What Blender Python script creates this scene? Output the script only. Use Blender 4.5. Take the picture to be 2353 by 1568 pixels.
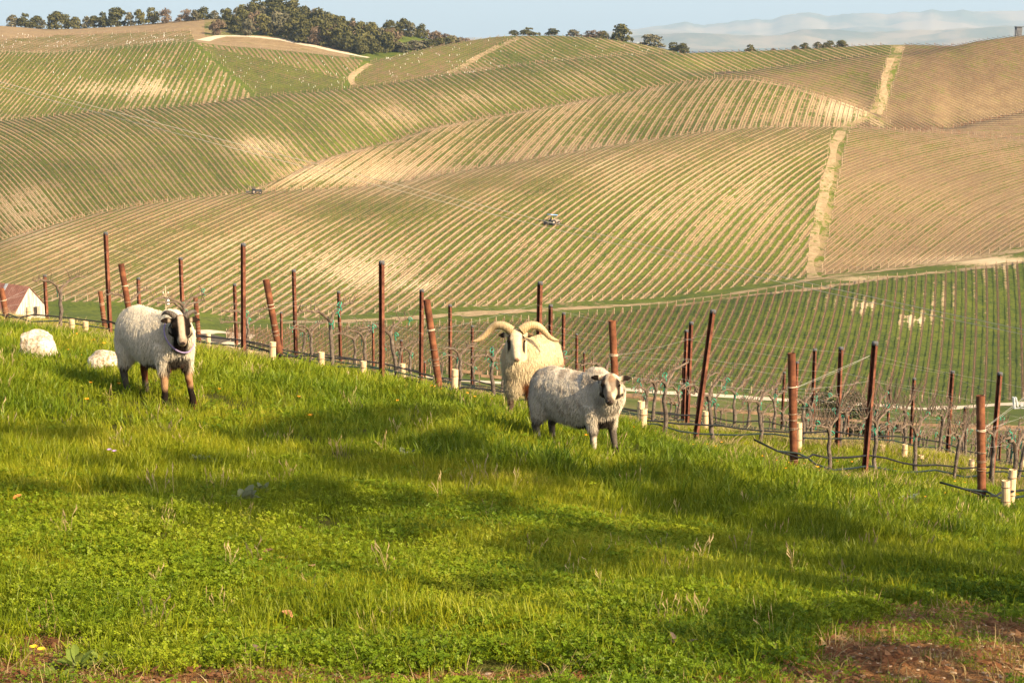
import bpy, bmesh, math, random
import numpy as np
from mathutils import Vector, Matrix

for _o in list(bpy.data.objects):
    bpy.data.objects.remove(_o)
SC = bpy.context.scene
COL = SC.collection
random.seed(7)
RNG = np.random.default_rng(7)

# ------------------------------------------------------------------ camera
PITCH = math.atan((784 - 100) / 4573.3)
FPX = 70.0 / 36.0 * 2352.0
cam_d = bpy.data.cameras.new('camera')
cam_d.lens = 70.0
cam_d.sensor_width = 36.0
cam_d.clip_start = 0.1
cam_d.clip_end = 60000.0
cam_o = bpy.data.objects.new('camera', cam_d)
COL.objects.link(cam_o)
cam_o.location = (0, 0, 0)
cam_o.rotation_euler = (math.pi / 2 - PITCH, 0, 0)
SC.camera = cam_o
cam_d.dof.use_dof = False

# ------------------------------------------------------------------ light
SUN_EL = math.radians(31.0)
SUN_H = Vector((0.80, -0.60, 0)).normalized()
SUN_TO = Vector((SUN_H.x * math.cos(SUN_EL), SUN_H.y * math.cos(SUN_EL), math.sin(SUN_EL)))
world = bpy.data.worlds.new('World')
SC.world = world
world.use_nodes = True
wn = world.node_tree
wn.nodes.clear()
w_out = wn.nodes.new('ShaderNodeOutputWorld')
w_bg = wn.nodes.new('ShaderNodeBackground')
w_sky = wn.nodes.new('ShaderNodeTexSky')
w_sky.sky_type = 'NISHITA'
w_sky.sun_disc = False
w_sky.sun_elevation = SUN_EL
w_sky.sun_rotation = math.atan2(SUN_H.x, SUN_H.y)
w_sky.altitude = 300.0
w_sky.air_density = 1.0
w_sky.dust_density = 5.5
w_sky.ozone_density = 1.0
w_bg.inputs['Strength'].default_value = 0.12
wn.links.new(w_sky.outputs[0], w_bg.inputs[0])
wn.links.new(w_bg.outputs[0], w_out.inputs[0])

sun_d = bpy.data.lights.new('sun', 'SUN')
sun_d.energy = 5.0
sun_d.angle = math.radians(0.55)
sun_d.color = (1.0, 0.80, 0.52)
sun_o = bpy.data.objects.new('sun', sun_d)
COL.objects.link(sun_o)
sun_o.rotation_euler = SUN_TO.to_track_quat('Z', 'Y').to_euler()
sun_o.location = (30, -30, 40)

SC.view_settings.view_transform = 'Standard'
SC.view_settings.look = 'None'
SC.view_settings.exposure = 1.1
SC.view_settings.gamma = 1.0
SC.view_settings.use_curve_mapping = False
SC.cycles.max_bounces = 6
SC.cycles.diffuse_bounces = 2
SC.cycles.glossy_bounces = 2
SC.cycles.transmission_bounces = 4
SC.cycles.transparent_max_bounces = 8
SC.cycles.volume_bounces = 0

# ------------------------------------------------------------------ helpers
CP, SP = math.cos(PITCH), math.sin(PITCH)

def ray_at(u, v):
    """photo point (2352 x 1568 units) -> (x/y, z/y) of the view ray"""
    u = np.asarray(u, float); v = np.asarray(v, float)
    dx = (u - 1176.0) / FPX
    dv = (784.0 - v) / FPX
    dy = CP + SP * dv
    return dx / dy, (-SP + CP * dv) / dy

def at(u, v, y):
    a, t = ray_at(u, v)
    return Vector((float(a) * y, y, float(t) * y))

def project(x, y, z):
    fw = y * CP - z * SP
    up = y * SP + z * CP
    return 1176.0 + FPX * x / fw, 784.0 - FPX * up / fw

def new_obj(name, me, parent=None, loc=None):
    o = bpy.data.objects.new(name, me)
    COL.objects.link(o)
    if parent is not None:
        o.parent = parent
    if loc is not None:
        o.location = loc
    return o

def tag(o, label=None, cat=None, group=None, kind=None):
    if label: o['label'] = label
    if cat: o['category'] = cat
    if group: o['group'] = group
    if kind: o['kind'] = kind
    return o

def empty(name, loc, rz=0.0):
    o = bpy.data.objects.new(name, None)
    o.empty_display_size = 0.1
    COL.objects.link(o)
    o.location = loc
    o.rotation_euler = (0, 0, rz)
    return o

def copy_tree(o, parent=None):
    c = o.copy()
    COL.objects.link(c)
    c.parent = parent
    for ch in list(o.children):
        copy_tree(ch, c)
    return c

def mesh_np(name, verts, faces, mats=(), smooth=False, mat_idx=None):
    """verts (N,3), faces (M,k) numpy"""
    me = bpy.data.meshes.new(name)
    verts = np.asarray(verts, dtype=np.float32)
    faces = np.asarray(faces, dtype=np.int32)
    k = faces.shape[1]
    me.vertices.add(len(verts))
    me.vertices.foreach_set('co', verts.ravel())
    me.loops.add(faces.size)
    me.loops.foreach_set('vertex_index', faces.ravel())
    me.polygons.add(len(faces))
    me.polygons.foreach_set('loop_start', np.arange(0, faces.size, k, dtype=np.int32))
    for m in mats:
        me.materials.append(m)
    if mat_idx is not None:
        me.polygons.foreach_set('material_index', np.asarray(mat_idx, dtype=np.int32))
    me.update(calc_edges=True)
    me.polygons.foreach_set('use_smooth', np.full(len(faces), bool(smooth)))
    return me

class MB:
    """collects tubes, boxes and raw faces; build() links them as one mesh object"""
    def __init__(self):
        self.v = []; self.f = []; self.m = []; self.mi = 0
    def raw(self, verts, faces):
        b = len(self.v)
        self.v.extend([tuple(p) for p in verts])
        for fc in faces:
            self.f.append(tuple(i + b for i in fc)); self.m.append(self.mi)
    def tube(self, pts, rad, n=8, caps=True, twist=0.0):
        pts = [Vector(p) for p in pts]
        if not hasattr(rad, '__len__'):
            rad = [rad] * len(pts)
        b = len(self.v)
        up = Vector((0, 0, 1))
        prev = None
        for i, p in enumerate(pts):
            d = (pts[min(i + 1, len(pts) - 1)] - pts[max(i - 1, 0)])
            if d.length < 1e-9: d = Vector((0, 0, 1))
            d.normalize()
            if prev is None:
                ref = Vector((1, 0, 0)) if abs(d.z) > 0.8 else up
                s = d.cross(ref).normalized()
            else:
                s = (prev - d * prev.dot(d))
                s = s.normalized() if s.length > 1e-6 else d.orthogonal().normalized()
            prev = s
            w = d.cross(s)
            for j in range(n):
                a = 2 * math.pi * j / n + twist
                self.v.append(tuple(p + (s * math.cos(a) + w * math.sin(a)) * rad[i]))
        for i in range(len(pts) - 1):
            for j in range(n):
                k = (j + 1) % n
                self.f.append((b + i * n + j, b + i * n + k, b + (i + 1) * n + k, b + (i + 1) * n + j)); self.m.append(self.mi)
        if caps:
            self.f.append(tuple(b + j for j in reversed(range(n)))); self.m.append(self.mi)
            e = b + (len(pts) - 1) * n
            self.f.append(tuple(e + j for j in range(n))); self.m.append(self.mi)
    def box(self, c, size, rot=None):
        sx, sy, sz = size[0] / 2, size[1] / 2, size[2] / 2
        vs = [Vector((x, y, z)) for x in (-sx, sx) for y in (-sy, sy) for z in (-sz, sz)]
        if rot is not None:
            vs = [rot @ p for p in vs]
        c = Vector(c)
        self.raw([p + c for p in vs], [(0, 1, 3, 2), (4, 6, 7, 5), (0, 4, 5, 1), (2, 3, 7, 6), (0, 2, 6, 4), (1, 5, 7, 3)])
    def mesh(self, name, mats, smooth=False):
        me = bpy.data.meshes.new(name)
        me.from_pydata(self.v, [], self.f)
        for m in (mats if isinstance(mats, (list, tuple)) else [mats]):
            me.materials.append(m)
        me.polygons.foreach_set('material_index', self.m)
        me.polygons.foreach_set('use_smooth', [smooth] * len(self.f))
        me.update()
        return me
    def build(self, name, mats, parent=None, smooth=False, loc=None):
        return new_obj(name, self.mesh(name, mats, smooth), parent, loc)

# ------------------------------------------------------------------ material helpers
class NT:
    def __init__(self, name):
        self.mat = bpy.data.materials.new(name)
        self.mat.use_nodes = True
        self.nt = self.mat.node_tree
        self.bsdf = self.nt.nodes['Principled BSDF']
        self.out = self.nt.nodes['Material Output']
    def n(self, t, **kw):
        nd = self.nt.nodes.new(t)
        for k, v in kw.items():
            setattr(nd, k, v)
        return nd
    def link(self, a, b):
        self.nt.links.new(a, b)
    def val(self, sock, x):
        if hasattr(x, 'is_linked') or isinstance(x, bpy.types.NodeSocket):
            self.link(x, sock)
        else:
            sock.default_value = x
    def math(self, op, a, b=None, c=None, clamp=False):
        nd = self.n('ShaderNodeMath', operation=op)
        nd.use_clamp = clamp
        self.val(nd.inputs[0], a)
        if b is not None: self.val(nd.inputs[1], b)
        if c is not None: self.val(nd.inputs[2], c)
        return nd.outputs[0]
    def mix(self, f, a, b, blend='MIX'):
        nd = self.n('ShaderNodeMix', data_type='RGBA')
        nd.blend_type = blend
        self.val(nd.inputs[0], f)
        for i, x in ((6, a), (7, b)):
            if isinstance(x, tuple): x = (*x, 1.0)[:4]
            self.val(nd.inputs[i], x)
        return nd.outputs[2]
    def noise(self, scale, detail=3.0, rough=0.55, vec=None, dims='3D'):
        nd = self.n('ShaderNodeTexNoise')
        nd.noise_dimensions = dims
        nd.inputs['Scale'].default_value = scale
        nd.inputs['Detail'].default_value = detail
        nd.inputs['Roughness'].default_value = rough
        if vec is not None: self.link(vec, nd.inputs['Vector'])
        return nd.outputs['Fac']
    def coord(self, which='Object'):
        return self.n('ShaderNodeTexCoord').outputs[which]
    def pos(self):
        return self.n('ShaderNodeNewGeometry').outputs['Position']
    def attr(self, name, out='Fac'):
        nd = self.n('ShaderNodeAttribute', attribute_name=name)
        return nd.outputs[out]
    def ramp(self, fac, stops):
        nd = self.n('ShaderNodeValToRGB')
        cr = nd.color_ramp
        while len(cr.elements) < len(stops): cr.elements.new(0.5)
        for e, (p, c) in zip(cr.elements, stops):
            e.position = p; e.color = (*c, 1.0)[:4]
        self.val(nd.inputs[0], fac)
        return nd.outputs[0]
    def mapr(self, x, a, b, c=0.0, d=1.0, smooth=True):
        nd = self.n('ShaderNodeMapRange')
        nd.interpolation_type = 'SMOOTHSTEP' if smooth else 'LINEAR'
        self.val(nd.inputs[0], x)
        for i, q in enumerate((a, b, c, d)): nd.inputs[i + 1].default_value = q
        return nd.outputs[0]
    def base(self, c, rough=0.9, spec=0.2):
        if isinstance(c, tuple): self.bsdf.inputs['Base Color'].default_value = (*c, 1.0)[:4]
        else: self.link(c, self.bsdf.inputs['Base Color'])
        self.bsdf.inputs['Roughness'].default_value = rough
        self.bsdf.inputs['Specular IOR Level'].default_value = spec
        return self
    def bump(self, h, strength=0.4, dist=0.02):
        b = self.n('ShaderNodeBump')
        b.inputs['Strength'].default_value = strength
        b.inputs['Distance'].default_value = dist
        self.link(h, b.inputs['Height'])
        self.link(b.outputs[0], self.bsdf.inputs['Normal'])

def noisy_mat(name, c1, c2, scale=6.0, rough=0.85, spec=0.2, bump=0.0, c3=None, bdist=0.01, metal=0.0):
    m = NT(name)
    f = m.noise(scale, 5.0, 0.6, m.coord())
    if c3 is None:
        col = m.mix(m.mapr(f, 0.3, 0.7), c1, c2)
    else:
        col = m.ramp(f, [(0.3, c1), (0.5, c2), (0.7, c3)])
    m.base(col, rough, spec)
    m.bsdf.inputs['Metallic'].default_value = metal
    if bump > 0: m.bump(m.noise(scale * 4, 4.0, 0.6, m.coord()), bump, bdist)
    return m.mat

def pchip(xk, yk, x):
    """monotone cubic; xk (K,), yk (K,) -> x"""
    xk = np.asarray(xk, float); yk = np.asarray(yk, float)
    h = np.diff(xk); dl = np.diff(yk) / h
    d = np.zeros_like(yk)
    if len(xk) == 2:
        d[:] = dl[0]
    else:
        w1 = 2 * h[1:] + h[:-1]; w2 = h[1:] + 2 * h[:-1]
        ok = dl[:-1] * dl[1:] > 0
        with np.errstate(divide='ignore', invalid='ignore'):
            dm = (w1 + w2) / (w1 / dl[:-1] + w2 / dl[1:])
        d[1:-1] = np.where(ok, dm, 0.0)
        d[0] = dl[0]; d[-1] = dl[-1]
    x = np.asarray(x, float)
    i = np.clip(np.searchsorted(xk, x, side='right') - 1, 0, len(xk) - 2)
    tt = (x - xk[i]) / h[i]
    out = ((1 + 2 * tt) * (1 - tt) ** 2) * yk[i] + tt * (1 - tt) ** 2 * h[i] * d[i] + tt * tt * (3 - 2 * tt) * yk[i + 1] + tt * tt * (tt - 1) * h[i] * d[i + 1]
    out = np.where(x < xk[0], yk[0], out); out = np.where(x > xk[-1], yk[-1], out)
    return out

def vnoise(x, y, seed=0):
    """smooth value noise in numpy"""
    x = np.asarray(x, float); y = np.asarray(y, float)
    xi = np.floor(x).astype(np.int64); yi = np.floor(y).astype(np.int64)
    fx = x - xi; fy = y - yi
    fx = fx * fx * (3 - 2 * fx); fy = fy * fy * (3 - 2 * fy)
    def hsh(a, b):
        n = (a * 374761393 + b * 668265263 + seed * 974711) & 0xffffffff
        n = ((n ^ (n >> 13)) * 1274126177) & 0xffffffff
        return ((n ^ (n >> 16)) & 0xffff) / 65535.0
    return (hsh(xi, yi) * (1 - fx) + hsh(xi + 1, yi) * fx) * (1 - fy) + (hsh(xi, yi + 1) * (1 - fx) + hsh(xi + 1, yi + 1) * fx) * fy
# ------------------------------------------------------------------ near slope: smooth quadratic through measured ground points
_near = [(375, 938, 17.0), (1370, 1032, 17.5), (1190, 965, 19.5), (2262, 1178, 21.5), (1825, 1092, 23.3), (1410, 995, 25.6),
         (990, 915, 26.8), (640, 850, 28.0), (2010, 1100, 25.5), (2295, 1122, 30.4), (1605, 1022, 27.85), (1930, 1022, 32.7),
         (2187, 1052, 37.5), (877, 885, 29.0), (560, 822, 32.0), (243, 782, 35.0), (1580, 992, 35.0), (85, 835, 19.0),
         (240, 848, 18.5), (60, 778, 25.0), (180, 790, 26.0), (20, 800, 21.5), (110, 765, 33.0), (0, 1568, 7.6), (600, 1568, 7.6), (1176, 1568, 7.7), (1760, 1568, 7.9), (2352, 1568, 8.2),
         (0, 1150, 12.0), (1176, 1230, 12.2), (2352, 1330, 12.8)]
_P = [tuple(at(u, v, y)) for u, v, y in _near] + [(0, 0, -1.6), (0, 0, -1.6), (-3, 0, -1.45), (3, 0, -1.75), (-4, -8, -0.8), (4, -8, -0.9)]
_P = np.array(_P)
def _basis(x, y):
    x = np.asarray(x, float) / 10; y = np.asarray(y, float) / 20
    return np.stack([np.ones_like(x), x, y, x * x, x * y, y * y, x * y * y, x * x * y, y ** 3], -1)
_Bm = _basis(_P[:, 0], _P[:, 1])
_W = 1.0 / (0.5 + 0.05 * np.abs(_P[:, 1]))[:, None]
_reg = np.diag([0, 0, 0, .02, .02, .02, .06, .06, .06])
_coef = np.linalg.solve((_Bm * _W).T @ (_Bm * _W) + _reg, (_Bm * _W).T @ (_P[:, 2:3] * _W))[:, 0]

_res = _P[:, 2] - _Bm @ _coef
_K = np.exp(-((_P[:, None, 0] - _P[None, :, 0]) ** 2 + ((_P[:, None, 1] - _P[None, :, 1]) * 0.8) ** 2) / (2 * 3.2 ** 2))
_kw = np.linalg.solve(_K + 0.06 * np.eye(len(_P)), _res)
def _rbf(x, y):
    z = np.zeros(np.shape(x))
    for (px, py, _), w in zip(_P, _kw):
        z = z + w * np.exp(-((x - px) ** 2 + ((y - py) * 0.8) ** 2) / (2 * 3.2 ** 2))
    return z

def near_z(x, y):
    """ground height of the near slope; blends to its tangent plane far out to the side"""
    x = np.asarray(x, float); y = np.asarray(y, float)
    xc = np.clip(x, -9.0, 11.0); yc = np.clip(y, -10.0, 44.0)
    z = _basis(xc, yc) @ _coef
    e = 0.01
    gx = (_basis(xc + e, yc) @ _coef - z) / e
    gy = (_basis(xc, yc + e) @ _coef - z) / e
    z = z + gx * (x - xc) * 0.7 + gy * (y - yc)
    z = z + _rbf(x, y)
    z = z + (vnoise(x * 0.9, y * 0.9, 3) - 0.5) * 0.10 + (vnoise(x * 2.3, y * 2.3, 4) - 0.5) * 0.05
    return z

# ------------------------------------------------------------------ far terrain from ridge / valley curves
def curve(d):
    ks = sorted(d)
    return lambda u: pchip(ks, [d[k] for k in ks], u)

CURV = {}
def add_curve(name, v, r):
    CURV[name] = (curve(v), curve(r))
vC = {-300: 640, 0: 553, 120: 517, 240: 487, 500: 450, 590: 440, 720: 437, 880: 424, 1000: 402, 1150: 377, 1300: 351, 1400: 335, 1500: 321, 1650: 300, 1750: 294, 1900: 292, 2000: 297, 2100: 303, 2230: 311, 2352: 319, 2650: 330}
rC = {-300: 545, 0: 560, 300: 600, 600: 640, 900: 670, 1200: 690, 1500: 710, 1900: 730, 2352: 740}
vE = {-300: 560, 0: 480, 300: 455, 500: 441, 590: 431, 650: 408, 720: 375, 800: 349, 900: 325, 1000: 292, 1100: 273, 1200: 255, 1400: 220, 1500: 202, 1600: 185, 1650: 181, 1720: 181, 1800: 195, 1900: 225, 1960: 246, 2010: 266, 2060: 292, 2160: 297, 2250: 280, 2352: 260, 2650: 235}
rE = {-300: 651, 0: 666, 300: 706, 590: 746, 700: 778, 900: 830, 1200: 870, 1600: 920, 1900: 905, 2060: 890, 2352: 905}
vG = {-300: 480, 0: 390, 300: 355, 590: 325, 900: 258, 1200: 206, 1400: 186, 1600: 174, 1735: 162, 1876: 144, 2027: 127, 2076: 125, 2146: 116, 2248: 96, 2336: 84, 2450: 76, 2650: 70}
rG = {-300: 668, 0: 684, 300: 724, 590: 766, 750: 845, 900: 900, 1200: 945, 1650: 990, 1900: 1000, 2352: 1000}
vF = {-300: 295, 0: 278, 247: 257, 458: 240, 581: 225, 745: 210, 828: 202, 921: 188, 1097: 165, 1274: 141, 1450: 127, 1573: 123, 1735: 118, 1850: 113, 1946: 108, 2066: 103, 2150: 105, 2352: 110, 2650: 110}
rF = {-300: 840, 0: 860, 300: 890, 600: 930, 900: 970, 1200: 1010, 1500: 1050, 1800: 1080, 2352: 1090}
vJ = {-300: 128, 0: 122, 100: 122, 200: 117, 300: 108, 400: 98, 440: 97, 500: 104, 600: 112, 700: 122, 800: 133, 850: 139, 879: 136, 992: 109, 1097: 91, 1182: 83, 1256: 82, 1344: 84.5, 1450: 98, 1520: 111, 1573: 123, 1650: 130, 2352: 132, 2650: 132}
rJ = {-300: 1050, 0: 1060, 400: 1090, 840: 1090, 1182: 1190, 1344: 1190, 1573: 1180, 2352: 1200}
vS = {-300: 58, 0: 60, 106: 67, 247: 63, 387: 51, 503: 41, 600: 37, 700: 40, 800: 50, 880: 67, 950: 83, 1020: 99, 1100: 106, 1182: 110, 1573: 125, 2352: 130, 2650: 130}
rS = {-300: 1340, 0: 1330, 500: 1300, 700: 1275, 900: 1262, 1100: 1290, 2352: 1310}

def off(base, dv):
    f = curve(dv)
    return lambda u: base(u) + f(u)
def offr(base, d):
    return lambda u: base(u) + d

add_curve('K100', {-300: 770, 0: 772, 300: 800, 600: 850, 1176: 918, 1800: 990, 2352: 1022, 2650: 1040}, {0: 100, 2352: 100})
add_curve('K200', {-300: 760, 0: 765, 300: 790, 600: 845, 1176: 908, 1800: 970, 2352: 992, 2650: 1005}, {0: 200, 2352: 200})
add_curve('K300', {-300: 748, 0: 755, 300: 770, 600: 834, 1176: 898, 1800: 952, 2352: 968, 2650: 975}, {0: 300, 2352: 300})
add_curve('A', {-300: 736, 0: 740, 200: 745, 400: 768, 500: 795, 600: 820, 870: 866, 1150: 886, 1430: 901, 1700: 919, 2000: 940, 2200: 944, 2352: 936, 2650: 930}, {0: 430, 1176: 405, 2352: 395})
add_curve('B1', {-300: 714, 0: 718, 250: 724, 400: 742, 560: 757, 700: 753, 850: 748, 1000: 743, 1200: 733, 1500: 705, 1800: 665, 2000: 640, 2200: 620, 2352: 602, 2650: 565}, {0: 470, 560: 480, 1000: 500, 1500: 535, 2000: 568, 2352: 584})
add_curve('B2', {-300: 700, 0: 697, 200: 696, 400: 713, 600: 737, 700: 734, 800: 728, 1000: 713, 1200: 704, 1500: 688, 1700: 662, 1870: 638, 2000: 624, 2200: 600, 2352: 572, 2650: 530}, {0: 495, 600: 505, 1000: 525, 1500: 560, 1870: 595, 2352: 612})
CURV['C'] = (curve(vC), curve(rC))
CURV['C1'] = (off(CURV['C'][0], {0: 12, 2352: 12}), offr(CURV['C'][1], 50))
CURV['D'] = (off(CURV['C'][0], {0: 1, 2352: 1}), offr(CURV['C'][1], 100))
CURV['E'] = (curve(vE), curve(rE))
CURV['E1'] = (off(CURV['E'][0], {0: -22, 500: -10, 620: 4, 720: 9, 1000: 8, 1600: 7, 1950: 5, 2060: -12, 2140: -10, 2200: 4, 2352: 7}), off(CURV['E'][1], {0: 8, 590: 8, 700: 25, 900: 42, 2352: 42}))
CURV['G'] = (curve(vG), curve(rG))
CURV['G1'] = (off(CURV['G'][0], {0: -16, 900: -12, 1500: -8, 1650: -4, 1735: 3, 1876: 5, 2100: 6, 2352: 9}), offr(CURV['G'][1], 40))
CURV['F'] = (curve(vF), curve(rF))
CURV['F1'] = (off(CURV['F'][0], {0: 10, 2352: 10}), offr(CURV['F'][1], 50))
CURV['F2'] = (off(CURV['F'][0], {0: 1, 1573: 1, 1700: 6, 2352: 10}), offr(CURV['F'][1], 85))
CURV['J'] = (curve(vJ), curve(rJ))
CURV['J1'] = (off(CURV['J'][0], {0: -7, 440: -5, 840: -3, 879: 4, 990: 10, 1573: 10, 2352: 10}), offr(CURV['J'][1], 38))
CURV['S'] = (curve(vS), curve(rS))
CURV['S1'] = (off(CURV['S'][0], {0: 10, 2352: 10}), offr(CURV['S'][1], 120))
CURV['X'] = (curve({0: 175, 2352: 175}), curve({0: 2600, 2352: 2600}))
CURV['Y'] = (curve({0: 112, 2352: 112}), curve({0: 24000, 2352: 24000}))
ORDER = ['K100', 'K200', 'K300', 'A', 'B1', 'B2', 'C', 'C1', 'D', 'E', 'E1', 'G', 'G1', 'F', 'F1', 'F2', 'J', 'J1', 'S', 'S1', 'X', 'Y']
SUBD = {'N1': 3, 'K100': 14, 'K200': 8, 'K300': 6, 'A': 10, 'B1': 34, 'B2': 8, 'C': 60, 'C1': 6, 'D': 6, 'E': 44, 'E1': 8, 'G': 40, 'G1': 8, 'F': 26, 'F1': 6, 'F2': 5, 'J': 26, 'J1': 6, 'S': 22, 'S1': 8, 'X': 6, 'Y': 6}

UU = np.concatenate([np.linspace(-420, -40, 30)[:-1], np.linspace(-40, 2400, 500), np.linspace(2400, 2760, 30)[1:]])
# resample the curves as functions of azimuth a
A_GRID = (UU - 1176.0) / FPX
NA = len(A_GRID)
KR, KT = [], []
for yk in (40.0, 46.0):
    KR.append(np.full(NA, yk))
    KT.append(near_z(A_GRID * yk, np.full(NA, yk)) / yk - 0.0006)
_us = np.linspace(-700, 3050, 900)
for nme in ORDER:
    vf, rf = CURV[nme]
    a, t = ray_at(_us, vf(_us))
    KR.append(np.interp(A_GRID, a, rf(_us)))
    KT.append(np.interp(A_GRID, a, t))
KR = np.array(KR); KT = np.array(KT)
_kn = ['N0', 'N1'] + ORDER
_ug, _ = project(A_GRID * 800, np.full(NA, 800.0), np.full(NA, -40.0))
def _merge(lo, hi, mids, wu, pw):
    il, ih = _kn.index(lo), _kn.index(hi)
    for mname in mids:
        i = _kn.index(mname)
        w = np.clip((KR[i] - KR[il]) / (KR[ih] - KR[il]), 0, 1)
        T = KT[il] + (KT[ih] - KT[il]) * (1 - (1 - w) ** pw)
        KT[i] = KT[i] * (1 - wu) + T * wu
def _sst(a, b, x):
    t = np.clip((x - a) / (b - a), 0, 1); return t * t * (3 - 2 * t)
_merge('D', 'F', ['E', 'E1'], 1 - _sst(520, 610, _ug), 1.5)
_merge('E1', 'F', ['G', 'G1'], 1 - _sst(1500, 1650, _ug), 1.5)
segname = ['N0', 'N1'] + ORDER
rows_r, rows_t, seg_of_row = [], [], []
def _slopes(R, T):
    h = np.diff(R, axis=0); dl = np.diff(T, axis=0) / h
    d = np.zeros_like(T)
    ok = dl[:-1] * dl[1:] > 0
    w1 = 2 * h[1:] + h[:-1]; w2 = h[1:] + 2 * h[:-1]
    with np.errstate(divide='ignore', invalid='ignore'):
        dm = (w1 + w2) / (w1 / dl[:-1] + w2 / dl[1:])
    d[1:-1] = np.where(ok, dm, 0.0)
    d[0] = dl[0]; d[-1] = dl[-1]
    return d
KD = _slopes(KR, KT)
for k in range(1, len(segname)):
    ns = SUBD[segname[k]]
    h = KR[k] - KR[k - 1]
    for j in range(ns):
        w = j / ns
        rows_r.append(KR[k - 1] + h * w)
        rows_t.append((1 + 2 * w) * (1 - w) ** 2 * KT[k - 1] + w * (1 - w) ** 2 * h * KD[k - 1] + w * w * (3 - 2 * w) * KT[k] + w * w * (w - 1) * h * KD[k])
        seg_of_row.append(segname[k])
rows_r.append(KR[-1]); rows_t.append(KT[-1]); seg_of_row.append('end')
TR = np.array(rows_r); TT = np.array(rows_t)
# light roughness so that ridges are not ruled lines
_nz = (vnoise(A_GRID[None, :] * TR / 22, TR / 22, 11) - 0.5) * 1.0 + (vnoise(A_GRID[None, :] * TR / 7, TR / 7, 12) - 0.5) * 0.35
_nz = _nz * np.clip((TR - 60) / 200, 0, 1) * np.clip((3000 - TR) / 1000, 0, 1)
TX = A_GRID[None, :] * TR; TY = TR.copy(); TZ = TT * TR + _nz * 0.5
TU, TV = project(TX, TY, TZ)
NR = TX.shape[0]

def ground(u, v, seg):
    """3-D terrain point seen at photo point (u, v) inside the strip that ends at curve seg"""
    rws = [i for i, s in enumerate(seg_of_row) if s == seg]
    rws.append(rws[-1] + 1)
    a, _ = ray_at(u, v)
    ci = int(np.clip(np.searchsorted(A_GRID, a) - 1, 0, NA - 2))
    f = (a - A_GRID[ci]) / (A_GRID[ci + 1] - A_GRID[ci])
    X = TX[rws, ci] * (1 - f) + TX[rws, ci + 1] * f
    Y = TY[rws, ci] * (1 - f) + TY[rws, ci + 1] * f
    Z = TZ[rws, ci] * (1 - f) + TZ[rws, ci + 1] * f
    V = TV[rws, ci] * (1 - f) + TV[rws, ci + 1] * f
    for j in range(len(rws) - 1):
        if (V[j] - v) * (V[j + 1] - v) <= 0 and V[j] != V[j + 1]:
            w = (v - V[j]) / (V[j + 1] - V[j])
            return Vector((X[j] + w * (X[j + 1] - X[j]), Y[j] + w * (Y[j + 1] - Y[j]), Z[j] + w * (Z[j + 1] - Z[j])))
    j = int(np.argmin(np.abs(V - v)))
    return Vector((X[j], Y[j], Z[j]))

def terrain_z(x, y):
    if y < 40:
        return float(near_z(x, y))
    a = x / y
    ci = int(np.clip(np.searchsorted(A_GRID, a) - 1, 0, NA - 2))
    f = (a - A_GRID[ci]) / (A_GRID[ci + 1] - A_GRID[ci])
    R = TR[:, ci] * (1 - f) + TR[:, ci + 1] * f
    Z = TZ[:, ci] * (1 - f) + TZ[:, ci + 1] * f
    return float(np.interp(y, R, Z))

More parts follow.
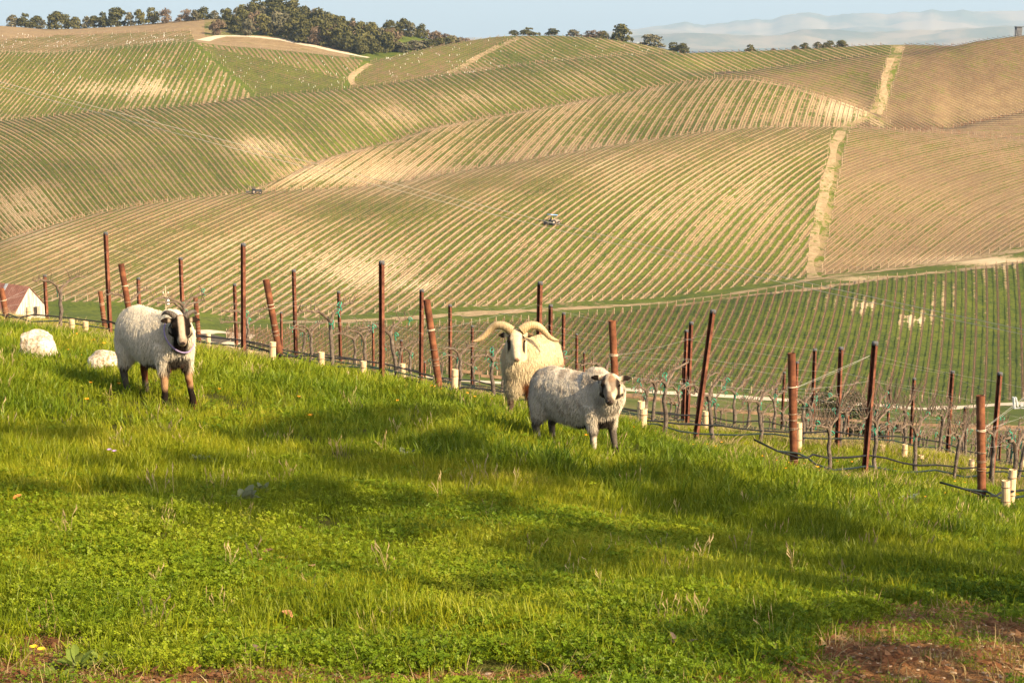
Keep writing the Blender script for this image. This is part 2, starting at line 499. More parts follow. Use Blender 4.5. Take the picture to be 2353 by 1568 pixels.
# ------------------------------------------------------------------ vineyard blocks: direction and spacing of the rows as seen
# (u, v, angle up-right in degrees, spacing in photo units)
FIELDS = {
 'central': dict(deg=3, g=0.60, straw=0.62, con=0.62, alt=0.12, vine=0.8, pts=[(0, 580, 22, 9), (100, 620, 24, 10), (150, 680, 24, 11), (300, 520, 22, 9), (350, 620, 29, 11.5), (350, 690, 30, 12), (600, 650, 35, 12), (620, 720, 36, 13), (560, 480, 15, 8), (650, 560, 27, 11), (850, 450, 17, 7.5), (850, 560, 32, 12), (900, 650, 39, 13.5), (1000, 440, 21, 8), (1000, 700, 42, 14), (1200, 400, 24, 8.5), (1150, 520, 37, 13), (1300, 600, 43, 14), (1300, 680, 46, 15), (1400, 370, 25, 8), (1500, 430, 38, 13), (1500, 650, 48, 15), (1700, 318, 11, 5.5), (1700, 400, 36, 12), (1700, 550, 48, 16), (1830, 320, 14, 6), (1850, 380, 40, 12), (1850, 500, 49, 16), (1850, 600, 52, 16)]),
 'right_slope': dict(deg=3, g=0.30, straw=0.44, con=0.5, alt=0.1, vine=0.8, pts=[(1950, 330, 8, 5.5), (1930, 450, 33, 8.5), (1900, 600, 38, 9.5), (2100, 330, 5, 4.5), (2100, 400, 24, 7.5), (2080, 500, 33, 8.5), (2050, 590, 38, 9), (2250, 340, 2, 4.5), (2250, 420, 25, 8), (2250, 500, 32, 8.5), (2250, 560, 34, 9), (2352, 350, 0, 4.5), (2352, 450, 26, 8), (2352, 540, 33, 8.5)]),
 'valley': dict(deg=3, g=0.95, straw=0.55, con=0.35, alt=0.1, vine=1.0, pts=[(600, 780, 30, 9), (850, 770, 35, 10), (850, 840, 38, 10.5), (1100, 800, 43, 13), (1300, 760, 48, 14), (1300, 860, 47, 14), (1600, 730, 62, 19), (1600, 850, 57, 19), (1800, 700, 73, 21), (1900, 850, 68, 22), (2000, 680, 83, 22.5), (2050, 880, 76, 25), (2250, 650, 91, 24), (2250, 780, 89, 26), (2200, 900, 84, 27), (2352, 640, 94, 25), (2352, 850, 93, 28)]),
 'dome': dict(deg=3, g=0.46, straw=0.62, con=0.35, alt=0.95, vine=0.8, pts=[(700, 410, 30, 7), (850, 390, 38, 8), (850, 345, 30, 6), (1000, 360, 42, 8), (1000, 305, 33, 7), (1200, 330, 48, 9), (1200, 270, 40, 8), (1350, 300, 50, 9), (1400, 240, 42, 8), (1550, 290, 60, 10.5), (1600, 205, 48, 9), (1700, 250, 68, 11), (1720, 195, 55, 9.5), (1800, 280, 76, 11.5), (1820, 215, 64, 10.5), (1900, 270, 76, 11), (1980, 280, 78, 11)]),
 'long_hill': dict(deg=3, g=0.64, straw=0.5, con=0.55, alt=0.3, vine=0.8, pts=[(0, 300, -30, 8), (0, 420, -53, 9), (100, 480, -52, 10), (200, 300, -30, 7.5), (200, 400, -47, 10), (350, 350, -46, 10), (350, 440, -50, 10), (450, 265, -28, 7), (550, 400, -47, 10), (600, 260, -30, 8), (700, 310, -45, 10), (800, 230, -32, 8), (850, 290, -47, 10), (1000, 200, -34, 8.5), (1100, 230, -45, 10), (1250, 165, -30, 8), (1300, 200, -42, 9.5), (1450, 150, -30, 8.5), (1500, 175, -36, 9), (1650, 140, -24, 7), (1750, 135, -22, 6.5), (1900, 125, -18, 5.5), (2030, 115, -14, 5)]),
 'side': dict(deg=2, g=0.46, straw=0.32, con=0.35, alt=0.1, vine=0.5, pts=[(1720, 178, -10, 4.5), (1800, 180, -17, 5.5), (1900, 200, -19, 6), (1950, 160, -12, 5), (2000, 240, -22, 6), (2010, 140, -10, 4.5)]),
 'brown': dict(deg=2, g=0.26, straw=0.28, con=0.35, alt=0.1, vine=0.6, pts=[(2080, 140, -8, 4), (2080, 280, -30, 5.5), (2150, 200, -22, 5), (2250, 150, -15, 4.5), (2250, 260, -28, 5.5), (2352, 100, -8, 4), (2352, 200, -20, 5)]),
 'corner': dict(deg=1, g=0.27, straw=0.3, con=0.4, alt=0.1, vine=0.6, pts=[(2200, 303, 2, 4), (2300, 295, 0, 4.5), (2352, 290, 0, 5)]),
 'ribbed': dict(deg=2, g=0.70, straw=0.60, con=0.42, alt=0.25, vine=0.35, pts=[(30, 200, 50, 7.5), (150, 230, 54, 8.5), (200, 160, 52, 8), (300, 190, 56, 10), (330, 130, 54, 9), (400, 220, 60, 12), (450, 150, 64, 11), (500, 200, 70, 12.5), (550, 220, 74, 12)]),
 'green_fold': dict(deg=1, g=0.75, straw=0.35, con=0.3, alt=0.1, vine=0.3, pts=[(560, 150, -15, 4), (650, 170, -17, 4), (750, 190, -12, 4)]),
 'green_bank': dict(deg=1, g=0.55, straw=0.4, con=0.55, alt=0.1, vine=0.35, pts=[(560, 120, -52, 8), (680, 145, -50, 8.5), (780, 160, -48, 8.5)]),
 'knoll_left': dict(deg=1, g=0.68, straw=0.28, con=0.25, alt=0.1, vine=0.35, pts=[(900, 165, 20, 4.5), (1000, 140, 20, 4.5), (1100, 105, 22, 4.5)]),
 'knoll': dict(deg=2, g=0.60, straw=0.45, con=0.4, alt=0.1, vine=0.4, pts=[(1100, 145, -34, 7), (1200, 105, -26, 6.5), (1300, 120, -28, 7), (1400, 105, -22, 6), (1480, 120, -20, 5.5)]),
 'top_left': dict(deg=1, g=0.55, straw=0.5, con=0.3, alt=0.1, vine=0.3, pts=[(50, 100, 22, 5), (200, 100, 20, 5), (380, 90, 14, 4.5)]),
 'verge': dict(g=0.80, straw=0.5), 'meadow': dict(g=0.95, straw=0.45), 'slope': dict(g=0.62, straw=0.35), 'brown_top': dict(g=0.20, straw=0.38),
 'strip': dict(g=0.5, straw=0.45), 'gully': dict(g=0.30, straw=0.05), 'wood_floor': dict(g=0.55, straw=0.45), 'plain': dict(g=0.3, straw=0.4),
 'pasture': dict(g=0.9, straw=0.6),
}
FN = list(FIELDS)
def _pb(u, v, deg):
    x = (u - 1176) / 600.0; y = (v - 450) / 300.0
    out, gx, gy = [], [], []
    for i in range(deg + 1):
        for j in range(deg + 1 - i):
            if i + j == 0: continue
            out.append(x ** i * y ** j)
            gx.append((i * x ** (i - 1) if i else 0 * x) * y ** j / 600.0)
            gy.append(x ** i * (j * y ** (j - 1) if j else 0 * y) / 300.0)
    return np.stack(out, -1), np.stack(gx, -1), np.stack(gy, -1)
for fn, fd in FIELDS.items():
    if 'pts' not in fd: continue
    p = np.array(fd['pts'], float)
    ang = np.radians(p[:, 2])
    _, gx, gy = _pb(p[:, 0], p[:, 1], fd['deg'])
    wt = p[:, 3]
    M = np.concatenate([gx * wt[:, None], gy * wt[:, None]])
    rhs = np.concatenate([np.sin(ang), np.cos(ang)])
    lam = 1e-4 * np.trace(M.T @ M) / M.shape[1]
    fd['c'] = np.linalg.solve(M.T @ M + lam * 0.02 * np.eye(M.shape[1]), M.T @ rhs)
def row_phase(fn, u, v):
    fd = FIELDS[fn]
    return _pb(u, v, fd['deg'])[0] @ fd['c']

def track_u(v):  # the straight track that climbs between the middle blocks
    return np.interp(v, [105, 125, 200, 262, 300, 420, 520, 640, 700], [2062, 2058, 2034, 2014, 1930, 1905, 1888, 1866, 1858])

def classify(seg, u, v):
    r = np.full(u.shape, FN.index('verge'))
    F = FN.index
    if seg in ('N1', 'K100', 'K200', 'K300'):
        r[:] = F('slope')
        r[(u < 430)] = F('meadow')
    elif seg == 'A':
        r[:] = F('slope'); r[u < 560] = F('meadow')
        r[(u > 1780)] = F('meadow')
    elif seg == 'B1':
        rv = CURV['A'][0](u); tv = CURV['B1'][0](u)
        r[:] = F('verge')
        r[(u > 520) & (v < rv - 18) & (v > tv + 3)] = F('valley')
        r[(u < 520)] = F('meadow')
    elif seg == 'B2':
        r[:] = F('verge')
    elif seg == 'C':
        tu = track_u(v)
        r = np.where(u < tu, F('central'), F('right_slope'))
        bv = CURV['B2'][0](u)
        r[v > bv - 4] = F('verge')
        r[np.abs(u - tu - 1) < 17] = F('strip')
    elif seg in ('C1', 'D'):
        r[:] = F('gully')
    elif seg == 'E':
        tu = track_u(v)
        r = np.where(u < 575, F('long_hill'), F('dome'))
        r[u > tu - 6] = F('brown')
        r[(u > 2140)] = F('corner')
        r[np.abs(u - tu) < 15] = F('strip')
    elif seg == 'E1':
        r = np.where(u < 575, F('long_hill'), F('gully'))
        r[u > 2025] = F('brown')
    elif seg == 'G':
        tu = track_u(v)
        r = np.where(u < 1640, F('long_hill'), F('side'))
        r[(u > tu)] = F('brown')
        r[np.abs(u - tu) < 15] = F('strip')
    elif seg == 'G1':
        r = np.where(u < 1640, F('long_hill'), F('gully'))
    elif seg == 'F':
        r[:] = F('long_hill')
        r[(u > 2064)] = F('brown')
        r[np.abs(u - track_u(v)) < 13] = F('strip')
    elif seg in ('F1', 'F2'):
        r[:] = F('strip')
    elif seg == 'J':
        eu = np.interp(v, [95, 222], [438, 588])
        r = np.where(u < eu, F('ribbed'), F('green_fold'))
        r[(u > eu) & (v < np.interp(u, [440, 600, 800, 840], [100, 135, 185, 200]))] = F('green_bank')
        ku = np.interp(v, [140, 200], [845, 795])
        r[u > ku] = F('knoll_left')
        r[u > np.interp(v, [83, 165], [1185, 1030])] = F('knoll')
        r[np.abs(u - eu) < 7] = F('verge'); r[np.abs(u - ku) < 9] = F('verge')
        r[v < CURV['J'][0](u) + 1.2] = F('verge')
    elif seg in ('J1', 'S'):
        r[:] = F('brown_top')
        tl = (u < np.interp(v, [80, 115], [440, 470])) & (v > np.interp(u, [0, 150, 440], [92, 80, 72])) & (u < 445)
        r[tl] = F('top_left')
        r[(u > 470) & (v < 84) & (u < 860)] = F('wood_floor')
        r[(u >= 800)] = F('pasture')
    elif seg in ('S1',):
        r[:] = F('wood_floor')
    else:
        r[:] = F('plain')
    return r

# dry patches seen in the photograph (u, v, radius u, radius v, amount)
DRY = [(2230, 598, 200, 12, .55), (1980, 640, 90, 9, .4), (60, 480, 90, 60, .45), (600, 335, 90, 28, .42), (250, 330, 120, 40, .12), (900, 265, 130, 28, .30), (1080, 225, 110, 22, .30), (1330, 185, 120, 22, .2), (800, 620, 160, 45, .40), (960, 655, 70, 14, .35), (1150, 560, 160, 40, .15), (560, 560, 140, 35, .16),
       (1500, 500, 150, 60, .14), (1400, 380, 120, 30, .12), (1750, 450, 110, 70, .12), (2250, 245, 130, 50, .22), (350, 200, 90, 34, .35), (210, 205, 70, 26, .28), (1940, 250, 60, 26, .4), (700, 400, 90, 30, .25), (900, 400, 110, 30, .2), (330, 660, 130, 30, .05), (1990, 705, 40, 18, .6), (2100, 735, 36, 18, .65), (1900, 690, 60, 18, .3), (2150, 690, 90, 40, .25), (2300, 620, 60, 30, .22), (150, 560, 140, 30, .15),
       (1420, 620, 140, 30, .1), (640, 700, 100, 20, .06), (1250, 430, 80, 20, -.2), (830, 480, 130, 22, -.28), (1120, 420, 100, 16, -.2), (1700, 600, 120, 40, -.06), (150, 380, 100, 40, -.1)]

faces, fseg = [], []
idx = np.arange(NR * NA).reshape(NR, NA)
q = np.stack([idx[:-1, :-1], idx[:-1, 1:], idx[1:, 1:], idx[1:, :-1]], -1).reshape(-1, 4)
fu = (TU[:-1, :-1] + TU[:-1, 1:] + TU[1:, 1:] + TU[1:, :-1]) / 4
fv = (TV[:-1, :-1] + TV[:-1, 1:] + TV[1:, 1:] + TV[1:, :-1]) / 4
fid = np.zeros((NR - 1, NA - 1), dtype=int)
for sname in set(seg_of_row[:-1]):
    rr = [i for i in range(NR - 1) if seg_of_row[i] == sname]
    fid[rr, :] = classify(sname, fu[rr, :].copy(), fv[rr, :].copy())
tm = mesh_np('terrain', np.stack([TX, TY, TZ], -1).reshape(-1, 3), q, smooth=True)
FIDF = fid.reshape(-1)
Lu = TU.reshape(-1)[q]; Lv = TV.reshape(-1)[q]
Ls = np.zeros(q.shape); fp = np.zeros(q.shape + (4,)); fq = np.zeros(q.shape + (4,))
for fi, fn in enumerate(FN):
    sel = FIDF == fi
    if not sel.any(): continue
    fd = FIELDS[fn]
    if 'pts' in fd:
        Ls[sel] = row_phase(fn, Lu[sel], Lv[sel]) + 0.5
    fp[sel] = (fd['g'], fd['straw'], fd.get('con', 0.0), fd.get('alt', 0.0))
    fq[sel, :, 1] = fd.get('vine', 0.0)
dry = np.zeros(q.shape)
for (du, dv, ru, rv, am) in DRY:
    dry += am * np.exp(-((Lu - du) / ru) ** 2 - ((Lv - dv) / rv) ** 2)
fq[..., 0] = np.clip(dry * 0.5 + 0.5, 0, 1)
at_s = tm.attributes.new('row', 'FLOAT', 'CORNER'); at_s.data.foreach_set('value', Ls.ravel().astype(np.float32))
at_p = tm.attributes.new('fp', 'FLOAT_COLOR', 'CORNER'); at_p.data.foreach_set('color', fp.ravel().astype(np.float32))
at_q = tm.attributes.new('fq', 'FLOAT_COLOR', 'CORNER'); at_q.data.foreach_set('color', fq.ravel().astype(np.float32))

GREEN_A, GREEN_B = (0.036, 0.058, 0.007), (0.105, 0.122, 0.014)
m = NT('hillside')
P = m.pos()
row = m.attr('row')
fpn = m.n('ShaderNodeAttribute', attribute_name='fp'); fqn = m.n('ShaderNodeAttribute', attribute_name='fq')
sp = m.n('ShaderNodeSeparateColor'); m.link(fpn.outputs['Color'], sp.inputs[0])
sq = m.n('ShaderNodeSeparateColor'); m.link(fqn.outputs['Color'], sq.inputs[0])
g_, straw_, con_, alt_ = sp.outputs[0], sp.outputs[1], sp.outputs[2], fpn.outputs['Alpha']
dry_, vine_ = m.math('MULTIPLY', m.math('SUBTRACT', sq.outputs[0], 0.5), 2.0), sq.outputs[1]
nA = m.noise(0.022, 4.0, 0.6, P); nB = m.noise(0.16, 4.0, 0.65, P); nC = m.noise(1.1, 3.0, 0.7, P); nD = m.noise(0.5, 3.0, 0.6, P)
wob = m.math('MULTIPLY', m.math('SUBTRACT', nD, 0.5), 0.30)
roww = m.math('ADD', row, m.math('MULTIPLY', wob, con_))
fr = m.math('FRACT', roww)
d = m.math('MULTIPLY', m.math('ABSOLUTE', m.math('SUBTRACT', fr, 0.5)), 2.0)
fr2 = m.math('FRACT', m.math('ADD', roww, 0.14))
dg = m.math('MULTIPLY', m.math('ABSOLUTE', m.math('SUBTRACT', fr2, 0.5)), 2.0)
wn_ = m.n('ShaderNodeTexWhiteNoise', noise_dimensions='1D'); m.link(m.math('FLOOR', m.math('ADD', row, 0.5)), wn_.inputs['W'])
par = m.math('SUBTRACT', m.math('ABSOLUTE', m.math('SUBTRACT', m.math('MULTIPLY', m.math('FRACT', m.math('MULTIPLY', m.math('ADD', row, 0.5), 0.5)), 2.0), 1.0)), 0.5)
rnd = m.math('MULTIPLY', m.math('SUBTRACT', wn_.outputs[0], 0.5), 0.5)
x = m.math('ADD', g_, m.math('MULTIPLY', m.math('SUBTRACT', nA, 0.5), 0.8))
x = m.math('ADD', x, m.math('MULTIPLY', m.math('SUBTRACT', nB, 0.5), 1.1))
x = m.math('ADD', x, m.math('MULTIPLY', m.math('SUBTRACT', nC, 0.5), 1.0))
x = m.math('ADD', x, m.math('MULTIPLY', m.math('SUBTRACT', nD, 0.5), 0.7))
x = m.math('SUBTRACT', x, dry_)
x = m.math('ADD', x, m.math('MULTIPLY', m.math('SUBTRACT', dg, 0.5), m.math('MULTIPLY', con_, 1.45)))
x = m.math('ADD', x, m.math('MULTIPLY', par, m.math('MULTIPLY', alt_, 0.55)))
x = m.math('ADD', x, m.math('MULTIPLY', rnd, con_))
gf = m.mapr(x, 0.36, 0.64)
green = m.mix(m.mapr(m.math('ADD', m.math('MULTIPLY', nB, 0.45), m.math('MULTIPLY', nC, 0.55)), 0.38, 0.62), GREEN_A, GREEN_B)
st = m.math('ADD', straw_, m.math('ADD', m.math('MULTIPLY', m.math('SUBTRACT', nB, 0.5), 0.5), m.math('MULTIPLY', dry_, 0.6)))
st = m.math('ADD', st, m.math('MULTIPLY', m.math('SUBTRACT', nC, 0.5), 0.5))
strawc = m.ramp(st, [(0.0, (0.075, 0.053, 0.034)), (0.28, (0.175, 0.118, 0.062)), (0.6, (0.335, 0.240, 0.122)), (0.95, (0.58, 0.45, 0.27))])
col = m.mix(gf, strawc, green)
vl = m.math('MULTIPLY', m.math('MULTIPLY', m.mapr(d, 0.12, 0.36, 1.0, 0.0), vine_), m.mapr(nC, 0.3, 0.6, 0.6, 1.0))
vl = m.math('MULTIPLY', vl, m.math('GREATER_THAN', con_, 0.01))
col = m.mix(vl, col, (0.066, 0.046, 0.025))
m.base(col, 0.95, 0.1)
tm.materials.append(m.mat)
hill = new_obj('hills', tm)
tag(hill, kind='structure', label='rolling vineyard hills striped with green grass and straw between the rows')

# ------------------------------------------------------------------ far mountains in the haze
def mountain(name, vtop, dist, depth, seed, col, label):
    us = np.linspace(900, 2900, 260)
    ks = sorted(vtop)
    tops = np.interp(us, ks, [vtop[k] for k in ks]) + (vnoise(us / 34, us * 0, seed) - 0.5) * 5 + (vnoise(us / 11, us * 0, seed + 1) - 0.5) * 2.2
    nk = 9
    V = []
    for j in range(nk):
        w = j / (nk - 1)
        y = dist - depth * (1 - w)
        vv = 118 * (1 - w) + tops * w
        a, t = ray_at(us, vv)
        x = a * y; z = t * y + (vnoise(x / 900 + j * 0.3, np.full_like(x, j * 1.7), seed + 2) - 0.5) * 220 * math.sin(math.pi * w)
        V.append(np.stack([x, np.full_like(x, y), z], -1))
    yb = dist + depth
    V.append(np.stack([V[-1][:, 0], np.full(len(us), yb), np.full(len(us), -250.0)], -1))
    V = np.array(V)
    n = len(us)
    ii = np.arange(V.shape[0] * n).reshape(V.shape[0], n)
    qq = np.stack([ii[:-1, :-1], ii[:-1, 1:], ii[1:, 1:], ii[1:, :-1]], -1).reshape(-1, 4)
    o = new_obj(name, mesh_np(name, V.reshape(-1, 3), qq, [col], smooth=True))
    tag(o, kind='structure', label=label)
    return o
mm = NT('mountain_scrub')
mm.base(mm.mix(mm.mapr(mm.noise(0.0016, 6.0, 0.65, mm.pos()), 0.38, 0.62), (0.075, 0.085, 0.055), (0.22, 0.17, 0.11)), 1.0, 0.0)
mountain('mountains', {900: 92, 1300: 86, 1442: 67, 1524: 60, 1577: 51, 1612: 57, 1735: 42, 1770: 44, 1823: 33, 1858: 28, 1897: 36, 1981: 28, 2034: 32, 2122: 25, 2263: 25, 2352: 24, 2900: 30}, 21000, 3400, 21, mm.mat, 'pale blue mountain range fading into the haze')
mountain('mountains', {900: 112, 1450: 100, 1600: 84, 1750: 88, 1840: 76, 1990: 80, 2120: 70, 2352: 60, 2900: 58}, 15500, 2400, 41, mm.mat, 'lower hazy ridge in front of the pale blue mountain range')

# ------------------------------------------------------------------ haze: one closed box round camera and scene
HAZE = 0.000045
hb = MB()
hb.box((0, 16500, 130), (24000, 39000, 1300))
hz = NT('haze_air')
hz.nt.nodes.remove(hz.bsdf)
pv = hz.n('ShaderNodeVolumePrincipled')
pv.inputs['Color'].default_value = (0.55, 0.76, 1.0, 1)
pv.inputs['Density'].default_value = HAZE
pv.inputs['Anisotropy'].default_value = 0.0
hz.link(pv.outputs[0], hz.out.inputs['Volume'])
haze = hb.build('haze', hz.mat)
tag(haze, kind='stuff', label='thin bluish haze in the air over the far hills and mountains')
# ------------------------------------------------------------------ dirt roads: ribbons draped a little above the terrain
def road_mat(name, c1, c2, scale=0.5, grass=0.0):
    m = NT(name)
    P = m.pos()
    f = m.math('ADD', m.math('MULTIPLY', m.noise(scale, 5.0, 0.65, P), 0.6), m.math('MULTIPLY', m.noise(scale * 7, 3.0, 0.7, P), 0.4))
    c = m.mix(m.mapr(f, 0.35, 0.65), c1, c2)
    if grass > 0:
        g = m.math('ADD', m.math('MULTIPLY', m.noise(0.09, 3.0, 0.6, P), 0.5), m.math('MULTIPLY', m.noise(0.55, 4.0, 0.7, P), 0.5))
        c = m.mix(m.mapr(g, 0.60 - grass * 0.2, 0.68 - grass * 0.2), c, (0.10, 0.115, 0.02))
    m.base(c, 1.0, 0.05)
    return m.mat
M_PALE = road_mat('pale_gravel', (0.42, 0.34, 0.23), (0.58, 0.49, 0.36))
M_TAN = road_mat('tan_dirt', (0.21, 0.150, 0.08), (0.36, 0.265, 0.15), grass=0.42)
M_DARKS = road_mat('dark_pad_soil', (0.05, 0.042, 0.035), (0.10, 0.08, 0.06))
def ribbon(name, pts, width, mat, label, ragged=0.25, seed=0, lift=0.07, step=5.0):
    P = []
    for i in range(len(pts) - 1):
        (u0, v0, s0), (u1, v1, s1) = pts[i], pts[i + 1]
        if s0 != s1: 
            s = s1
        else: s = s0
        n = max(2, int(math.hypot(u1 - u0, v1 - v0) / step))
        for k in range(n):
            w = k / n
            P.append(ground(u0 + (u1 - u0) * w, v0 + (v1 - v0) * w, s0))
    P.append(ground(*pts[-1]))
    Q = np.array([tuple(p) for p in P])
    for _ in range(2):
        Q[1:-1] = (Q[:-2] + 2 * Q[1:-1] + Q[2:]) / 4
    D = np.zeros((len(Q), 2)); D[1:-1] = Q[2:, :2] - Q[:-2, :2]; D[0] = Q[1, :2] - Q[0, :2]; D[-1] = Q[-1, :2] - Q[-2, :2]
    D /= np.maximum(np.linalg.norm(D, axis=1, keepdims=True), 1e-6)
    Nn = np.stack([D[:, 1], -D[:, 0]], -1)
    V = []
    for i, p in enumerate(Q):
        wl = width * 0.5 * (1 + ragged * (vnoise(i * 0.25, seed, 5) - 0.5) * 2)
        wr = width * 0.5 * (1 + ragged * (vnoise(i * 0.25, seed, 9) - 0.5) * 2)
        for o in (-wl, -wl * 0.33, wr * 0.33, wr):
            x, y = p[0] + Nn[i, 0] * o, p[1] + Nn[i, 1] * o
            V.append((x, y, terrain_z(x, y) + lift))
    F = []
    for i in range(len(Q) - 1):
        for j in range(3):
            F.append((i * 4 + j, i * 4 + j + 1, i * 4 + 5 + j, i * 4 + 4 + j))
    o = new_obj(name, mesh_np(name, V, F, [mat]))
    tag(o, kind='structure', label=label)
    return o
vA = CURV['A'][0]
ribbon('dirt_road', [(u, v - 9, 'B1') for u, v in ((430, 778), (500, 797), (600, 823), (870, 869), (1150, 889), (1430, 903), (1524, 911), (1700, 921), (1841, 930), (1980, 938), (2052, 943), (2110, 949), (2228, 943), (2351, 935), (2500, 930))], 7.5, M_PALE, 'pale gravel road along the foot of the valley vineyard', 0.2, 1)
ribbon('dirt_road', [(440, 762, 'B1'), (500, 762, 'B1'), (560, 768, 'B1'), (548, 780, 'B1'), (505, 790, 'B1')], 5.0, M_PALE, 'pale gravel turning loop in the valley', 0.2, 2)
ribbon('dark_pad', [(452, 776, 'B1'), (525, 778, 'B1')], 9.0, M_DARKS, 'dark bare pad inside the gravel loop', 0.3, 3, 0.11)
ribbon('dirt_track', [(u, v, 'B2') for u, v in ((640, 741), (851, 736), (1027, 724), (1273, 711), (1524, 696), (1700, 673), (1851, 645), (1982, 627), (2158, 594), (2351, 563), (2500, 545))], 6.0, M_TAN, 'tan dirt track along the foot of the central slope', 0.5, 4)
ribbon('dirt_track', [(u, v, 'B1') for u, v in ((1560, 703), (1700, 680), (1875, 663), (2040, 638), (2228, 617), (2351, 603), (2500, 585))], 4.6, M_TAN, 'rough pale track along the top of the valley vineyard', 0.8, 5)
ribbon('dirt_track', [(u, v, 'C') for u, v in ((1865, 640), (1862, 604), (1872, 544), (1879, 511), (1893, 444), (1903, 395), (1917, 338), (1932, 301))], 3.0, M_TAN, 'straight dirt track climbing beside the central slope', 0.5, 6)
ribbon('dirt_track', [(2012, 291, 'E'), (2013, 278, 'E'), (2018, 268, 'E')], 5.5, M_TAN, 'dirt track crossing at the dip between the blocks', 0.4, 7)
ribbon('dirt_track', [(2019, 262, 'G'), (2030, 225, 'G'), (2034, 176, 'G'), (2044, 134, 'G')], 3.4, M_TAN, 'straight dirt track climbing to the ridge', 0.6, 8)
ribbon('dirt_track', [(2060, 122, 'F'), (2070, 112, 'F'), (2064, 106, 'F')], 5.0, M_TAN, 'dirt track cresting the ridge', 0.4, 9)
ribbon('dirt_track', [(u, float(CURV['E'][0](u)) + 3, 'E') for u in (1655, 1720, 1800, 1900, 1960, 2008)], 3.0, M_TAN, 'pale path along the top of the striped dome', 0.4, 10)
ribbon('dirt_track', [(u, float(CURV['E'][0](u)) + 4, 'E') for u in (720, 800, 900, 1000, 1100, 1200, 1350)], 2.6, M_TAN, 'pale path along the left crest of the striped dome', 0.5, 11)
ribbon('dirt_track', [(1194, 86, 'J'), (1125, 116, 'J'), (1055, 158, 'J'), (1032, 168, 'J')], 4.0, M_TAN, 'pale track slanting down the green knoll', 0.4, 12)
ribbon('dirt_track', [(848, 146, 'J'), (815, 170, 'J'), (801, 184, 'J'), (812, 196, 'J')], 3.2, M_TAN, 'short pale track between two green blocks', 0.4, 13)
ribbon('dirt_road', [(u, v, 'S') for u, v in ((458, 95), (475, 90), (505, 83), (576, 84), (648, 92), (720, 107), (790, 122), (846, 133))], 7.0, M_PALE, 'pale dirt road curving below the oak wood', 0.3, 14)
ribbon('dirt_road', [(u, v, 'S') for u, v in ((490, 95), (560, 98), (648, 107), (720, 117), (846, 137))], 4.0, M_TAN, 'lower tan road edge above the vine block', 0.4, 15)
ribbon('dirt_track', [(u, v, 'S') for u, v in ((-40, 63), (60, 64), (150, 69), (240, 68))], 4.5, M_TAN, 'tan track along the far left skyline', 0.4, 16)
ribbon('dirt_track', [(u, v, 'S') for u, v in ((0, 90), (60, 88), (120, 84))], 4.0, M_TAN, 'tan track at the far left edge', 0.4, 17)
ribbon('dirt_track', [(u, v, 'S') for u, v in ((162, 108), (230, 101), (306, 94))], 3.5, M_TAN, 'tan strip below the young vines at top left', 0.4, 18)

# ------------------------------------------------------------------ far vine rows: cordon, stakes and end posts, one object per row
M_CANE = noisy_mat('dormant_cane', (0.10, 0.062, 0.036), (0.20, 0.13, 0.08), 2.0)
M_STAKE = noisy_mat('rust_stake', (0.20, 0.075, 0.035), (0.30, 0.13, 0.06), 3.0)
M_WOOD = noisy_mat('weathered_post_wood', (0.34, 0.25, 0.16), (0.50, 0.39, 0.26), 3.0)
ROWSEG = {}
VX = np.stack([TX, TY, TZ], -1).reshape(-1, 3)
for fi, fn in enumerate(FN):
    fd = FIELDS[fn]
    if 'pts' not in fd: continue
    ids = np.nonzero(FIDF == fi)[0]
    if len(ids) == 0: continue
    S = Ls[ids] - 0.5
    Vq = VX[q[ids]]
    lo = np.floor(S.min(1)) + 1
    for kk in range(4):
        lev = lo + kk
        okq = lev < S.max(1)
        if not okq.any(): break
        Sk = S[okq]; Lk = lev[okq][:, None]; Vk = Vq[okq]
        dd = Sk - Lk
        nx = np.roll(dd, -1, 1); vn_ = np.roll(Vk, -1, 1)
        cr = (dd * nx) < 0
        w = np.where(cr, dd / np.where(cr, dd - nx, 1), 0)
        pt = Vk + (vn_ - Vk) * w[..., None]
        two = cr.sum(1) == 2
        cr2 = cr[two]; pt2 = pt[two]; lv = Lk[two][:, 0]
        first = cr2.argmax(1); last = 3 - cr2[:, ::-1].argmax(1)
        ar = np.arange(len(cr2))
        p0 = pt2[ar, first]; p1 = pt2[ar, last]
        for l in np.unique(lv):
            s_ = lv == l
            ROWSEG.setdefault((fn, int(l)), []).append(np.stack([p0[s_], p1[s_]], 1))
ROWTXT = {
 'central': ('bare vine row on the big central hillside', 'vine rows on the big central hillside', 'lower right corner'),
 'right_slope': ('bare vine row on the tan slope right of the track', 'vine rows on the tan right slope', 'bottom edge'),
 'valley': ('brown vine row in the green valley vineyard', 'vine rows in the green valley vineyard', 'right end'),
 'dome': ('bare vine row on the banded dome', 'vine rows on the banded dome', 'right end'),
 'long_hill': ('bare vine row down the long striped hill', 'vine rows on the long striped hill', 'lower left corner'),
 'side': ('bare vine row on the brown fold', 'vine rows on the brown fold', 'bottom'),
 'brown': ('bare vine row on the dark brown hill', 'vine rows on the dark brown hill', 'foot'),
 'corner': ('bare vine row in the corner below the brown hill', 'vine rows in the small corner block', 'bottom'),
 'ribbed': ('vine row on the ribbed green upper hill', 'vine rows on the ribbed upper left hill', 'right edge'),
 'green_fold': ('fine vine row in the green fold', 'vine rows in the green fold', 'bottom'),
 'green_bank': ('vine row on the green bank below the road', 'vine rows on the green bank', 'lower left end'),
 'knoll_left': ('fine vine row on the left side of the knoll', 'vine rows left on the green knoll', 'bottom'),
 'knoll': ('vine row on the rounded green knoll', 'vine rows on the rounded green knoll', 'lower left end'),
 'top_left': ('young vine row on the top left field', 'vine rows on the top left field', 'bottom'),
}
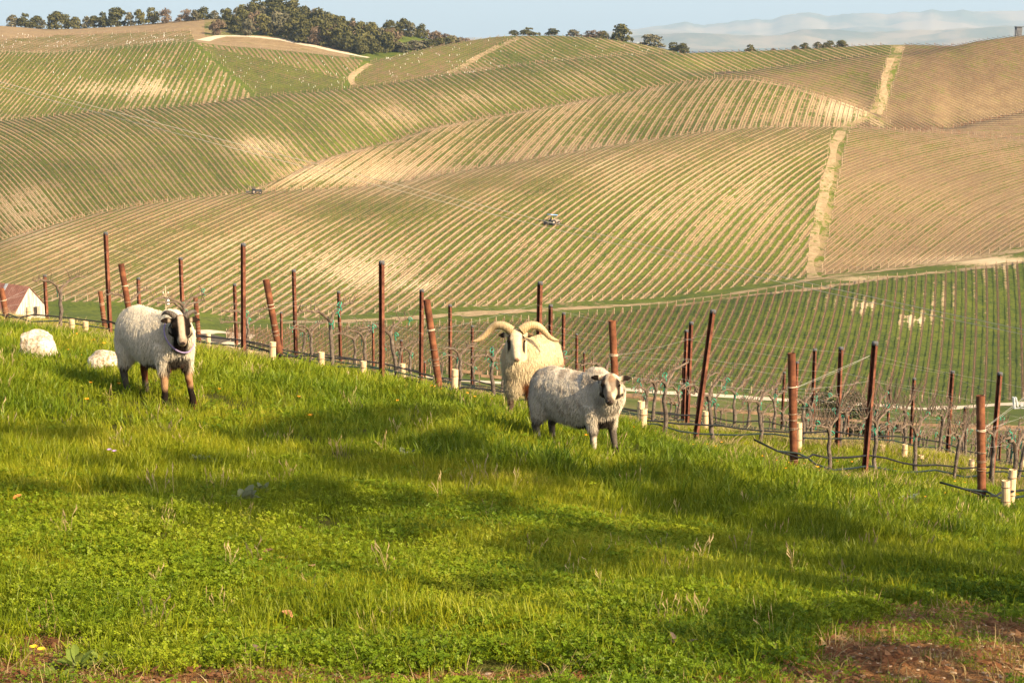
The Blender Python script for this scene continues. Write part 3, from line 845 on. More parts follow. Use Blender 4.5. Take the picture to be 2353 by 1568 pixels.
def row_geometry(fn, segs, rng):
    p0, p1 = segs[:, 0], segs[:, 1]
    dvec = p1 - p0
    ln = np.linalg.norm(dvec, axis=1)
    keep = ln > 0.02
    p0, p1, dvec, ln = p0[keep], p1[keep], dvec[keep], ln[keep]
    if len(ln) == 0: return None
    side = np.stack([dvec[:, 1], -dvec[:, 0], 0 * ln], -1)
    side /= np.maximum(np.linalg.norm(side, axis=1, keepdims=True), 1e-6)
    big = fn == 'valley'
    hw = 0.05 if big else 0.05
    zb, zt = (0.78, 0.93) if big else (0.72, 0.90)
    V, Fc, Mi = [], [], []
    nb = 0
    # cordon: a ridge-shaped strip of canes along the wire
    n = len(ln)
    zz = lambda h: np.stack([0 * ln, 0 * ln, np.full(n, h) + (rng.random(n) - 0.5) * (0.25 if big else 0.1)], -1)
    a0 = p0 - side * hw + zz(zb); a1 = p0 + zz(zt); a2 = p0 + side * hw + zz(zb)
    b0 = p1 - side * hw + zz(zb); b1 = p1 + zz(zt); b2 = p1 + side * hw + zz(zb)
    blk = np.stack([a0, a1, a2, b0, b1, b2], 1).reshape(-1, 3)
    V.append(blk)
    o = (np.arange(n) * 6)[:, None]
    Fc.append((o[:, None, :] + np.array([[0, 3, 4, 1], [1, 4, 5, 2]])[None]).reshape(-1, 4)); Mi.append(np.zeros(2 * n, int))
    nb += len(blk)
    def sticks(P, h, w, mi, lean=None):
        nonlocal nb
        if len(P) == 0: return
        k = len(P)
        ang = rng.random(k) * 6.28
        ring = []
        top = np.stack([(rng.random(k) - 0.5) * 0.06, (rng.random(k) - 0.5) * 0.06, h], -1)
        if lean is not None: top = top + lean
        for j in range(4):
            aa = ang + j * math.pi / 2
            off_ = np.stack([np.cos(aa) * w, np.sin(aa) * w, np.full(k, -0.2)], -1)
            ring.append(P + off_)
        for j in range(4):
            aa = ang + j * math.pi / 2
            ring.append(P + np.stack([np.cos(aa) * w, np.sin(aa) * w, 0 * aa], -1) + top)
        blk = np.stack(ring, 1).reshape(-1, 3)
        V.append(blk)
        o = nb + (np.arange(k) * 8)[:, None]
        Fc.append((o[:, None, :] + np.array([[0, 1, 5, 4], [1, 2, 6, 5], [2, 3, 7, 6], [3, 0, 4, 7], [4, 5, 6, 7]])[None]).reshape(-1, 4)); Mi.append(np.full(5 * k, mi))
        nb += len(blk)
    mid = (p0 + p1) / 2
    pick = rng.random(len(ln)) < ln / 5.5
    k = int(pick.sum())
    sticks(mid[pick], 1.55 + rng.random(k) * 0.25, 0.032, 1)
    if big:
        for rep in range(3):
            pick = rng.random(len(ln)) < ln / 2.2
            k = int(pick.sum())
            P = p0[pick] + dvec[pick] * rng.random((k, 1)) + side[pick] * (rng.random((k, 1)) - 0.5) * 0.35
            sticks(P, 0.7 + rng.random(k) * 0.8, 0.035, 0)
    # end posts
    main = dvec[np.argmax(ln)]
    c = mid.mean(0)
    far = mid[np.argmax(np.linalg.norm(mid - c, axis=1))] - c
    pr = (mid - c) @ (far / max(np.linalg.norm(far), 1e-6))
    ends = np.stack([mid[pr.argmin()], mid[pr.argmax()]])
    sticks(ends, np.array([1.55, 1.55]), 0.075, 2)
    return np.concatenate(V), np.concatenate(Fc), np.concatenate(Mi)
cand = []
for key, lst in ROWSEG.items():
    sg = np.concatenate(lst)
    pu, pv = project(sg[..., 0], sg[..., 1], sg[..., 2])
    ins = (pu[:, 0] > -10) & (pu[:, 0] < 2362)
    L = (np.hypot(pu[:, 0] - pu[:, 1], pv[:, 0] - pv[:, 1]) * ins).sum()
    if L < 14: continue
    cand.append((L, key, sg))
cand.sort(key=lambda t: -t[0])
LEVELS = {}
for (fn_, l_) in ROWSEG: LEVELS.setdefault(fn_, []).append(l_)
for fn_ in LEVELS: LEVELS[fn_].sort(reverse=True)
def nth(n):
    return '%d%s' % (n, 'th' if 10 <= n % 100 <= 20 else {1: 'st', 2: 'nd', 3: 'rd'}.get(n % 10, 'th'))
rest = []
rrng = np.random.default_rng(5)
for i, (L, key, sg) in enumerate(cand):
    g = row_geometry(key[0], sg, rrng)
    if g is None: continue
    if i < 300:
        base = sg.reshape(-1, 3).mean(0)
        o = new_obj('vine_row', mesh_np('vine_row', g[0] - base, g[1], [M_CANE, M_STAKE, M_WOOD], mat_idx=g[2]), loc=tuple(base))
        tag(o, '%s, %s from its %s' % (ROWTXT[key[0]][0], nth(LEVELS[key[0]].index(key[1]) + 1), ROWTXT[key[0]][2]), 'vine row', ROWTXT[key[0]][1])
    else:
        rest.append(g)
if rest:
    off_ = 0; V, Fc, Mi = [], [], []
    for g in rest:
        V.append(g[0]); Fc.append(g[1] + off_); Mi.append(g[2]); off_ += len(g[0])
    o = new_obj('distant_vineyard', mesh_np('distant_vineyard', np.concatenate(V), np.concatenate(Fc), [M_CANE, M_STAKE, M_WOOD], mat_idx=np.concatenate(Mi)))
    tag(o, 'thin bare vine rows on the farther hill blocks', kind='stuff')
print('ROWS', len(cand), 'rest tris', sum(len(g[1]) for g in rest) * 2)

# ------------------------------------------------------------------ near slope
gx = np.concatenate([np.linspace(-45, -10, 24)[:-1], np.linspace(-10, 12, 180), np.linspace(12, 45, 24)[1:]])
gy = np.concatenate([np.linspace(-30, 2, 24)[:-1], np.linspace(2, 43, 330)])
GX, GY = np.meshgrid(gx, gy)
GZ = near_z(GX, GY)
ii = np.arange(GX.size).reshape(GX.shape)
gq = np.stack([ii[:-1, :-1], ii[:-1, 1:], ii[1:, 1:], ii[1:, :-1]], -1).reshape(-1, 4)
m = NT('slope_soil')
P = m.pos()
n1 = m.noise(0.9, 4.0, 0.6, P); n2 = m.noise(14.0, 5.0, 0.65, P); n3 = m.noise(60.0, 3.0, 0.6, P)
vor = m.n('ShaderNodeTexVoronoi'); vor.inputs['Scale'].default_value = 38.0; m.link(P, vor.inputs['Vector'])
soil = m.ramp(m.math('ADD', m.math('MULTIPLY', n2, 0.6), m.math('MULTIPLY', n3, 0.4)), [(0.34, (0.085, 0.040, 0.016)), (0.5, (0.20, 0.095, 0.036)), (0.66, (0.36, 0.22, 0.105))])
moss = m.mix(m.mapr(n3, 0.4, 0.6), (0.045, 0.055, 0.008), (0.09, 0.085, 0.02))
gm = m.attr('bare')
mixf = m.mapr(m.math('ADD', gm, m.math('MULTIPLY', m.math('SUBTRACT', n2, 0.5), 0.8)), 0.25, 0.6)
m.base(m.mix(mixf, moss, soil), 1.0, 0.05)
m.bump(m.math('ADD', n2, m.math('MULTIPLY', n3, 0.5)), 1.0, 0.06)
slope_me = mesh_np('grass_slope', np.stack([GX, GY, GZ], -1).reshape(-1, 3), gq, [m.mat], smooth=True)
slope_o = new_obj('grass_slope', slope_me)
tag(slope_o, kind='structure', label='near grassy slope with reddish bare soil at its lower edge')

# bare-soil cover as seen: strongest in the bottom corners and along the lower edge
BARE = [(60, 1575, 260, 65, 1.3), (40, 1478, 150, 20, .9), (520, 1572, 280, 30, 1.0), (720, 1545, 150, 22, .9), (1000, 1568, 220, 24, .8), (1350, 1575, 330, 32, 1.0), (1560, 1545, 160, 26, .7), (1900, 1575, 320, 55, .9), (1980, 1500, 260, 75, .75), (2150, 1430, 200, 50, .7), (2260, 1510, 190, 85, .85), (1720, 1400, 130, 22, .4), (660, 1308, 70, 16, .6), (2340, 1180, 60, 16, .8), (690, 1455, 60, 14, .35), (1500, 1480, 90, 18, .3)]
def bare_cover(u, v):
    b = np.zeros_like(u)
    for (du, dv, ru, rv, am) in BARE:
        b += am * np.exp(-((u - du) / ru) ** 2 - ((v - dv) / rv) ** 2)
    return np.clip(b, 0, 1)
fwd = np.maximum(GY * CP - GZ * SP, 0.5)
bu, bv_ = 1176 + FPX * GX / fwd, 784 - FPX * (GY * SP + GZ * CP) / fwd
bc = np.where(GY > 2.5, bare_cover(bu, bv_), 0.6)
at_b = slope_me.attributes.new('bare', 'FLOAT', 'POINT'); at_b.data.foreach_set('value', bc.ravel().astype(np.float32))
# ------------------------------------------------------------------ near vineyard: end posts, line posts, wires, hoses, vines, guards
def rust(name, dark, mid, light, sc):
    m = NT(name)
    oi = m.n('ShaderNodeObjectInfo')
    f = m.math('ADD', m.noise(sc, 6.0, 0.65, m.coord()), m.math('MULTIPLY', m.math('SUBTRACT', oi.outputs['Random'], 0.5), 0.12))
    col = m.ramp(f, [(0.32, dark), (0.5, mid), (0.68, light)])
    m.base(col, 0.85, 0.25)
    m.bump(m.noise(sc * 9, 3.0, 0.7, m.coord()), 0.35, 0.003)
    return m.mat
M_PIPE = rust('rusted_pipe', (0.060, 0.021, 0.011), (0.128, 0.043, 0.019), (0.22, 0.085, 0.038), 7.0)
M_STEEL = rust('rusted_steel', (0.055, 0.019, 0.011), (0.125, 0.042, 0.022), (0.22, 0.088, 0.048), 9.0)
M_CAP = noisy_mat('grey_cap', (0.07, 0.07, 0.075), (0.13, 0.13, 0.13), 20.0, 0.8, 0.2)
M_WIRE = noisy_mat('galvanised_wire', (0.26, 0.25, 0.22), (0.42, 0.39, 0.33), 12.0, 0.45, 0.5)
M_BAND = noisy_mat('wire_wrap', (0.12, 0.06, 0.03), (0.30, 0.20, 0.12), 25.0, 0.6, 0.4)
M_BANDP = noisy_mat('pale_wire_wrap', (0.50, 0.38, 0.24), (0.66, 0.54, 0.38), 25.0, 0.6, 0.4)
M_HOSE = noisy_mat('black_drip_hose', (0.008, 0.008, 0.009), (0.020, 0.020, 0.021), 9.0, 0.75, 0.15)
M_HOSEG = noisy_mat('dark_green_hose', (0.008, 0.014, 0.012), (0.014, 0.030, 0.026), 9.0, 0.7, 0.2)
M_TIE = noisy_mat('green_tie_tape', (0.02, 0.26, 0.15), (0.05, 0.42, 0.26), 20.0, 0.5, 0.4)
M_GUARD = noisy_mat('cream_vine_guard', (0.55, 0.38, 0.21), (0.68, 0.50, 0.30), 6.0, 0.6, 0.3)
M_BARK = noisy_mat('vine_bark', (0.055, 0.043, 0.034), (0.13, 0.10, 0.078), 14.0, 0.95, 0.1, 0.9, (0.21, 0.17, 0.135), 0.02)
M_CANE2 = noisy_mat('pruned_cane', (0.075, 0.054, 0.04), (0.16, 0.115, 0.08), 12.0, 0.8, 0.2)

ROWDIR = Vector((0.5, 0.866, 0)).normalized()
def gz(x, y): return terrain_z(x, y)

# --- end posts: leaning rusted pipes (top u, top v, foot u, y distance, label)
END = [
 (3, 662, 16, 33.0, .048, 'leaning rusted pipe post at the far left edge in front of the barn'),
 (230, 668, 240, 41.0, .050, 'short leaning rusted pipe behind the left sheep, beside a tall grey-capped post'),
 (278, 606, 303, 31.5, .048, 'leaning rusted pipe post rising right behind the back of the left sheep'),
 (449, 684, 456, 43.0, .050, 'short rusted pipe end standing behind the head of the left sheep'),
 (611, 642, 645, 28.5, .048, 'leaning rusted pipe right of the left sheep, with a pale tube at its foot'),
 (980, 688, 1013, 26.8, .048, 'leaning rusted pipe post just left of the horned ram'),
 (1406, 736, 1421, 25.6, .048, 'rusted pipe post rising behind the head of the right sheep'),
 (1818, 811, 1830, 23.3, .048, 'thick rusted pipe post near the bush, nearly upright with a hose tied at its foot'),
 (2252, 908, 2265, 21.5, .048, 'thick rusted pipe post at far right beside two cream tubes'),
]
END_GEOM = []
for (u0, v0, u1, y, rad, lab) in END:
    top = at(u0, v0, y)
    fx = at(u1, v0, y).x
    fz = gz(fx, y)
    foot = Vector((fx, y, fz))
    t = empty('end_post', foot)
    tag(t, lab, 'post', 'rusted pipe end posts at the row ends')
    axis = top - foot
    L = axis.length
    mb = MB()
    n = 20
    # open pipe with wall thickness
    def ring(p, r, d):
        s = d.orthogonal().normalized(); w = d.cross(s)
        return [p + (s * math.cos(2 * math.pi * j / n) + w * math.sin(2 * math.pi * j / n)) * r for j in range(n)]
    d = axis.normalized()
    bot = -d * 0.25
    rings = [ring(bot, rad, d), ring(axis, rad, d), ring(axis, rad - 0.008, d), ring(axis - d * 0.25, rad - 0.008, d)]
    vs = [p for r_ in rings for p in r_]
    fs = [(k * n + j, k * n + (j + 1) % n, (k + 1) * n + (j + 1) % n, (k + 1) * n + j) for k in range(3) for j in range(n)]
    fs.append(tuple(3 * n + j for j in range(n)))
    mb.raw(vs, fs)
    mb.build('pipe', M_PIPE, t, smooth=False)
    for (w, mt, k) in ((0.70, M_BANDP, 2), (0.50, M_BAND, 2), (0.43, M_BAND, 2), (0.36, M_BAND, 3), (0.12, M_BAND, 2)):
        b = MB()
        for j in range(k):
            c = d * (L * (w + random.uniform(-.02, .02)) + j * 0.011)
            nrm = (d + Vector((random.uniform(-.12, .12), random.uniform(-.12, .12), 0))).normalized()
            s = nrm.orthogonal().normalized(); w2 = nrm.cross(s)
            b.tube([c + (s * math.cos(a) + w2 * math.sin(a)) * (rad + 0.005) for a in np.linspace(0, 2 * math.pi, 17)], 0.0045, 5, caps=False)
        b.build('wire_wrap', mt, t)
    END_GEOM.append((foot, top, d, L))

# --- line posts: rusted steel channel with a grey cap (top u, top v, foot u, y)
LINE = [
 (103, 633, 106, 44.0), (243, 536, 247, 35.2), (250, 697, 250, 52.0), (318, 640, 319, 43.0), (415, 594, 418, 40.0), (425, 702, 427, 58.0),
 (559, 562, 555, 32.4), (539, 654, 541, 46.0), (646, 718, 646, 62.0), (675, 622, 677, 40.3), (778, 671, 781, 49.0), (857, 744, 857, 66.0), (69, 716, 70, 60.0), (922, 782, 922, 62.0),
 (877, 603, 875, 28.9), (969, 667, 966, 36.5), (1034, 702, 1034, 44.0), (1085, 750, 1084, 55.0), (976, 832, 976, 80.0), (1131, 797, 1130, 70.0),
 (1241, 650, 1236, 30.3), (1265, 702, 1264, 38.0), (1295, 720, 1294, 46.0), (1325, 768, 1325, 58.0), (1342, 810, 1341, 76.0),
 (1638, 713, 1604, 27.8), (1588, 742, 1582, 35.2), (1577, 760, 1574, 41.0), (1571, 830, 1569, 52.0), (1802, 856, 1798, 57.0), (1783, 893, 1780, 68.0),
 (1932, 800, 1928, 32.7), (1872, 803, 1869, 41.0), (1831, 832, 1829, 47.0), (1949, 934, 1948, 74.0), (2044, 892, 2041, 56.0),
 (2010, 788, 1994, 25.5), (2188, 854, 2182, 38.2), (2100, 870, 2096, 45.0), (2165, 954, 2162, 66.0), (2111, 980, 2111, 85.0), (1998, 907, 1996, 64.0),
 (2297, 858, 2286, 30.4), (2217, 936, 2215, 56.0), (2299, 997, 2297, 68.0), (2342, 985, 2339, 72.0), (2420, 930, 2416, 44.0),
]
def line_label(k):
    u, v, _, y = LINE[k]
    same = sorted(LINE)
    near = 'tall' if y < 34 else ('mid-size' if y < 52 else 'small distant')
    # nearest landmark among the end posts, sheep, bush
    LM = [(60, 'the barn'), (365, 'the left sheep'), (620, 'the leaning left pipe'), (990, 'the pipe beside the ram'), (1180, 'the horned ram'), (1390, 'the right sheep'), (1822, 'the upright thick pipe'), (1930, 'the bush'), (2258, 'the far right pipe')]
    lu, ln = min(LM, key=lambda q_: abs(q_[0] - u))
    side = 'right of' if u > lu + 12 else ('left of' if u < lu - 12 else 'behind')
    return near, side, ln
_cnt = {}
_labs = [line_label(k) for k in range(len(LINE))]
proto_line = None
SECT = [(-.032, .022), (-.032, -.034), (-.024, -.034), (-.024, .012), (.024, .012), (.024, -.034), (.032, -.034), (.032, .022)]
def make_line_post(H):
    mb = MB()
    n = len(SECT)
    zs = (-0.5, H)
    vs = [Vector((x, y, z)) for z in zs for (x, y) in SECT]
    mb.raw(vs, [(j, (j + 1) % n, n + (j + 1) % n, n + j) for j in range(n)] + [tuple(n + j for j in range(n))])
    for i in range(int(H / 0.3)):
        z = 0.25 + i * 0.3
        for sx in (-1, 1):
            mb.box((sx * .0325, -.004, z), (.006, .012, .05))
    ch = mb.mesh('channel', M_STEEL)
    c = MB()
    c.tube([(0, 0, H - .030), (0, 0, H - 0.004), (0, 0, H + .018), (0, 0, H + .026)], [.040, .042, .042, .032], 14)
    return ch, c.mesh('cap', M_CAP, True)
LINE_ROOTS = []
rank = {}
for k, (u0, v0, u1, y) in enumerate(LINE):
    top = at(u0, v0, y)
    fx = at(u1, v0, y).x
    fz = min(gz(fx, y), top.z - 1.2)
    H0 = 1.75
    foot_z = top.z - H0
    lean = Vector((top.x - fx, 0, H0))
    t = empty('line_post', (fx, y, foot_z))
    q_ = Vector((0, 0, 1)).rotation_difference(lean.normalized())
    t.rotation_mode = 'QUATERNION'
    t.rotation_quaternion = q_ @ Matrix.Rotation(-0.75 + random.uniform(-.08, .08), 3, 'Z').to_quaternion()
    if proto_line is None:
        proto_line = make_line_post(H0)
    new_obj('channel', proto_line[0], t)
    new_obj('cap', proto_line[1], t)
    # post driven deeper where the ground is lower
    if fz < foot_z - 0.45:
        ex = MB(); ex.box((0, 0, (fz - foot_z) / 2 - 0.45), (.055, .036, foot_z - fz - 0.1))
        ex.build('shank', M_STEEL, t)
    key = _labs[k]
    rank.setdefault(key, []).append(k)
    LINE_ROOTS.append((t, Vector((fx, y, foot_z)), top))
for key, ks in rank.items():
    near, side, ln = key
    ks.sort(key=lambda k: abs(LINE[k][0]))
    for j, k in enumerate(ks):
        if len(ks) == 1:
            lab = '%s rusty channel post with grey cap, %s %s' % (near, side, ln)
        else:
            o_ = ['leftmost', 'second from left', 'third from left', 'fourth from left', 'fifth from left', 'sixth from left'][min(j, 5)]
            if j == len(ks) - 1: o_ = 'rightmost'
            lab = '%s rusty post %s %s, %s of them' % (near, side, ln, o_)
        tag(LINE_ROOTS[k][0], lab, 'post', 'rusty capped line posts along the vine rows')

# --- the rows themselves (end post index -> direction of the row)
ROWS = []
for i in (0, 2, 4, 5, 6, 7, 8):
    ROWS.append((END_GEOM[i][0].copy(), i))
ROWNAME = {0: 'row by the barn', 2: 'row behind the left sheep', 4: 'row between the sheep', 5: 'row left of the ram',
           6: 'row behind the right sheep', 7: 'upright thick pipe row', 8: 'far right pipe row'}
def row_pt(foot, s, h, off=0.0):
    x = foot.x + ROWDIR.x * s + ROWDIR.y * off; y = foot.y + ROWDIR.y * s - ROWDIR.x * off
    return Vector((x, y, gz(x, y) + h))
# wires: galvanised strands, one object per strand
for foot, i in ROWS:
    for (h, nm) in ((0.92, 'fruiting wire'), (1.28, 'middle wire'), (1.62, 'top wire')):
        mb = MB()
        pts = [END_GEOM[i][0] + (END_GEOM[i][1] - END_GEOM[i][0]) * min(0.97, 0.70 if h > 1.1 else 0.55)]
        for s in np.arange(2.6, 48, 5.6):
            pts.append(row_pt(foot, s, h))
        fine = []
        for a_, b_ in zip(pts[:-1], pts[1:]):
            for w in (0, .25, .5, .75):
                p = a_.lerp(b_, w); p.z -= 0.10 * w * (1 - w)
                fine.append(p)
        fine.append(pts[-1])
        mb.tube(fine, 0.0014, 3, caps=False)
        o = mb.build('trellis_wire', M_WIRE)
        tag(o, 'thin galvanised %s on the %s' % (nm, ROWNAME[i]), 'wire', 'trellis wires along the near vine rows')
# drip hoses: two dark hoses per row
for foot, i in ROWS:
    for k, (h, mt, nm) in enumerate(((0.30, M_HOSE, 'black drip hose'), (0.20, M_HOSEG, 'dark green drip hose'))):
        mb = MB()
        pts = []
        rs = random.Random(i * 10 + k)
        if k == 0 or i in (7, 8):
            pts.append(foot + Vector((-0.50, -0.1, 0.42 if i == 7 else 0.36)))
            pts.append(foot + Vector((-0.22, -0.09, 0.28)))
        pts.append(foot + Vector((0.02, -0.075, 0.20 + .05 * k)))
        pts.append(foot + Vector((0.16, 0.05, 0.17)))
        s = 0.5
        while s < 42:
            pts.append(row_pt(foot, s, h + rs.uniform(-.05, .05) - 0.06 * math.sin(s * 1.12) ** 2, rs.uniform(-.05, .05)))
            s += 0.7
        pts = pts[:4] + [(pts[j - 1] + pts[j] * 2 + pts[j + 1]) / 4 for j in range(4, len(pts) - 1)] + [pts[-1]]
        mb.tube(pts, 0.013, 6)
        o = mb.build('drip_hose', mt, smooth=True)
        tag(o, '%s slung low along the %s' % (nm, ROWNAME[i]), 'hose', 'drip hoses along the near vine rows')
# loose slack strand running to the first line post at the two right rows
for i, lab in ((7, 'slanting tie-back wire between the upright thick pipe and its first post'), (8, 'slanting tie-back wire from the far right pipe to the frame edge')):
    f_, t_, d_, L_ = END_GEOM[i]
    mb = MB()
    mb.tube([f_ + d_ * L_ * 0.70, row_pt(f_, 2.6, 1.62)], 0.002, 4)
    tag(mb.build('tie_wire', M_WIRE), lab, 'wire')

# --- vines: gnarled trunk, two cordon arms with pruned spurs, green ties
def vine_variant(seed, wild=0.0):
    r = random.Random(seed)
    tr = MB()
    h = r.uniform(0.62, 0.80)
    pts, rad = [], []
    x = y = 0.0
    for k in range(8):
        w = k / 7
        x += r.uniform(-.025, .025); y += r.uniform(-.02, .02)
        pts.append((x, y, -0.12 + (h + 0.12) * w)); rad.append(0.034 - 0.010 * w + r.uniform(-.004, .005))
    tr.tube(pts, rad, 7)
    cd = MB()
    head = Vector(pts[-1])
    for sgn in (-1, 1):
        p = head.copy(); prev = p.copy()
        arm = [p.copy() - Vector((0, 0, .05))]; ra = [.024]
        L = r.uniform(0.55, 0.85); z = r.uniform(.08, .2)
        for k in range(1, 9):
            w = k / 8
            arm.append(head + Vector((r.uniform(-.02, .02) , 0, 0)) + Vector((0, sgn * L * w, z * math.sin(min(w * 2.2, 1.5)) + r.uniform(-.02, .02)))); ra.append(.022 - .010 * w)
        cd.tube(arm, ra, 6)
        for k in range(1, 9):
            for _ in range(1 + int(wild * 1) + (r.random() < .4)):
                b = Vector(arm[k]) + Vector((0, r.uniform(-.03, .03), 0.0))
                Ls_ = r.uniform(.07, .20) * (1 + wild * 1.6)
                dx, dy = r.uniform(-.5, .5), r.uniform(-.5, .5)
                e = b + Vector((dx * Ls_, dy * Ls_, Ls_ * r.uniform(.6, 1)))
                mid_ = b.lerp(e, .5) + Vector((r.uniform(-.015, .015), r.uniform(-.015, .015), 0))
                cd.tube([b, mid_, e], [.0065, .0052, .004], 4)
    ties = []
    for k in range(r.choice((1, 2, 3))):
        tb = MB()
        c = Vector((0, r.uniform(-.6, .6), h + r.uniform(.05, .2))) if k else Vector((0, 0, h * .95))
        tb.tube([c + Vector((.03 * math.cos(a), .012 * math.sin(a) * 2, .03 * math.sin(a))) for a in np.linspace(0, 6.28, 9)], .006, 4, caps=False)
        tb.box(c + Vector((.02, 0, -.05)), (.012, .006, .09), Matrix.Rotation(r.uniform(-.5, .5), 3, 'Y'))
        ties.append(tb.mesh('tie', M_TIE))
    return tr.mesh('trunk', M_BARK, True), cd.mesh('cordon', M_CANE2), ties
VINES = [vine_variant(s) for s in range(7)]
WILD = [vine_variant(40 + s, 1.0) for s in range(3)]
vr = random.Random(3)
VKIND = ['first', 'second', 'third', 'fourth', 'fifth', 'sixth', 'seventh', 'eighth', 'ninth', 'tenth', 'eleventh', 'twelfth', 'thirteenth', 'fourteenth', 'fifteenth', 'sixteenth', 'seventeenth', 'eighteenth', 'nineteenth', 'twentieth', 'last']
far_vines = []
for foot, i in ROWS:
    s = 1.25; k = 0
    while s < 62:
        p = row_pt(foot, s, 0.0, vr.uniform(-.05, .05))
        uu, vv = project(p.x, p.y, p.z + 0.6)
        if -60 < uu < 2420:
            wild = (i == 7 and s < 8) or (i == 6 and 9 < s < 16)
            var = vr.choice(WILD if wild else VINES)
            if s < 26:
                t = empty('grapevine', p, math.atan2(-ROWDIR.x, ROWDIR.y) + (math.pi if vr.random() < .5 else 0))
                sc = vr.uniform(0.92, 1.1); t.scale = (sc, sc, sc)
                new_obj('trunk', var[0], t); new_obj('cordon', var[1], t)
                for tm_ in var[2]: new_obj('tie', tm_, t)
                tag(t, '%s grapevine %sfrom the near end of the %s' % (VKIND[min(k, 20)], 'with tangled canes ' if wild else '', ROWNAME[i]), 'grapevine', 'bare grapevines in the near rows')
            else:
                t = empty('grapevine', p, math.atan2(-ROWDIR.x, ROWDIR.y))
                new_obj('trunk', var[0], t); new_obj('cordon', var[1], t)
                tag(t, '%s grapevine far down the %s' % (VKIND[k] if k < 20 else nth(k + 1), ROWNAME[i]), 'grapevine', 'bare grapevines in the near rows')
            k += 1
        s += 1.75 + vr.uniform(-.15, .15)

# --- cream vine guards (tubes) with tie bands: (u top, v top, v foot, y, lean)
GUARD = [(2323, 1078, 1160, 22.5, .03, 'cream vine guard tube at the far right edge, half hidden behind a taller one'), (2314, 1103, 1195, 21.3, -.03, 'large cream vine guard tube in front at the far right edge, with two dark bands'),
 (1471, 921, 990, 24.5, .02, 'cream tube behind another, just right of the right sheep'), (1475, 938, 996, 23.6, .03, 'cream tube leaning in front of another, right of the right sheep'),
 (624, 785, 825, 28.3, .03, 'cream tube at the foot of the leaning pipe right of the left sheep'), (737, 808, 850, 29.0, .01, 'cream tube left of the tall post in the middle'), (833, 829, 872, 29.3, .02, 'cream tube just left of the tallest middle post'),
 (1003, 862, 905, 27.5, -.01, 'cream tube directly behind the pipe left of the ram'), (1043, 848, 905, 27.0, .02, 'cream tube between the leaning pipe and the ram'), (925, 835, 880, 33.0, 0, 'thin cream tube beside a vine trunk left of the ram'),
 (165, 733, 760, 33.5, 0, 'cream tube poking out of the tall grass left of the left sheep'), (195, 738, 775, 32.5, .02, 'cream tube in the grass nearer the left sheep'), (575, 805, 822, 33.5, 0, 'short cream tube low in grass near the leaning pipe'),
 (65, 705, 740, 38.0, 0, 'cream tube in front of the barn wall'), (1621, 944, 978, 33.0, 0, 'cream tube beside the leaning capped post'), (1836, 970, 1000, 30.0, 0, 'cream tube half hidden by the upright thick pipe'),
 (1973, 1020, 1045, 36.0, 0, 'small cream tube left of the nearest capped post'), (2027, 1021, 1050, 34.0, 0, 'small cream tube just right of the nearest capped post'), (2078, 1020, 1060, 33.0, .01, 'cream tube right of the nearest capped post'), (2116, 1045, 1066, 33.0, 0, 'short cream tube low beside the hose right of centre'),
 (2232, 1054, 1088, 32.0, 0, 'cream tube just left of the far right pipe'), (2250, 1068, 1090, 31.5, 0, 'short cream tube touching the far right pipe'), (2352, 1000, 1030, 40.0, 0, 'cream tube at the right frame edge'), (478, 765, 800, 36.0, .0, 'cream tube low in grass right of the left sheep')]
for (u, v0, v1, y, ln_, lab) in GUARD:
    top = at(u, v0, y)
    g = gz(top.x, y)
    H = max(top.z - g, 0.3)
    t = empty('vine_guard', (top.x, y, top.z - H))
    tag(t, lab, 'vine guard', 'cream vine guard tubes')
    mb = MB()
    n = 14; R0 = 0.046
    lx = ln_ * 2
    rings = [[Vector((lx * (z / H) * .3 + R * math.cos(2 * math.pi * j / n), R * math.sin(2 * math.pi * j / n), z)) for j in range(n)] for (z, R) in ((-.15, R0), (H * .5, R0 * 1.02), (H, R0), (H, R0 - .005), (H - .2, R0 - .005))]
    vs = [p for r_ in rings for p in r_]
    mb.raw(vs, [(k * n + j, k * n + (j + 1) % n, (k + 1) * n + (j + 1) % n, (k + 1) * n + j) for k in range(4) for j in range(n)] + [tuple(4 * n + j for j in range(n))])
    mb.build('tube', M_GUARD, t)
    for w in (0.42, 0.82) if H > .35 else (0.7,):
        b = MB(); b.tube([Vector((lx * w * .3 + (R0 + .004) * math.cos(a), (R0 + .004) * math.sin(a), H * w)) for a in np.linspace(0, 6.2832, 15)], .006, 5, caps=False)
        b.build('tie_band', M_BAND, t)
# ------------------------------------------------------------------ sheep: one continuous body each, horns / eyes / fleece as parts
def loft(rings_def, n=20):
    """rings: (centre, right-vector * half width, up-vector * half height) -> verts, faces of a capped loft"""
    V, Fc = [], []
    for (c, s, w) in rings_def:
        for j in range(n):
            a = 2 * math.pi * j / n
            V.append(tuple(Vector(c) + Vector(s) * math.cos(a) + Vector(w) * math.sin(a)))
    for i in range(len(rings_def) - 1):
        for j in range(n):
            k = (j + 1) % n
            Fc.append((i * n + j, i * n + k, (i + 1) * n + k, (i + 1) * n + j))
    Fc.append(tuple(reversed(range(n))))
    e = (len(rings_def) - 1) * n
    Fc.append(tuple(e + j for j in range(n)))
    return V, Fc

def path_rings(pts, rad, flat=1.0, side=None):
    """pts along a limb, (rx, ry) or r per point"""
    out = []
    pts = [Vector(p) for p in pts]
    for i, p in enumerate(pts):
        d = (pts[min(i + 1, len(pts) - 1)] - pts[max(i - 1, 0)]).normalized()
        s = Vector(side) if side is not None else (Vector((0, 1, 0)) if abs(d.y) < .8 else Vector((0, 0, 1)))
        s = (s - d * s.dot(d)).normalized()
        w = d.cross(s)
        r = rad[i]
        rx, ry = (r if isinstance(r, tuple) else (r, r * flat))
        out.append((p, s * rx, w * ry))
    return out

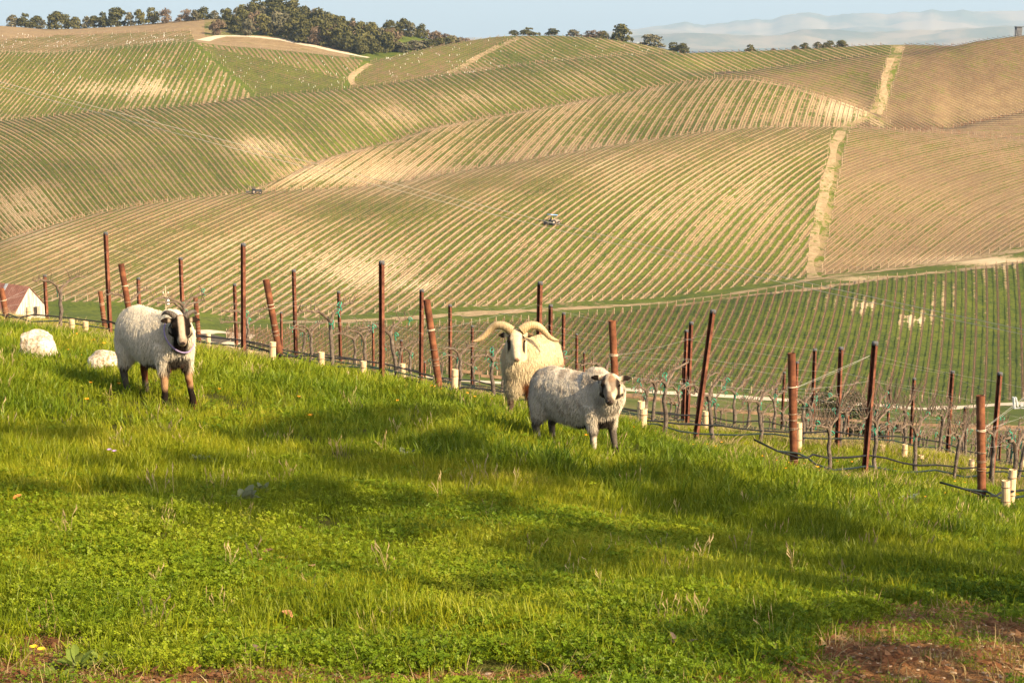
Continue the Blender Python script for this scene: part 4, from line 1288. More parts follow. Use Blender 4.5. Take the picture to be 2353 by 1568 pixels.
def voxel_union(name, parts, voxel, smooth_it, mat):
    me = bpy.data.meshes.new(name)
    V, Fc = [], []
    for v, f in parts:
        b = len(V); V.extend(v); Fc.extend([tuple(i + b for i in x) for x in f])
    me.from_pydata(V, [], Fc)
    bm = bmesh.new(); bm.from_mesh(me)
    bmesh.ops.recalc_face_normals(bm, faces=bm.faces)
    bm.to_mesh(me); bm.free()
    o = new_obj(name, me)
    r = o.modifiers.new('r', 'REMESH'); r.mode = 'VOXEL'; r.voxel_size = voxel
    s = o.modifiers.new('s', 'SMOOTH'); s.factor = 0.5; s.iterations = smooth_it
    bpy.context.view_layer.update()
    dg = bpy.context.evaluated_depsgraph_get()
    res = bpy.data.meshes.new_from_object(o.evaluated_get(dg))
    res.name = name
    bpy.data.objects.remove(o)
    bpy.data.meshes.remove(me)
    res.materials.clear(); res.materials.append(mat)
    res.polygons.foreach_set('use_smooth', [True] * len(res.polygons))
    return res

def coat_mat(name, rough=1.0):
    m = NT(name)
    c = m.n('ShaderNodeAttribute', attribute_name='coat')
    f = m.noise(38.0, 4.0, 0.7, m.coord())
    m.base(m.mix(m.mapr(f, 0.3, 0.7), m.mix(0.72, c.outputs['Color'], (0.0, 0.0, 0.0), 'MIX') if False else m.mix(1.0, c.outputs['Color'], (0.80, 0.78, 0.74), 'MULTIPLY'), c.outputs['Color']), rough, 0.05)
    m.bump(m.noise(70.0, 3.0, 0.6, m.coord()), 0.5, 0.01)
    return m.mat
M_COAT = coat_mat('sheep_coat')
M_FLEECE = NT('fleece_locks')
_c = M_FLEECE.n('ShaderNodeAttribute', attribute_name='coat')
M_FLEECE.base(_c.outputs['Color'], 1.0, 0.05); M_FLEECE = M_FLEECE.mat
M_EYE = NT('sheep_eye').base((0.012, 0.008, 0.005), 0.15, 0.5).mat
M_HOOF = noisy_mat('dark_hoof', (0.02, 0.016, 0.013), (0.05, 0.04, 0.03), 20.0, 0.6)
M_NOSE_D = noisy_mat('dark_nose', (0.03, 0.02, 0.018), (0.10, 0.065, 0.055), 40.0, 0.5, 0.4)
M_NOSE_P = noisy_mat('pink_nose', (0.42, 0.20, 0.14), (0.60, 0.34, 0.24), 40.0, 0.5, 0.4)

WHITE = np.array((0.60, 0.525, 0.405)); CREAM = np.array((0.54, 0.43, 0.265)); BLACK = np.array((0.014, 0.010, 0.008)); BROWN = np.array((0.115, 0.038, 0.014)); GREY = np.array((0.20, 0.17, 0.14)); TAN = np.array((0.30, 0.15, 0.065))

def seg_d(P, a, b):
    a = np.array(a); b = np.array(b)
    ab = b - a
    w = np.clip(((P - a) @ ab) / (ab @ ab), 0, 1)
    return np.linalg.norm(P - (a + w[:, None] * ab), axis=1)

def blend(C, mask, col):
    return C * (1 - mask[:, None]) + col * mask[:, None]
def soft(x, a, b):
    t = np.clip((x - a) / (b - a), 0, 1)
    return t * t * (3 - 2 * t)
def n3(P, s, seed):
    return (vnoise(P[:, 0] * s + P[:, 2] * s * .7, P[:, 1] * s - P[:, 2] * s * .6, seed) + vnoise(P[:, 1] * s * 1.3 + 5, P[:, 2] * s * 1.3, seed + 1)) / 2

def build_sheep(cfg):
    """local frame: +x towards the chest, y left, z up, feet at z = 0"""
    sc = cfg.get('scale', 1.0)
    h = cfg['back']                    # height of the back
    girth = cfg['girth']
    hx, hy, hz = cfg['head']           # poll (top of the head) position
    fd = Vector(cfg['face']).normalized()      # the way the nose points
    parts = []
    # trunk: rump to chest, deep chest narrowing to the flank
    L = cfg['len']
    prof = [(-.52, .80, .30, .30), (-.50, .80, .62, .62), (-.44, .78, .84, .86), (-.32, .765, .97, .98), (-.15, .75, 1.06, 1.02), (.02, .745, 1.08, 1.04), (.18, .75, 1.02, 1.05), (.32, .765, .90, 1.02), (.43, .785, .74, .92), (.50, .80, .52, .66), (.53, .80, .28, .34)]
    rings = []
    hh = girth * 0.5
    for (x, zc, kw, kh) in prof:
        dip = cfg.get('hump', 0.0) * math.exp(-((x + .28) / .18) ** 2)
        zt = h * (zc + 0.0) - hh * .20 + dip
        rings.append(((x * L, 0, zt), Vector((0, hh * .86 * kw, 0)), Vector((0, 0, hh * kh))))
    parts.append(loft(rings, 24))
    # neck from the chest to the back of the skull
    poll = Vector((hx, hy, hz))
    up_h = Vector((0, 0, 1)) - fd * fd.z
    up_h.normalize()
    side_h = fd.cross(up_h).normalized()     # right of the animal
    nb = Vector((.34 * L, 0, h * .80))
    skull = poll - up_h * .075 + fd * .00
    mid1 = nb.lerp(skull, .4) + Vector((.05, 0, -.02)); mid2 = nb.lerp(skull, .75) + Vector((.03, 0, -.01))
    nw = cfg.get('neck', 1.0)
    parts.append(loft(path_rings([nb - Vector((.08, 0, .02)), nb + Vector((.02, 0, 0)), mid1, mid2, skull - fd * .03], [(.15 * nw, .21 * nw), (.145 * nw, .20 * nw), (.115 * nw, .15 * nw), (.088 * nw, .108 * nw), (.062, .075)], side=(0, 1, 0)), 20))
    # head: skull widening at the eyes, tapering muzzle
    hs = cfg.get('hs', 1.0)
    HR = [(-.055, .040, .040, -.07), (-.035, .066, .066, -.072), (.0, .076, .080, -.078), (.045, .074, .082, -.085), (.09, .064, .076, -.092), (.135, .052, .064, -.098), (.175, .044, .054, -.104), (.205, .041, .048, -.108), (.228, .034, .038, -.110), (.240, .020, .022, -.112)]
    rings = []
    nose_len = cfg.get('nose', 1.0)
    for (x, rw, rh, dz) in HR:
        rings.append((poll + fd * (x * hs * nose_len) + up_h * (dz * hs), side_h * (rw * hs), up_h * (rh * hs)))
    parts.append(loft(rings, 20))
    # brow ridges and jaw
    def ball(c, r, sx=1, sy=1, sz=1, n=12):
        V, Fc = [], []
        for i in range(1, n // 2):
            t = math.pi * i / (n // 2)
            for j in range(n):
                p = 2 * math.pi * j / n
                V.append(tuple(c + side_h * (r * sx * math.sin(t) * math.cos(p)) + fd * (r * sy * math.sin(t) * math.sin(p)) + up_h * (r * sz * math.cos(t))))
        nr = n // 2 - 1
        Fc = [(i * n + j, i * n + (j + 1) % n, (i + 1) * n + (j + 1) % n, (i + 1) * n + j) for i in range(nr - 1) for j in range(n)]
        Fc.append(tuple(range(n))); Fc.append(tuple(reversed(range((nr - 1) * n, nr * n))))
        return V, Fc
    for sg in (-1, 1):
        parts.append(ball(poll + fd * .052 * hs + side_h * (sg * .060 * hs) - up_h * .048 * hs, .027 * hs))
        parts.append(ball(poll + fd * .05 * hs + side_h * (sg * .045 * hs) - up_h * .125 * hs, .040 * hs, 1, 1.4, 1))
    # ears: flat leaves out to the side
    for sg in (-1, 1):
        e0 = poll + fd * (-.012) + side_h * (sg * .060 * hs) - up_h * (.052 * hs)
        out_d = (side_h * sg + up_h * cfg.get('earup', -.06) - fd * .12).normalized()
        flat = (fd * .8 + up_h * .5 * 1).normalized()
        wd = out_d.cross(flat).normalized()
        el = cfg.get('ear', .12)
        er = []
        for (w, r, t) in ((0, .018, .014), (.2, .026, .011), (.45, .034, .009), (.7, .028, .008), (.9, .014, .007), (1.0, .005, .005)):
            er.append((e0 + out_d * (el * w) - up_h * (.012 * w * w), wd * r, flat * t))
        parts.append(loft(er, 12))
    # legs
    legs = cfg['legs']
    for (lx, ly, fx, fy, kind) in legs:
        top = Vector((lx * L, ly, h * .50))
        if kind == 'fore':
            pts = [Vector((lx * L - .01, ly * .9, h * .66)), top, Vector((lx * L + (fx * .5), ly + fy * .3, h * .30)), Vector((lx * L + fx * .8, ly + fy * .7, h * .12)), Vector((lx * L + fx, ly + fy, .045)), Vector((lx * L + fx + .012, ly + fy, -.07))]
            rad = [.095, .066, .036, .027, .030, .036]
        else:
            pts = [Vector((lx * L + .02, ly * .8, h * .68)), Vector((lx * L + .035, ly, h * .52)), Vector((lx * L - .015, ly + fy * .2, h * .38)), Vector((lx * L - .065 + fx * .5, ly + fy * .4, h * .27)), Vector((lx * L - .045 + fx * .8, ly + fy * .8, h * .13)), Vector((lx * L - .03 + fx, ly + fy, .045)), Vector((lx * L - .015 + fx, ly + fy, -.05))]
            rad = [(.10, .14), (.080, .115), (.052, .066), (.034, .040), (.027, .029), (.030, .032), (.036, .038)]
        parts.append(loft(path_rings(pts, rad, side=(0, 1, 0)), 14))
    # tail stub
    parts.append(loft(path_rings([Vector((-.50 * L, 0, h * .86)), Vector((-.56 * L, 0, h * .78)), Vector((-.57 * L, 0, h * .62))], [.05, .045, .025], side=(0, 1, 0)), 10))
    if cfg.get('beard'):
        parts.append(loft(path_rings([Vector((.38 * L, 0, h * .72)), Vector((.50 * L, 0, h * .62)), Vector((.53 * L, 0, h * .47)), Vector((.50 * L, 0, h * .41))], [(.13, .09), (.11, .07), (.065, .045), (.02, .02)], side=(0, 1, 0)), 14))
    body = voxel_union('body', parts, 0.0095, 6, M_COAT)
    n = len(body.vertices)
    P = np.zeros(n * 3); body.vertices.foreach_get('co', P); P = P.reshape(-1, 3)
    N = np.zeros(n * 3); body.vertices.foreach_get('normal', N); N = N.reshape(-1, 3)
    HM = np.stack([(P - np.array(poll)) @ np.array(fd), (P - np.array(poll)) @ np.array(side_h), (P - np.array(poll)) @ np.array(up_h)], -1) / hs
    inhead = (HM[:, 0] > -.05) & (HM[:, 2] > -.19) & (HM[:, 0] < .30) & (np.abs(HM[:, 1]) < .098)
    inhead |= (np.abs(HM[:, 1]) >= .07) & (np.abs(HM[:, 1]) < .25) & (HM[:, 0] > -.075) & (HM[:, 0] < .05) & (HM[:, 2] > -.115) & (HM[:, 2] < .06)
    legness = soft(P[:, 2], h * .42, h * .30)
    # lumpy wool: push the trunk out in soft clumps
    wool = (1 - legness) * np.where(inhead, 0.0, 1.0)
    lump = (n3(P, 9, 31) - .5) * .016 + (n3(P, 24, 33) - .5) * .006
    lump = lump + (vnoise(P[:, 0] * 26 + P[:, 1] * 26, P[:, 2] * 5, 8) - .5) * .009
    P2 = P + N * (lump * wool)[:, None]
    body.vertices.foreach_set('co', P2.astype(np.float32).ravel())
    body.update()
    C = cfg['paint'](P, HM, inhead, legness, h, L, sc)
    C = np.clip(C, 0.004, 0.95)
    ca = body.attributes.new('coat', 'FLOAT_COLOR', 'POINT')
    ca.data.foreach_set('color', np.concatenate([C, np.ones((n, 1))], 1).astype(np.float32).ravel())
    root = empty('sheep', cfg['loc'], cfg['rz'])
    root.scale = (sc, sc, sc)
    new_obj('body', body, root)
    # fleece: short hanging locks growing off the skin
    rg = np.random.default_rng(cfg['seed'])
    wgt = wool * cfg.get('fleece_w', lambda P: np.ones(len(P)))(P)
    cand_ = np.nonzero(wgt > .1)[0]
    pk = rg.choice(cand_, size=cfg.get('locks', 16000), p=(wgt[cand_] / wgt[cand_].sum()))
    base = P2[pk] + (rg.random((len(pk), 3)) - .5) * .012
    Nn = N[pk]
    down = np.array((0, 0, -1.0)); 
    ln_ = cfg.get('lock', .035) * (0.6 + .8 * rg.random(len(pk))) * cfg.get('lock_f', lambda P: np.ones(len(P)))(P2[pk])
    dr = Nn * cfg.get('puff', .75) + down * .85 + (rg.random((len(pk), 3)) - .5) * .45
    dr /= np.linalg.norm(dr, axis=1, keepdims=True)
    sd = np.cross(dr, Nn + 1e-3); sd /= np.maximum(np.linalg.norm(sd, axis=1, keepdims=True), 1e-5)
    wd_ = .0030 * (0.7 + .8 * rg.random(len(pk)))[:, None]
    th = Nn * .0025
    tip = base + dr * ln_[:, None] + down * (ln_ * .25)[:, None]
    V = np.stack([base - sd * wd_, base + sd * wd_, base + th, tip], 1).reshape(-1, 3)
    o4 = (np.arange(len(pk)) * 4)[:, None, None]
    Fc = (o4 + np.array([[0, 1, 3], [1, 2, 3], [2, 0, 3]])[None]).reshape(-1, 3)
    fm = mesh_np('fleece', V, Fc, [M_FLEECE])
    lc = np.repeat(C[pk] * (0.86 + .22 * rg.random((len(pk), 1))), 4, axis=0)
    fa = fm.attributes.new('coat', 'FLOAT_COLOR', 'POINT')
    fa.data.foreach_set('color', np.concatenate([lc, np.ones((len(lc), 1))], 1).astype(np.float32).ravel())
    fo = new_obj('fleece', fm, root)
    fo['kind'] = 'stuff'
    # eyes
    for sg in (-1, 1):
        eb = MB()
        v, f = ball(poll + fd * .066 * hs + side_h * (sg * .071 * hs) - up_h * .056 * hs, .0145 * hs)
        eb.raw(v, f); eb.build('eye', M_EYE, root, True)
    # nose pad with two nostrils
    nb_ = MB()
    c = poll + fd * (.238 * hs * nose_len) - up_h * (.098 * hs)
    v, f = ball(c, .021 * hs, 1.15, .45, .75); nb_.raw(v, f)
    nb_.build('nose', cfg['nose_mat'], root, True)
    nn = MB()
    for sg in (-1, 1):
        v, f = ball(c + side_h * (sg * .015 * hs) + fd * .006 * hs - up_h * .002, .0075 * hs, 1.0, .9, .7, 8); nn.raw(v, f)
    no = nn.build('nostril', M_EYE, root, True)
    # mouth line
    ml = MB()
    ml.tube([c + side_h * (x * hs) - fd * (.010 + abs(x) * 1.3) * hs - up_h * ((.034 - abs(x) * .10) * hs) for x in (-.036, -.024, -.012, 0, .012, .024, .036)], .0035 * hs, 5)
    ml.build('mouth', M_EYE, root)
    return root, poll, fd, up_h, side_h, hs

def horn_part(root, pts, r0, r1, mat, ridge=26, flat=.75):
    """ridged, slightly flattened tapering horn along pts"""
    cx = [Vector(p) for p in pts]
    N_ = 60
    ts = np.linspace(0, len(cx) - 1, N_)
    sm = [np.interp(ts, range(len(cx)), [c[k] for c in cx]) for k in range(3)]
    for _ in range(40):
        for k in range(3):
            sm[k][1:-1] = (sm[k][:-2] + 2 * sm[k][1:-1] + sm[k][2:]) / 4
    P = [Vector((sm[0][i], sm[1][i], sm[2][i])) for i in range(N_)]
    rr = []
    for i in range(N_):
        w = i / (N_ - 1)
        r = r0 * (1 - w) ** .75 + r1
        r *= 1 + .07 * math.sin(w * ridge * 2 * math.pi) * (1 - w)
        rr.append((r, r * flat))
    mb = MB(); v, f = loft(path_rings(P, rr, side=(0, .3, 1)), 12); mb.raw(v, f)
    return mb.build('horn', mat, root, True)
def horn_mat(name, c1, c2, c3):
    m = NT(name)
    w = m.n('ShaderNodeTexWave'); w.wave_type = 'BANDS'; w.bands_direction = 'Y'
    w.inputs['Scale'].default_value = 22.0; w.inputs['Distortion'].default_value = 3.0; w.inputs['Detail'].default_value = 3.0
    m.link(m.coord(), w.inputs['Vector'])
    f = m.noise(14.0, 4.0, 0.6, m.coord())
    m.base(m.mix(m.math('MULTIPLY', w.outputs['Fac'], 0.45), m.mix(m.mapr(f, .3, .7), c1, c2), c3), 0.55, 0.35)
    m.bump(w.outputs['Fac'], .35, .006)
    return m.mat
M_HORN = horn_mat('ram_horn', (0.40, 0.27, 0.13), (0.58, 0.42, 0.22), (0.12, 0.08, 0.045))
M_HORND = horn_mat('dark_horn', (0.06, 0.045, 0.034), (0.13, 0.10, 0.075), (0.03, 0.024, 0.018))

def facing(rz, u, v, y):
    """unit vector towards the camera in a sheep's local frame"""
    p = at(u, v, y)
    d = (-p).normalized()
    return Matrix.Rotation(-rz, 3, 'Z') @ d

def face_dir(rz, u, v, y, down=.35, yaw=0.0):
    d = facing(rz, u, v, y)
    d = Matrix.Rotation(yaw, 3, 'Z') @ Vector((d.x, d.y, 0)).normalized()
    return Vector((d.x, d.y, -down))

# --- paint jobs
def paint_left(P, H, inh, leg, h, L, sc):
    C = np.tile(WHITE, (len(P), 1))
    C = blend(C, soft(n3(P, 7, 3), .55, .8) * .5, np.array((0.55, 0.44, 0.30)))
    # black socks, tan shins in front
    C = blend(C, leg * (P[:, 0] < 0) * (.9), BLACK)
    C = blend(C, leg * (P[:, 0] >= 0) * .9, TAN)
    C = blend(C, soft(P[:, 2], h * .22, h * .14) * (P[:, 0] >= 0), BLACK)
    # dark belly, breast and throat patches
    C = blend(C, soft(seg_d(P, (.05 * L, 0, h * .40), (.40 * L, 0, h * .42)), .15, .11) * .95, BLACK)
    C = blend(C, soft(seg_d(P, (.47 * L, -.02, h * .66), (.50 * L, 0, h * .78)), .085, .055), BLACK)
    C = blend(C, soft(n3(P, 12, 9), .62, .75) * soft(P[:, 2], h * .52, h * .42) * .9, BROWN)
    thr = (H[:, 0] > -.10) & (H[:, 2] < -.16) & (H[:, 2] > -.32) & (P[:, 0] > .42 * L)
    C = blend(C, thr * soft(np.abs(H[:, 1]), .075, .05), BLACK)
    hd = inh
    Hc = np.tile(np.array((0.40, 0.31, 0.22)), (len(P), 1))
    Hc = blend(Hc, soft(n3(H, 20, 23), .5, .7) * .4, np.array((0.22, 0.14, 0.09)))
    st = soft(np.abs(np.abs(H[:, 1]) - .054), .034, .022) * soft(H[:, 0], .215, .16) * (H[:, 2] > -.15)
    Hc = blend(Hc, st, BLACK)
    Hc = blend(Hc, soft(np.abs(H[:, 1]), .100, .108), np.array((0.03, 0.02, 0.014)))
    Hc = blend(Hc, soft(H[:, 0], .0, -.035) * .9, BLACK)
    Hc = blend(Hc, soft(H[:, 2], -.155, -.17), BLACK)
    Hc = blend(Hc, soft(np.linalg.norm(H - np.array((.235, 0, -.10)), axis=1), .055, .035) * .6, np.array((0.20, 0.14, 0.10)))
    C = np.where(hd[:, None], Hc, C)
    return C
def paint_ram(P, H, inh, leg, h, L, sc):
    C = np.tile(CREAM, (len(P), 1))
    C = blend(C, soft(n3(P, 8, 5), .6, .75) * .35, np.array((0.42, 0.28, 0.14)))
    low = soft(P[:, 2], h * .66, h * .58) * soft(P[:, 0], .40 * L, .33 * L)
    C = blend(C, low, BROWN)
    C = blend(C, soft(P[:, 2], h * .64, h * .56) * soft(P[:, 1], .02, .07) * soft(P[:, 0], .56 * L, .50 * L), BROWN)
    C = blend(C, leg * .95, np.array((0.07, 0.045, 0.035)))
    C = blend(C, soft(P[:, 2], h * .22, h * .18) * (P[:, 0] < 0) * (P[:, 2] > h * .07), np.array((0.72, 0.64, 0.54)))
    C = blend(C, soft(n3(P, 30, 6), .80, .86) * .8, np.array((0.05, 0.03, 0.02)))
    Hc = np.tile(np.array((0.60, 0.48, 0.31)), (len(P), 1))
    st = soft(np.abs(np.abs(H[:, 1]) - .066), .020, .010) * soft(np.abs(H[:, 0] - .075), .075, .055) * (H[:, 2] > -.16)
    Hc = blend(Hc, st, np.array((0.03, 0.022, 0.018)))
    Hc = blend(Hc, soft(np.abs(H[:, 1]), .100, .108), np.array((0.035, 0.024, 0.018)))
    Hc = blend(Hc, soft(n3(H, 16, 7), .6, .8) * .4, np.array((0.60, 0.36, 0.18)))
    C = np.where(inh[:, None], Hc, C)
    return C
def paint_right(P, H, inh, leg, h, L, sc):
    C = np.tile(np.array((0.54, 0.465, 0.36)), (len(P), 1))
    C = blend(C, soft(n3(P, 14, 15), .46, .72) * .6, np.array((0.22, 0.17, 0.125)))
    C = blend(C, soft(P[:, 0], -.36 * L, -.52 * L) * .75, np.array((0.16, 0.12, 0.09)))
    C = blend(C, leg * soft(n3(P, 12, 17), .3, .55) * .9, np.array((0.06, 0.048, 0.04)))
    C = blend(C, soft(P[:, 2], h * .17, h * .10), BLACK)
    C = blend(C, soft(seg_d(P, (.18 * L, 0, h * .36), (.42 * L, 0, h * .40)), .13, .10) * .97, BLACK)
    Hc = np.tile(np.array((0.56, 0.46, 0.33)), (len(P), 1))
    Hc = blend(Hc, soft(n3(H, 26, 19), .44, .60) * .75, np.array((0.11, 0.07, 0.05)))
    Hc = blend(Hc, soft(np.linalg.norm(H - np.array((.03, .0, -.015)), axis=1), .06, .03) * .35, TAN)
    Hc = blend(Hc, soft(np.abs(np.abs(H[:, 1]) - .062), .024, .012) * soft(np.abs(H[:, 0] - .06), .06, .03), np.array((0.035, 0.025, 0.02)))
    Hc = blend(Hc, soft(np.abs(H[:, 1]), .100, .108), np.array((0.022, 0.016, 0.012)))
    Hc = blend(Hc, soft(H[:, 0], .185, .225) * .85, np.array((0.05, 0.036, 0.03)))
    Hc = blend(Hc, soft(H[:, 2], -.145, -.16) * .9, np.array((0.03, 0.022, 0.018)))
    C = np.where(inh[:, None], Hc, C)
    return C

# --- left ewe
def place(u, v, y, dz=0.0):
    p = at(u, v, y)
    return Vector((p.x, y, gz(p.x, y) + dz))
RZ1 = math.radians(-47)
S1 = build_sheep(dict(seed=1, loc=place(362, 930, 17.2), rz=RZ1, scale=1.0, back=.785, girth=.465, len=.86, hump=.03, head=(.56, -.11, .80), face=face_dir(RZ1, 440, 760, 17, .62, .10),
    hs=1.0, neck=1.0, ear=.115, earup=-.02, nose_mat=M_NOSE_D, lock=.028, locks=24000, puff=.36,
    legs=[(.33, -.115, .02, .0, 'fore'), (.31, .125, .05, .03, 'fore'), (-.36, -.12, .06, 0, 'hind'), (-.37, .12, -.02, 0, 'hind')], paint=paint_left))
tag(S1[0], 'white sheep with black legs, striped face, dark horns and lavender collar, standing at left', 'sheep', 'sheep on the grassy slope')
r_, poll, fd, uh, sh, hs = S1
for sg in (-1, 1):
    b = poll - fd * .02 + sh * (sg * .040) - uh * .02
    horn_part(r_, [b, b + sh * (sg * .04) + uh * .026 - fd * .02, b + sh * (sg * .085) + uh * .014 - fd * .05, b + sh * (sg * .11) - uh * .025 - fd * .06], .024, .005, M_HORND, 14)
# lavender collar round the neck
cb = MB()
cc = Vector((.43, -.045, .61)); ax = (Vector((.55, -.10, .74)) - Vector((.30, 0, .56))).normalized()
s_ = Vector((0, 1, 0)); w_ = ax.cross(s_).normalized()
for rr_ in (0, .009):
    cb.tube([cc + ax * rr_ + s_ * (.135 * math.cos(a)) + w_ * (.165 * math.sin(a)) for a in np.linspace(0, 2 * math.pi, 33)], .0055, 6, caps=False)
co_ = cb.build('collar', noisy_mat('lavender_strap', (0.20, 0.15, 0.27), (0.32, 0.25, 0.40), 30.0, 0.7), r_)

# --- horned ram
RZ2 = math.radians(-112)
S2 = build_sheep(dict(seed=2, loc=place(1222, 962, 19.6, .03), rz=RZ2, scale=1.0, back=.83, girth=.46, len=.90, hump=.0, head=(.50, .03, .955), face=face_dir(RZ2, 1165, 790, 19, .70, .04), beard=True,
    hs=1.08, neck=1.25, ear=.115, earup=-.10, nose=1.1, nose_mat=M_NOSE_P, lock=.042, locks=26000, puff=.28, lock_f=lambda P: np.where((P[:, 0] > .28) & (np.abs(P[:, 1]) < .16), 1.35, .55),
    legs=[(.34, -.10, .03, .0, 'fore'), (.33, .11, .02, .0, 'fore'), (-.36, -.12, .05, 0, 'hind'), (-.37, .12, 0, 0, 'hind')], paint=paint_ram))
tag(S2[0], 'cream ram with wide sweeping horns, shaggy chest and brown flank, standing behind the right sheep', 'sheep', 'sheep on the grassy slope')
r_, poll, fd, uh, sh, hs = S2
for sg in (-1, 1):
    b = poll - fd * .02 + sh * (sg * .045) - uh * .012
    dn = .0 if sg < 0 else .0
    horn_part(r_, [b, b + sh * (sg * .07) + uh * .042 - fd * .04, b + sh * (sg * .155) + uh * .026 - fd * .06, b + sh * (sg * .225) - uh * .03 - fd * .04, b + sh * (sg * .275) - uh * .085 + fd * .01, b + sh * (sg * .345) - uh * .105 + fd * .03, b + sh * (sg * .37) - uh * .095 + fd * .04], .043, .007, M_HORN, 22)

# --- right sheep, hornless
RZ3 = math.radians(-45)
S3 = build_sheep(dict(seed=3, loc=place(1322, 1020, 17.4), rz=RZ3, scale=.98, back=.735, girth=.475, len=.92, hump=.02, head=(.56, -.15, .80), face=face_dir(RZ3, 1390, 880, 17, .60, -.05),
    hs=1.05, neck=1.18, ear=.125, earup=.10, nose_mat=M_NOSE_D, lock=.022, locks=26000, puff=.42,
    legs=[(.34, -.12, .03, .0, 'fore'), (.33, .13, .05, .03, 'fore'), (-.38, -.12, .05, 0, 'hind'), (-.38, .13, -.03, 0, 'hind')], paint=paint_right))
tag(S3[0], 'hornless grey white sheep with mottled face and dark ears standing in front of the ram', 'sheep', 'sheep on the grassy slope')

# --- limestone boulders half sunk in the tall grass
M_LIME = NT('limestone')
_pc = M_LIME.coord()
_f = M_LIME.math('ADD', M_LIME.math('MULTIPLY', M_LIME.noise(5.0, 5.0, .65, _pc), .6), M_LIME.math('MULTIPLY', M_LIME.noise(40.0, 3.0, .7, _pc), .4))
M_LIME.base(M_LIME.ramp(_f, [(.36, (.20, .13, .07)), (.47, (.48, .39, .28)), (.60, (.70, .62, .49))]), 1.0, .05)
M_LIME.bump(_f, .9, .03); M_LIME = M_LIME.mat
def boulder(u, v, y, size, seed, lab, rz):
    me = bpy.data.meshes.new('boulder')
    bm = bmesh.new()
    bmesh.ops.create_icosphere(bm, subdivisions=5, radius=1.0)
    rr = random.Random(seed)
    planes = []
    for _ in range(9):
        nrm = Vector((rr.gauss(0, 1), rr.gauss(0, 1), rr.gauss(0, .8))).normalized(); planes.append((nrm, rr.uniform(.62, .9)))
    for vtx in bm.verts:
        p = vtx.co
        for nrm, dd in planes:
            k = p.dot(nrm)
            if k > dd: p -= nrm * (k - dd) * .9
        a = np.array([[p.x, p.y, p.z]])
        p *= 1 + float((n3(a, 3, seed)[0] - .5) * .22 + (n3(a, 11, seed + 3)[0] - .5) * .07)
        vtx.co = (p.x * size[0], p.y * size[1], p.z * size[2])
    bm.to_mesh(me); bm.free()
    me.materials.append(M_LIME)
    me.polygons.foreach_set('use_smooth', [True] * len(me.polygons))
    p = place(u, v, y)
    o = new_obj('boulder', me, loc=(p.x, p.y, p.z + size[2] * .55)); o.rotation_euler = (.1, .12, rz)
    tag(o, lab, 'boulder', 'pale limestone boulders in the grass')
boulder(88, 825, 19.5, (.22, .20, .235), 5, 'larger pale limestone boulder in tall grass near the left edge', .4)
boulder(245, 845, 18.6, (.20, .18, .165), 8, 'low rounded pale boulder in the grass just left of the left sheep', 1.2)
# ------------------------------------------------------------------ oaks on the far hills
def leaf_mat(name, c1, c2, c3, transl=0.25):
    m = NT(name)
    oi = m.n('ShaderNodeObjectInfo')
    f = m.noise(0.55, 3.0, 0.6, m.pos())
    f = m.math('ADD', f, m.math('MULTIPLY', m.math('SUBTRACT', oi.outputs['Random'], 0.5), 0.22))
    g = m.noise(7.0, 2.0, 0.5, m.pos())
    f = m.math('ADD', f, m.math('MULTIPLY', m.math('SUBTRACT', g, 0.5), 0.5))
    col = m.ramp(f, [(0.28, c1), (0.5, c2), (0.74, c3)])
    m.base(col, 0.8, 0.15)
    return m.mat
M_OAK = leaf_mat('oak_leaves', (0.036, 0.037, 0.010), (0.072, 0.068, 0.020), (0.125, 0.110, 0.036))
M_GREYOAK = leaf_mat('grey_oak_leaves', (0.060, 0.058, 0.030), (0.110, 0.100, 0.055), (0.170, 0.145, 0.085))
M_BROWNT = leaf_mat('bare_twigs', (0.095, 0.066, 0.042), (0.16, 0.112, 0.072), (0.25, 0.18, 0.115))
M_TRUNK = noisy_mat('oak_bark', (0.055, 0.042, 0.032), (0.13, 0.10, 0.078), 3.0, 0.95, 0.1)

def crown_mesh(name, seed, mat, n=900, size=.055, twig=False, flat=.8):
    """crown of many leaf-clump faces; unit tree is 1 high"""
    r = np.random.default_rng(seed)
    nb = r.integers(8, 12)
    cs = np.stack([(r.random(nb) - .5) * .60, (r.random(nb) - .5) * .60, .20 + r.random(nb) * .56], -1)
    cs[0, 2] = .16; cs[2, 2] = .18; cs[1, 2] = .80; cs[1, :2] *= .4
    rs = .17 + r.random(nb) * .13
    w = rs ** 2 / (rs ** 2).sum()
    b = r.choice(nb, n, p=w)
    d = r.normal(size=(n, 3)); d /= np.linalg.norm(d, axis=1, keepdims=True)
    d[:, 2] = np.where(d[:, 2] < -.35, -d[:, 2] * .5, d[:, 2])
    rad = rs[b] * (.55 + .5 * r.random(n) ** .6)
    p = cs[b] + d * rad[:, None]
    p[:, 2] = np.minimum(p[:, 2] * 1.0, 1.0)
    s = size * (.6 + .9 * r.random(n))[:, None]
    nn = d + r.normal(size=(n, 3)) * .55; nn /= np.linalg.norm(nn, axis=1, keepdims=True)
    t = np.cross(nn, r.normal(size=(n, 3))); t /= np.linalg.norm(t, axis=1, keepdims=True)
    bt = np.cross(nn, t)
    k = .28 if twig else .75
    V = np.stack([p - t * s, p - bt * s * k + nn * s * .25, p + t * s * 1.1, p + bt * s * k + nn * s * .2], 1).reshape(-1, 3)
    Fq = np.arange(4 * n).reshape(-1, 4)
    return mesh_np(name, V, Fq, [mat]), cs
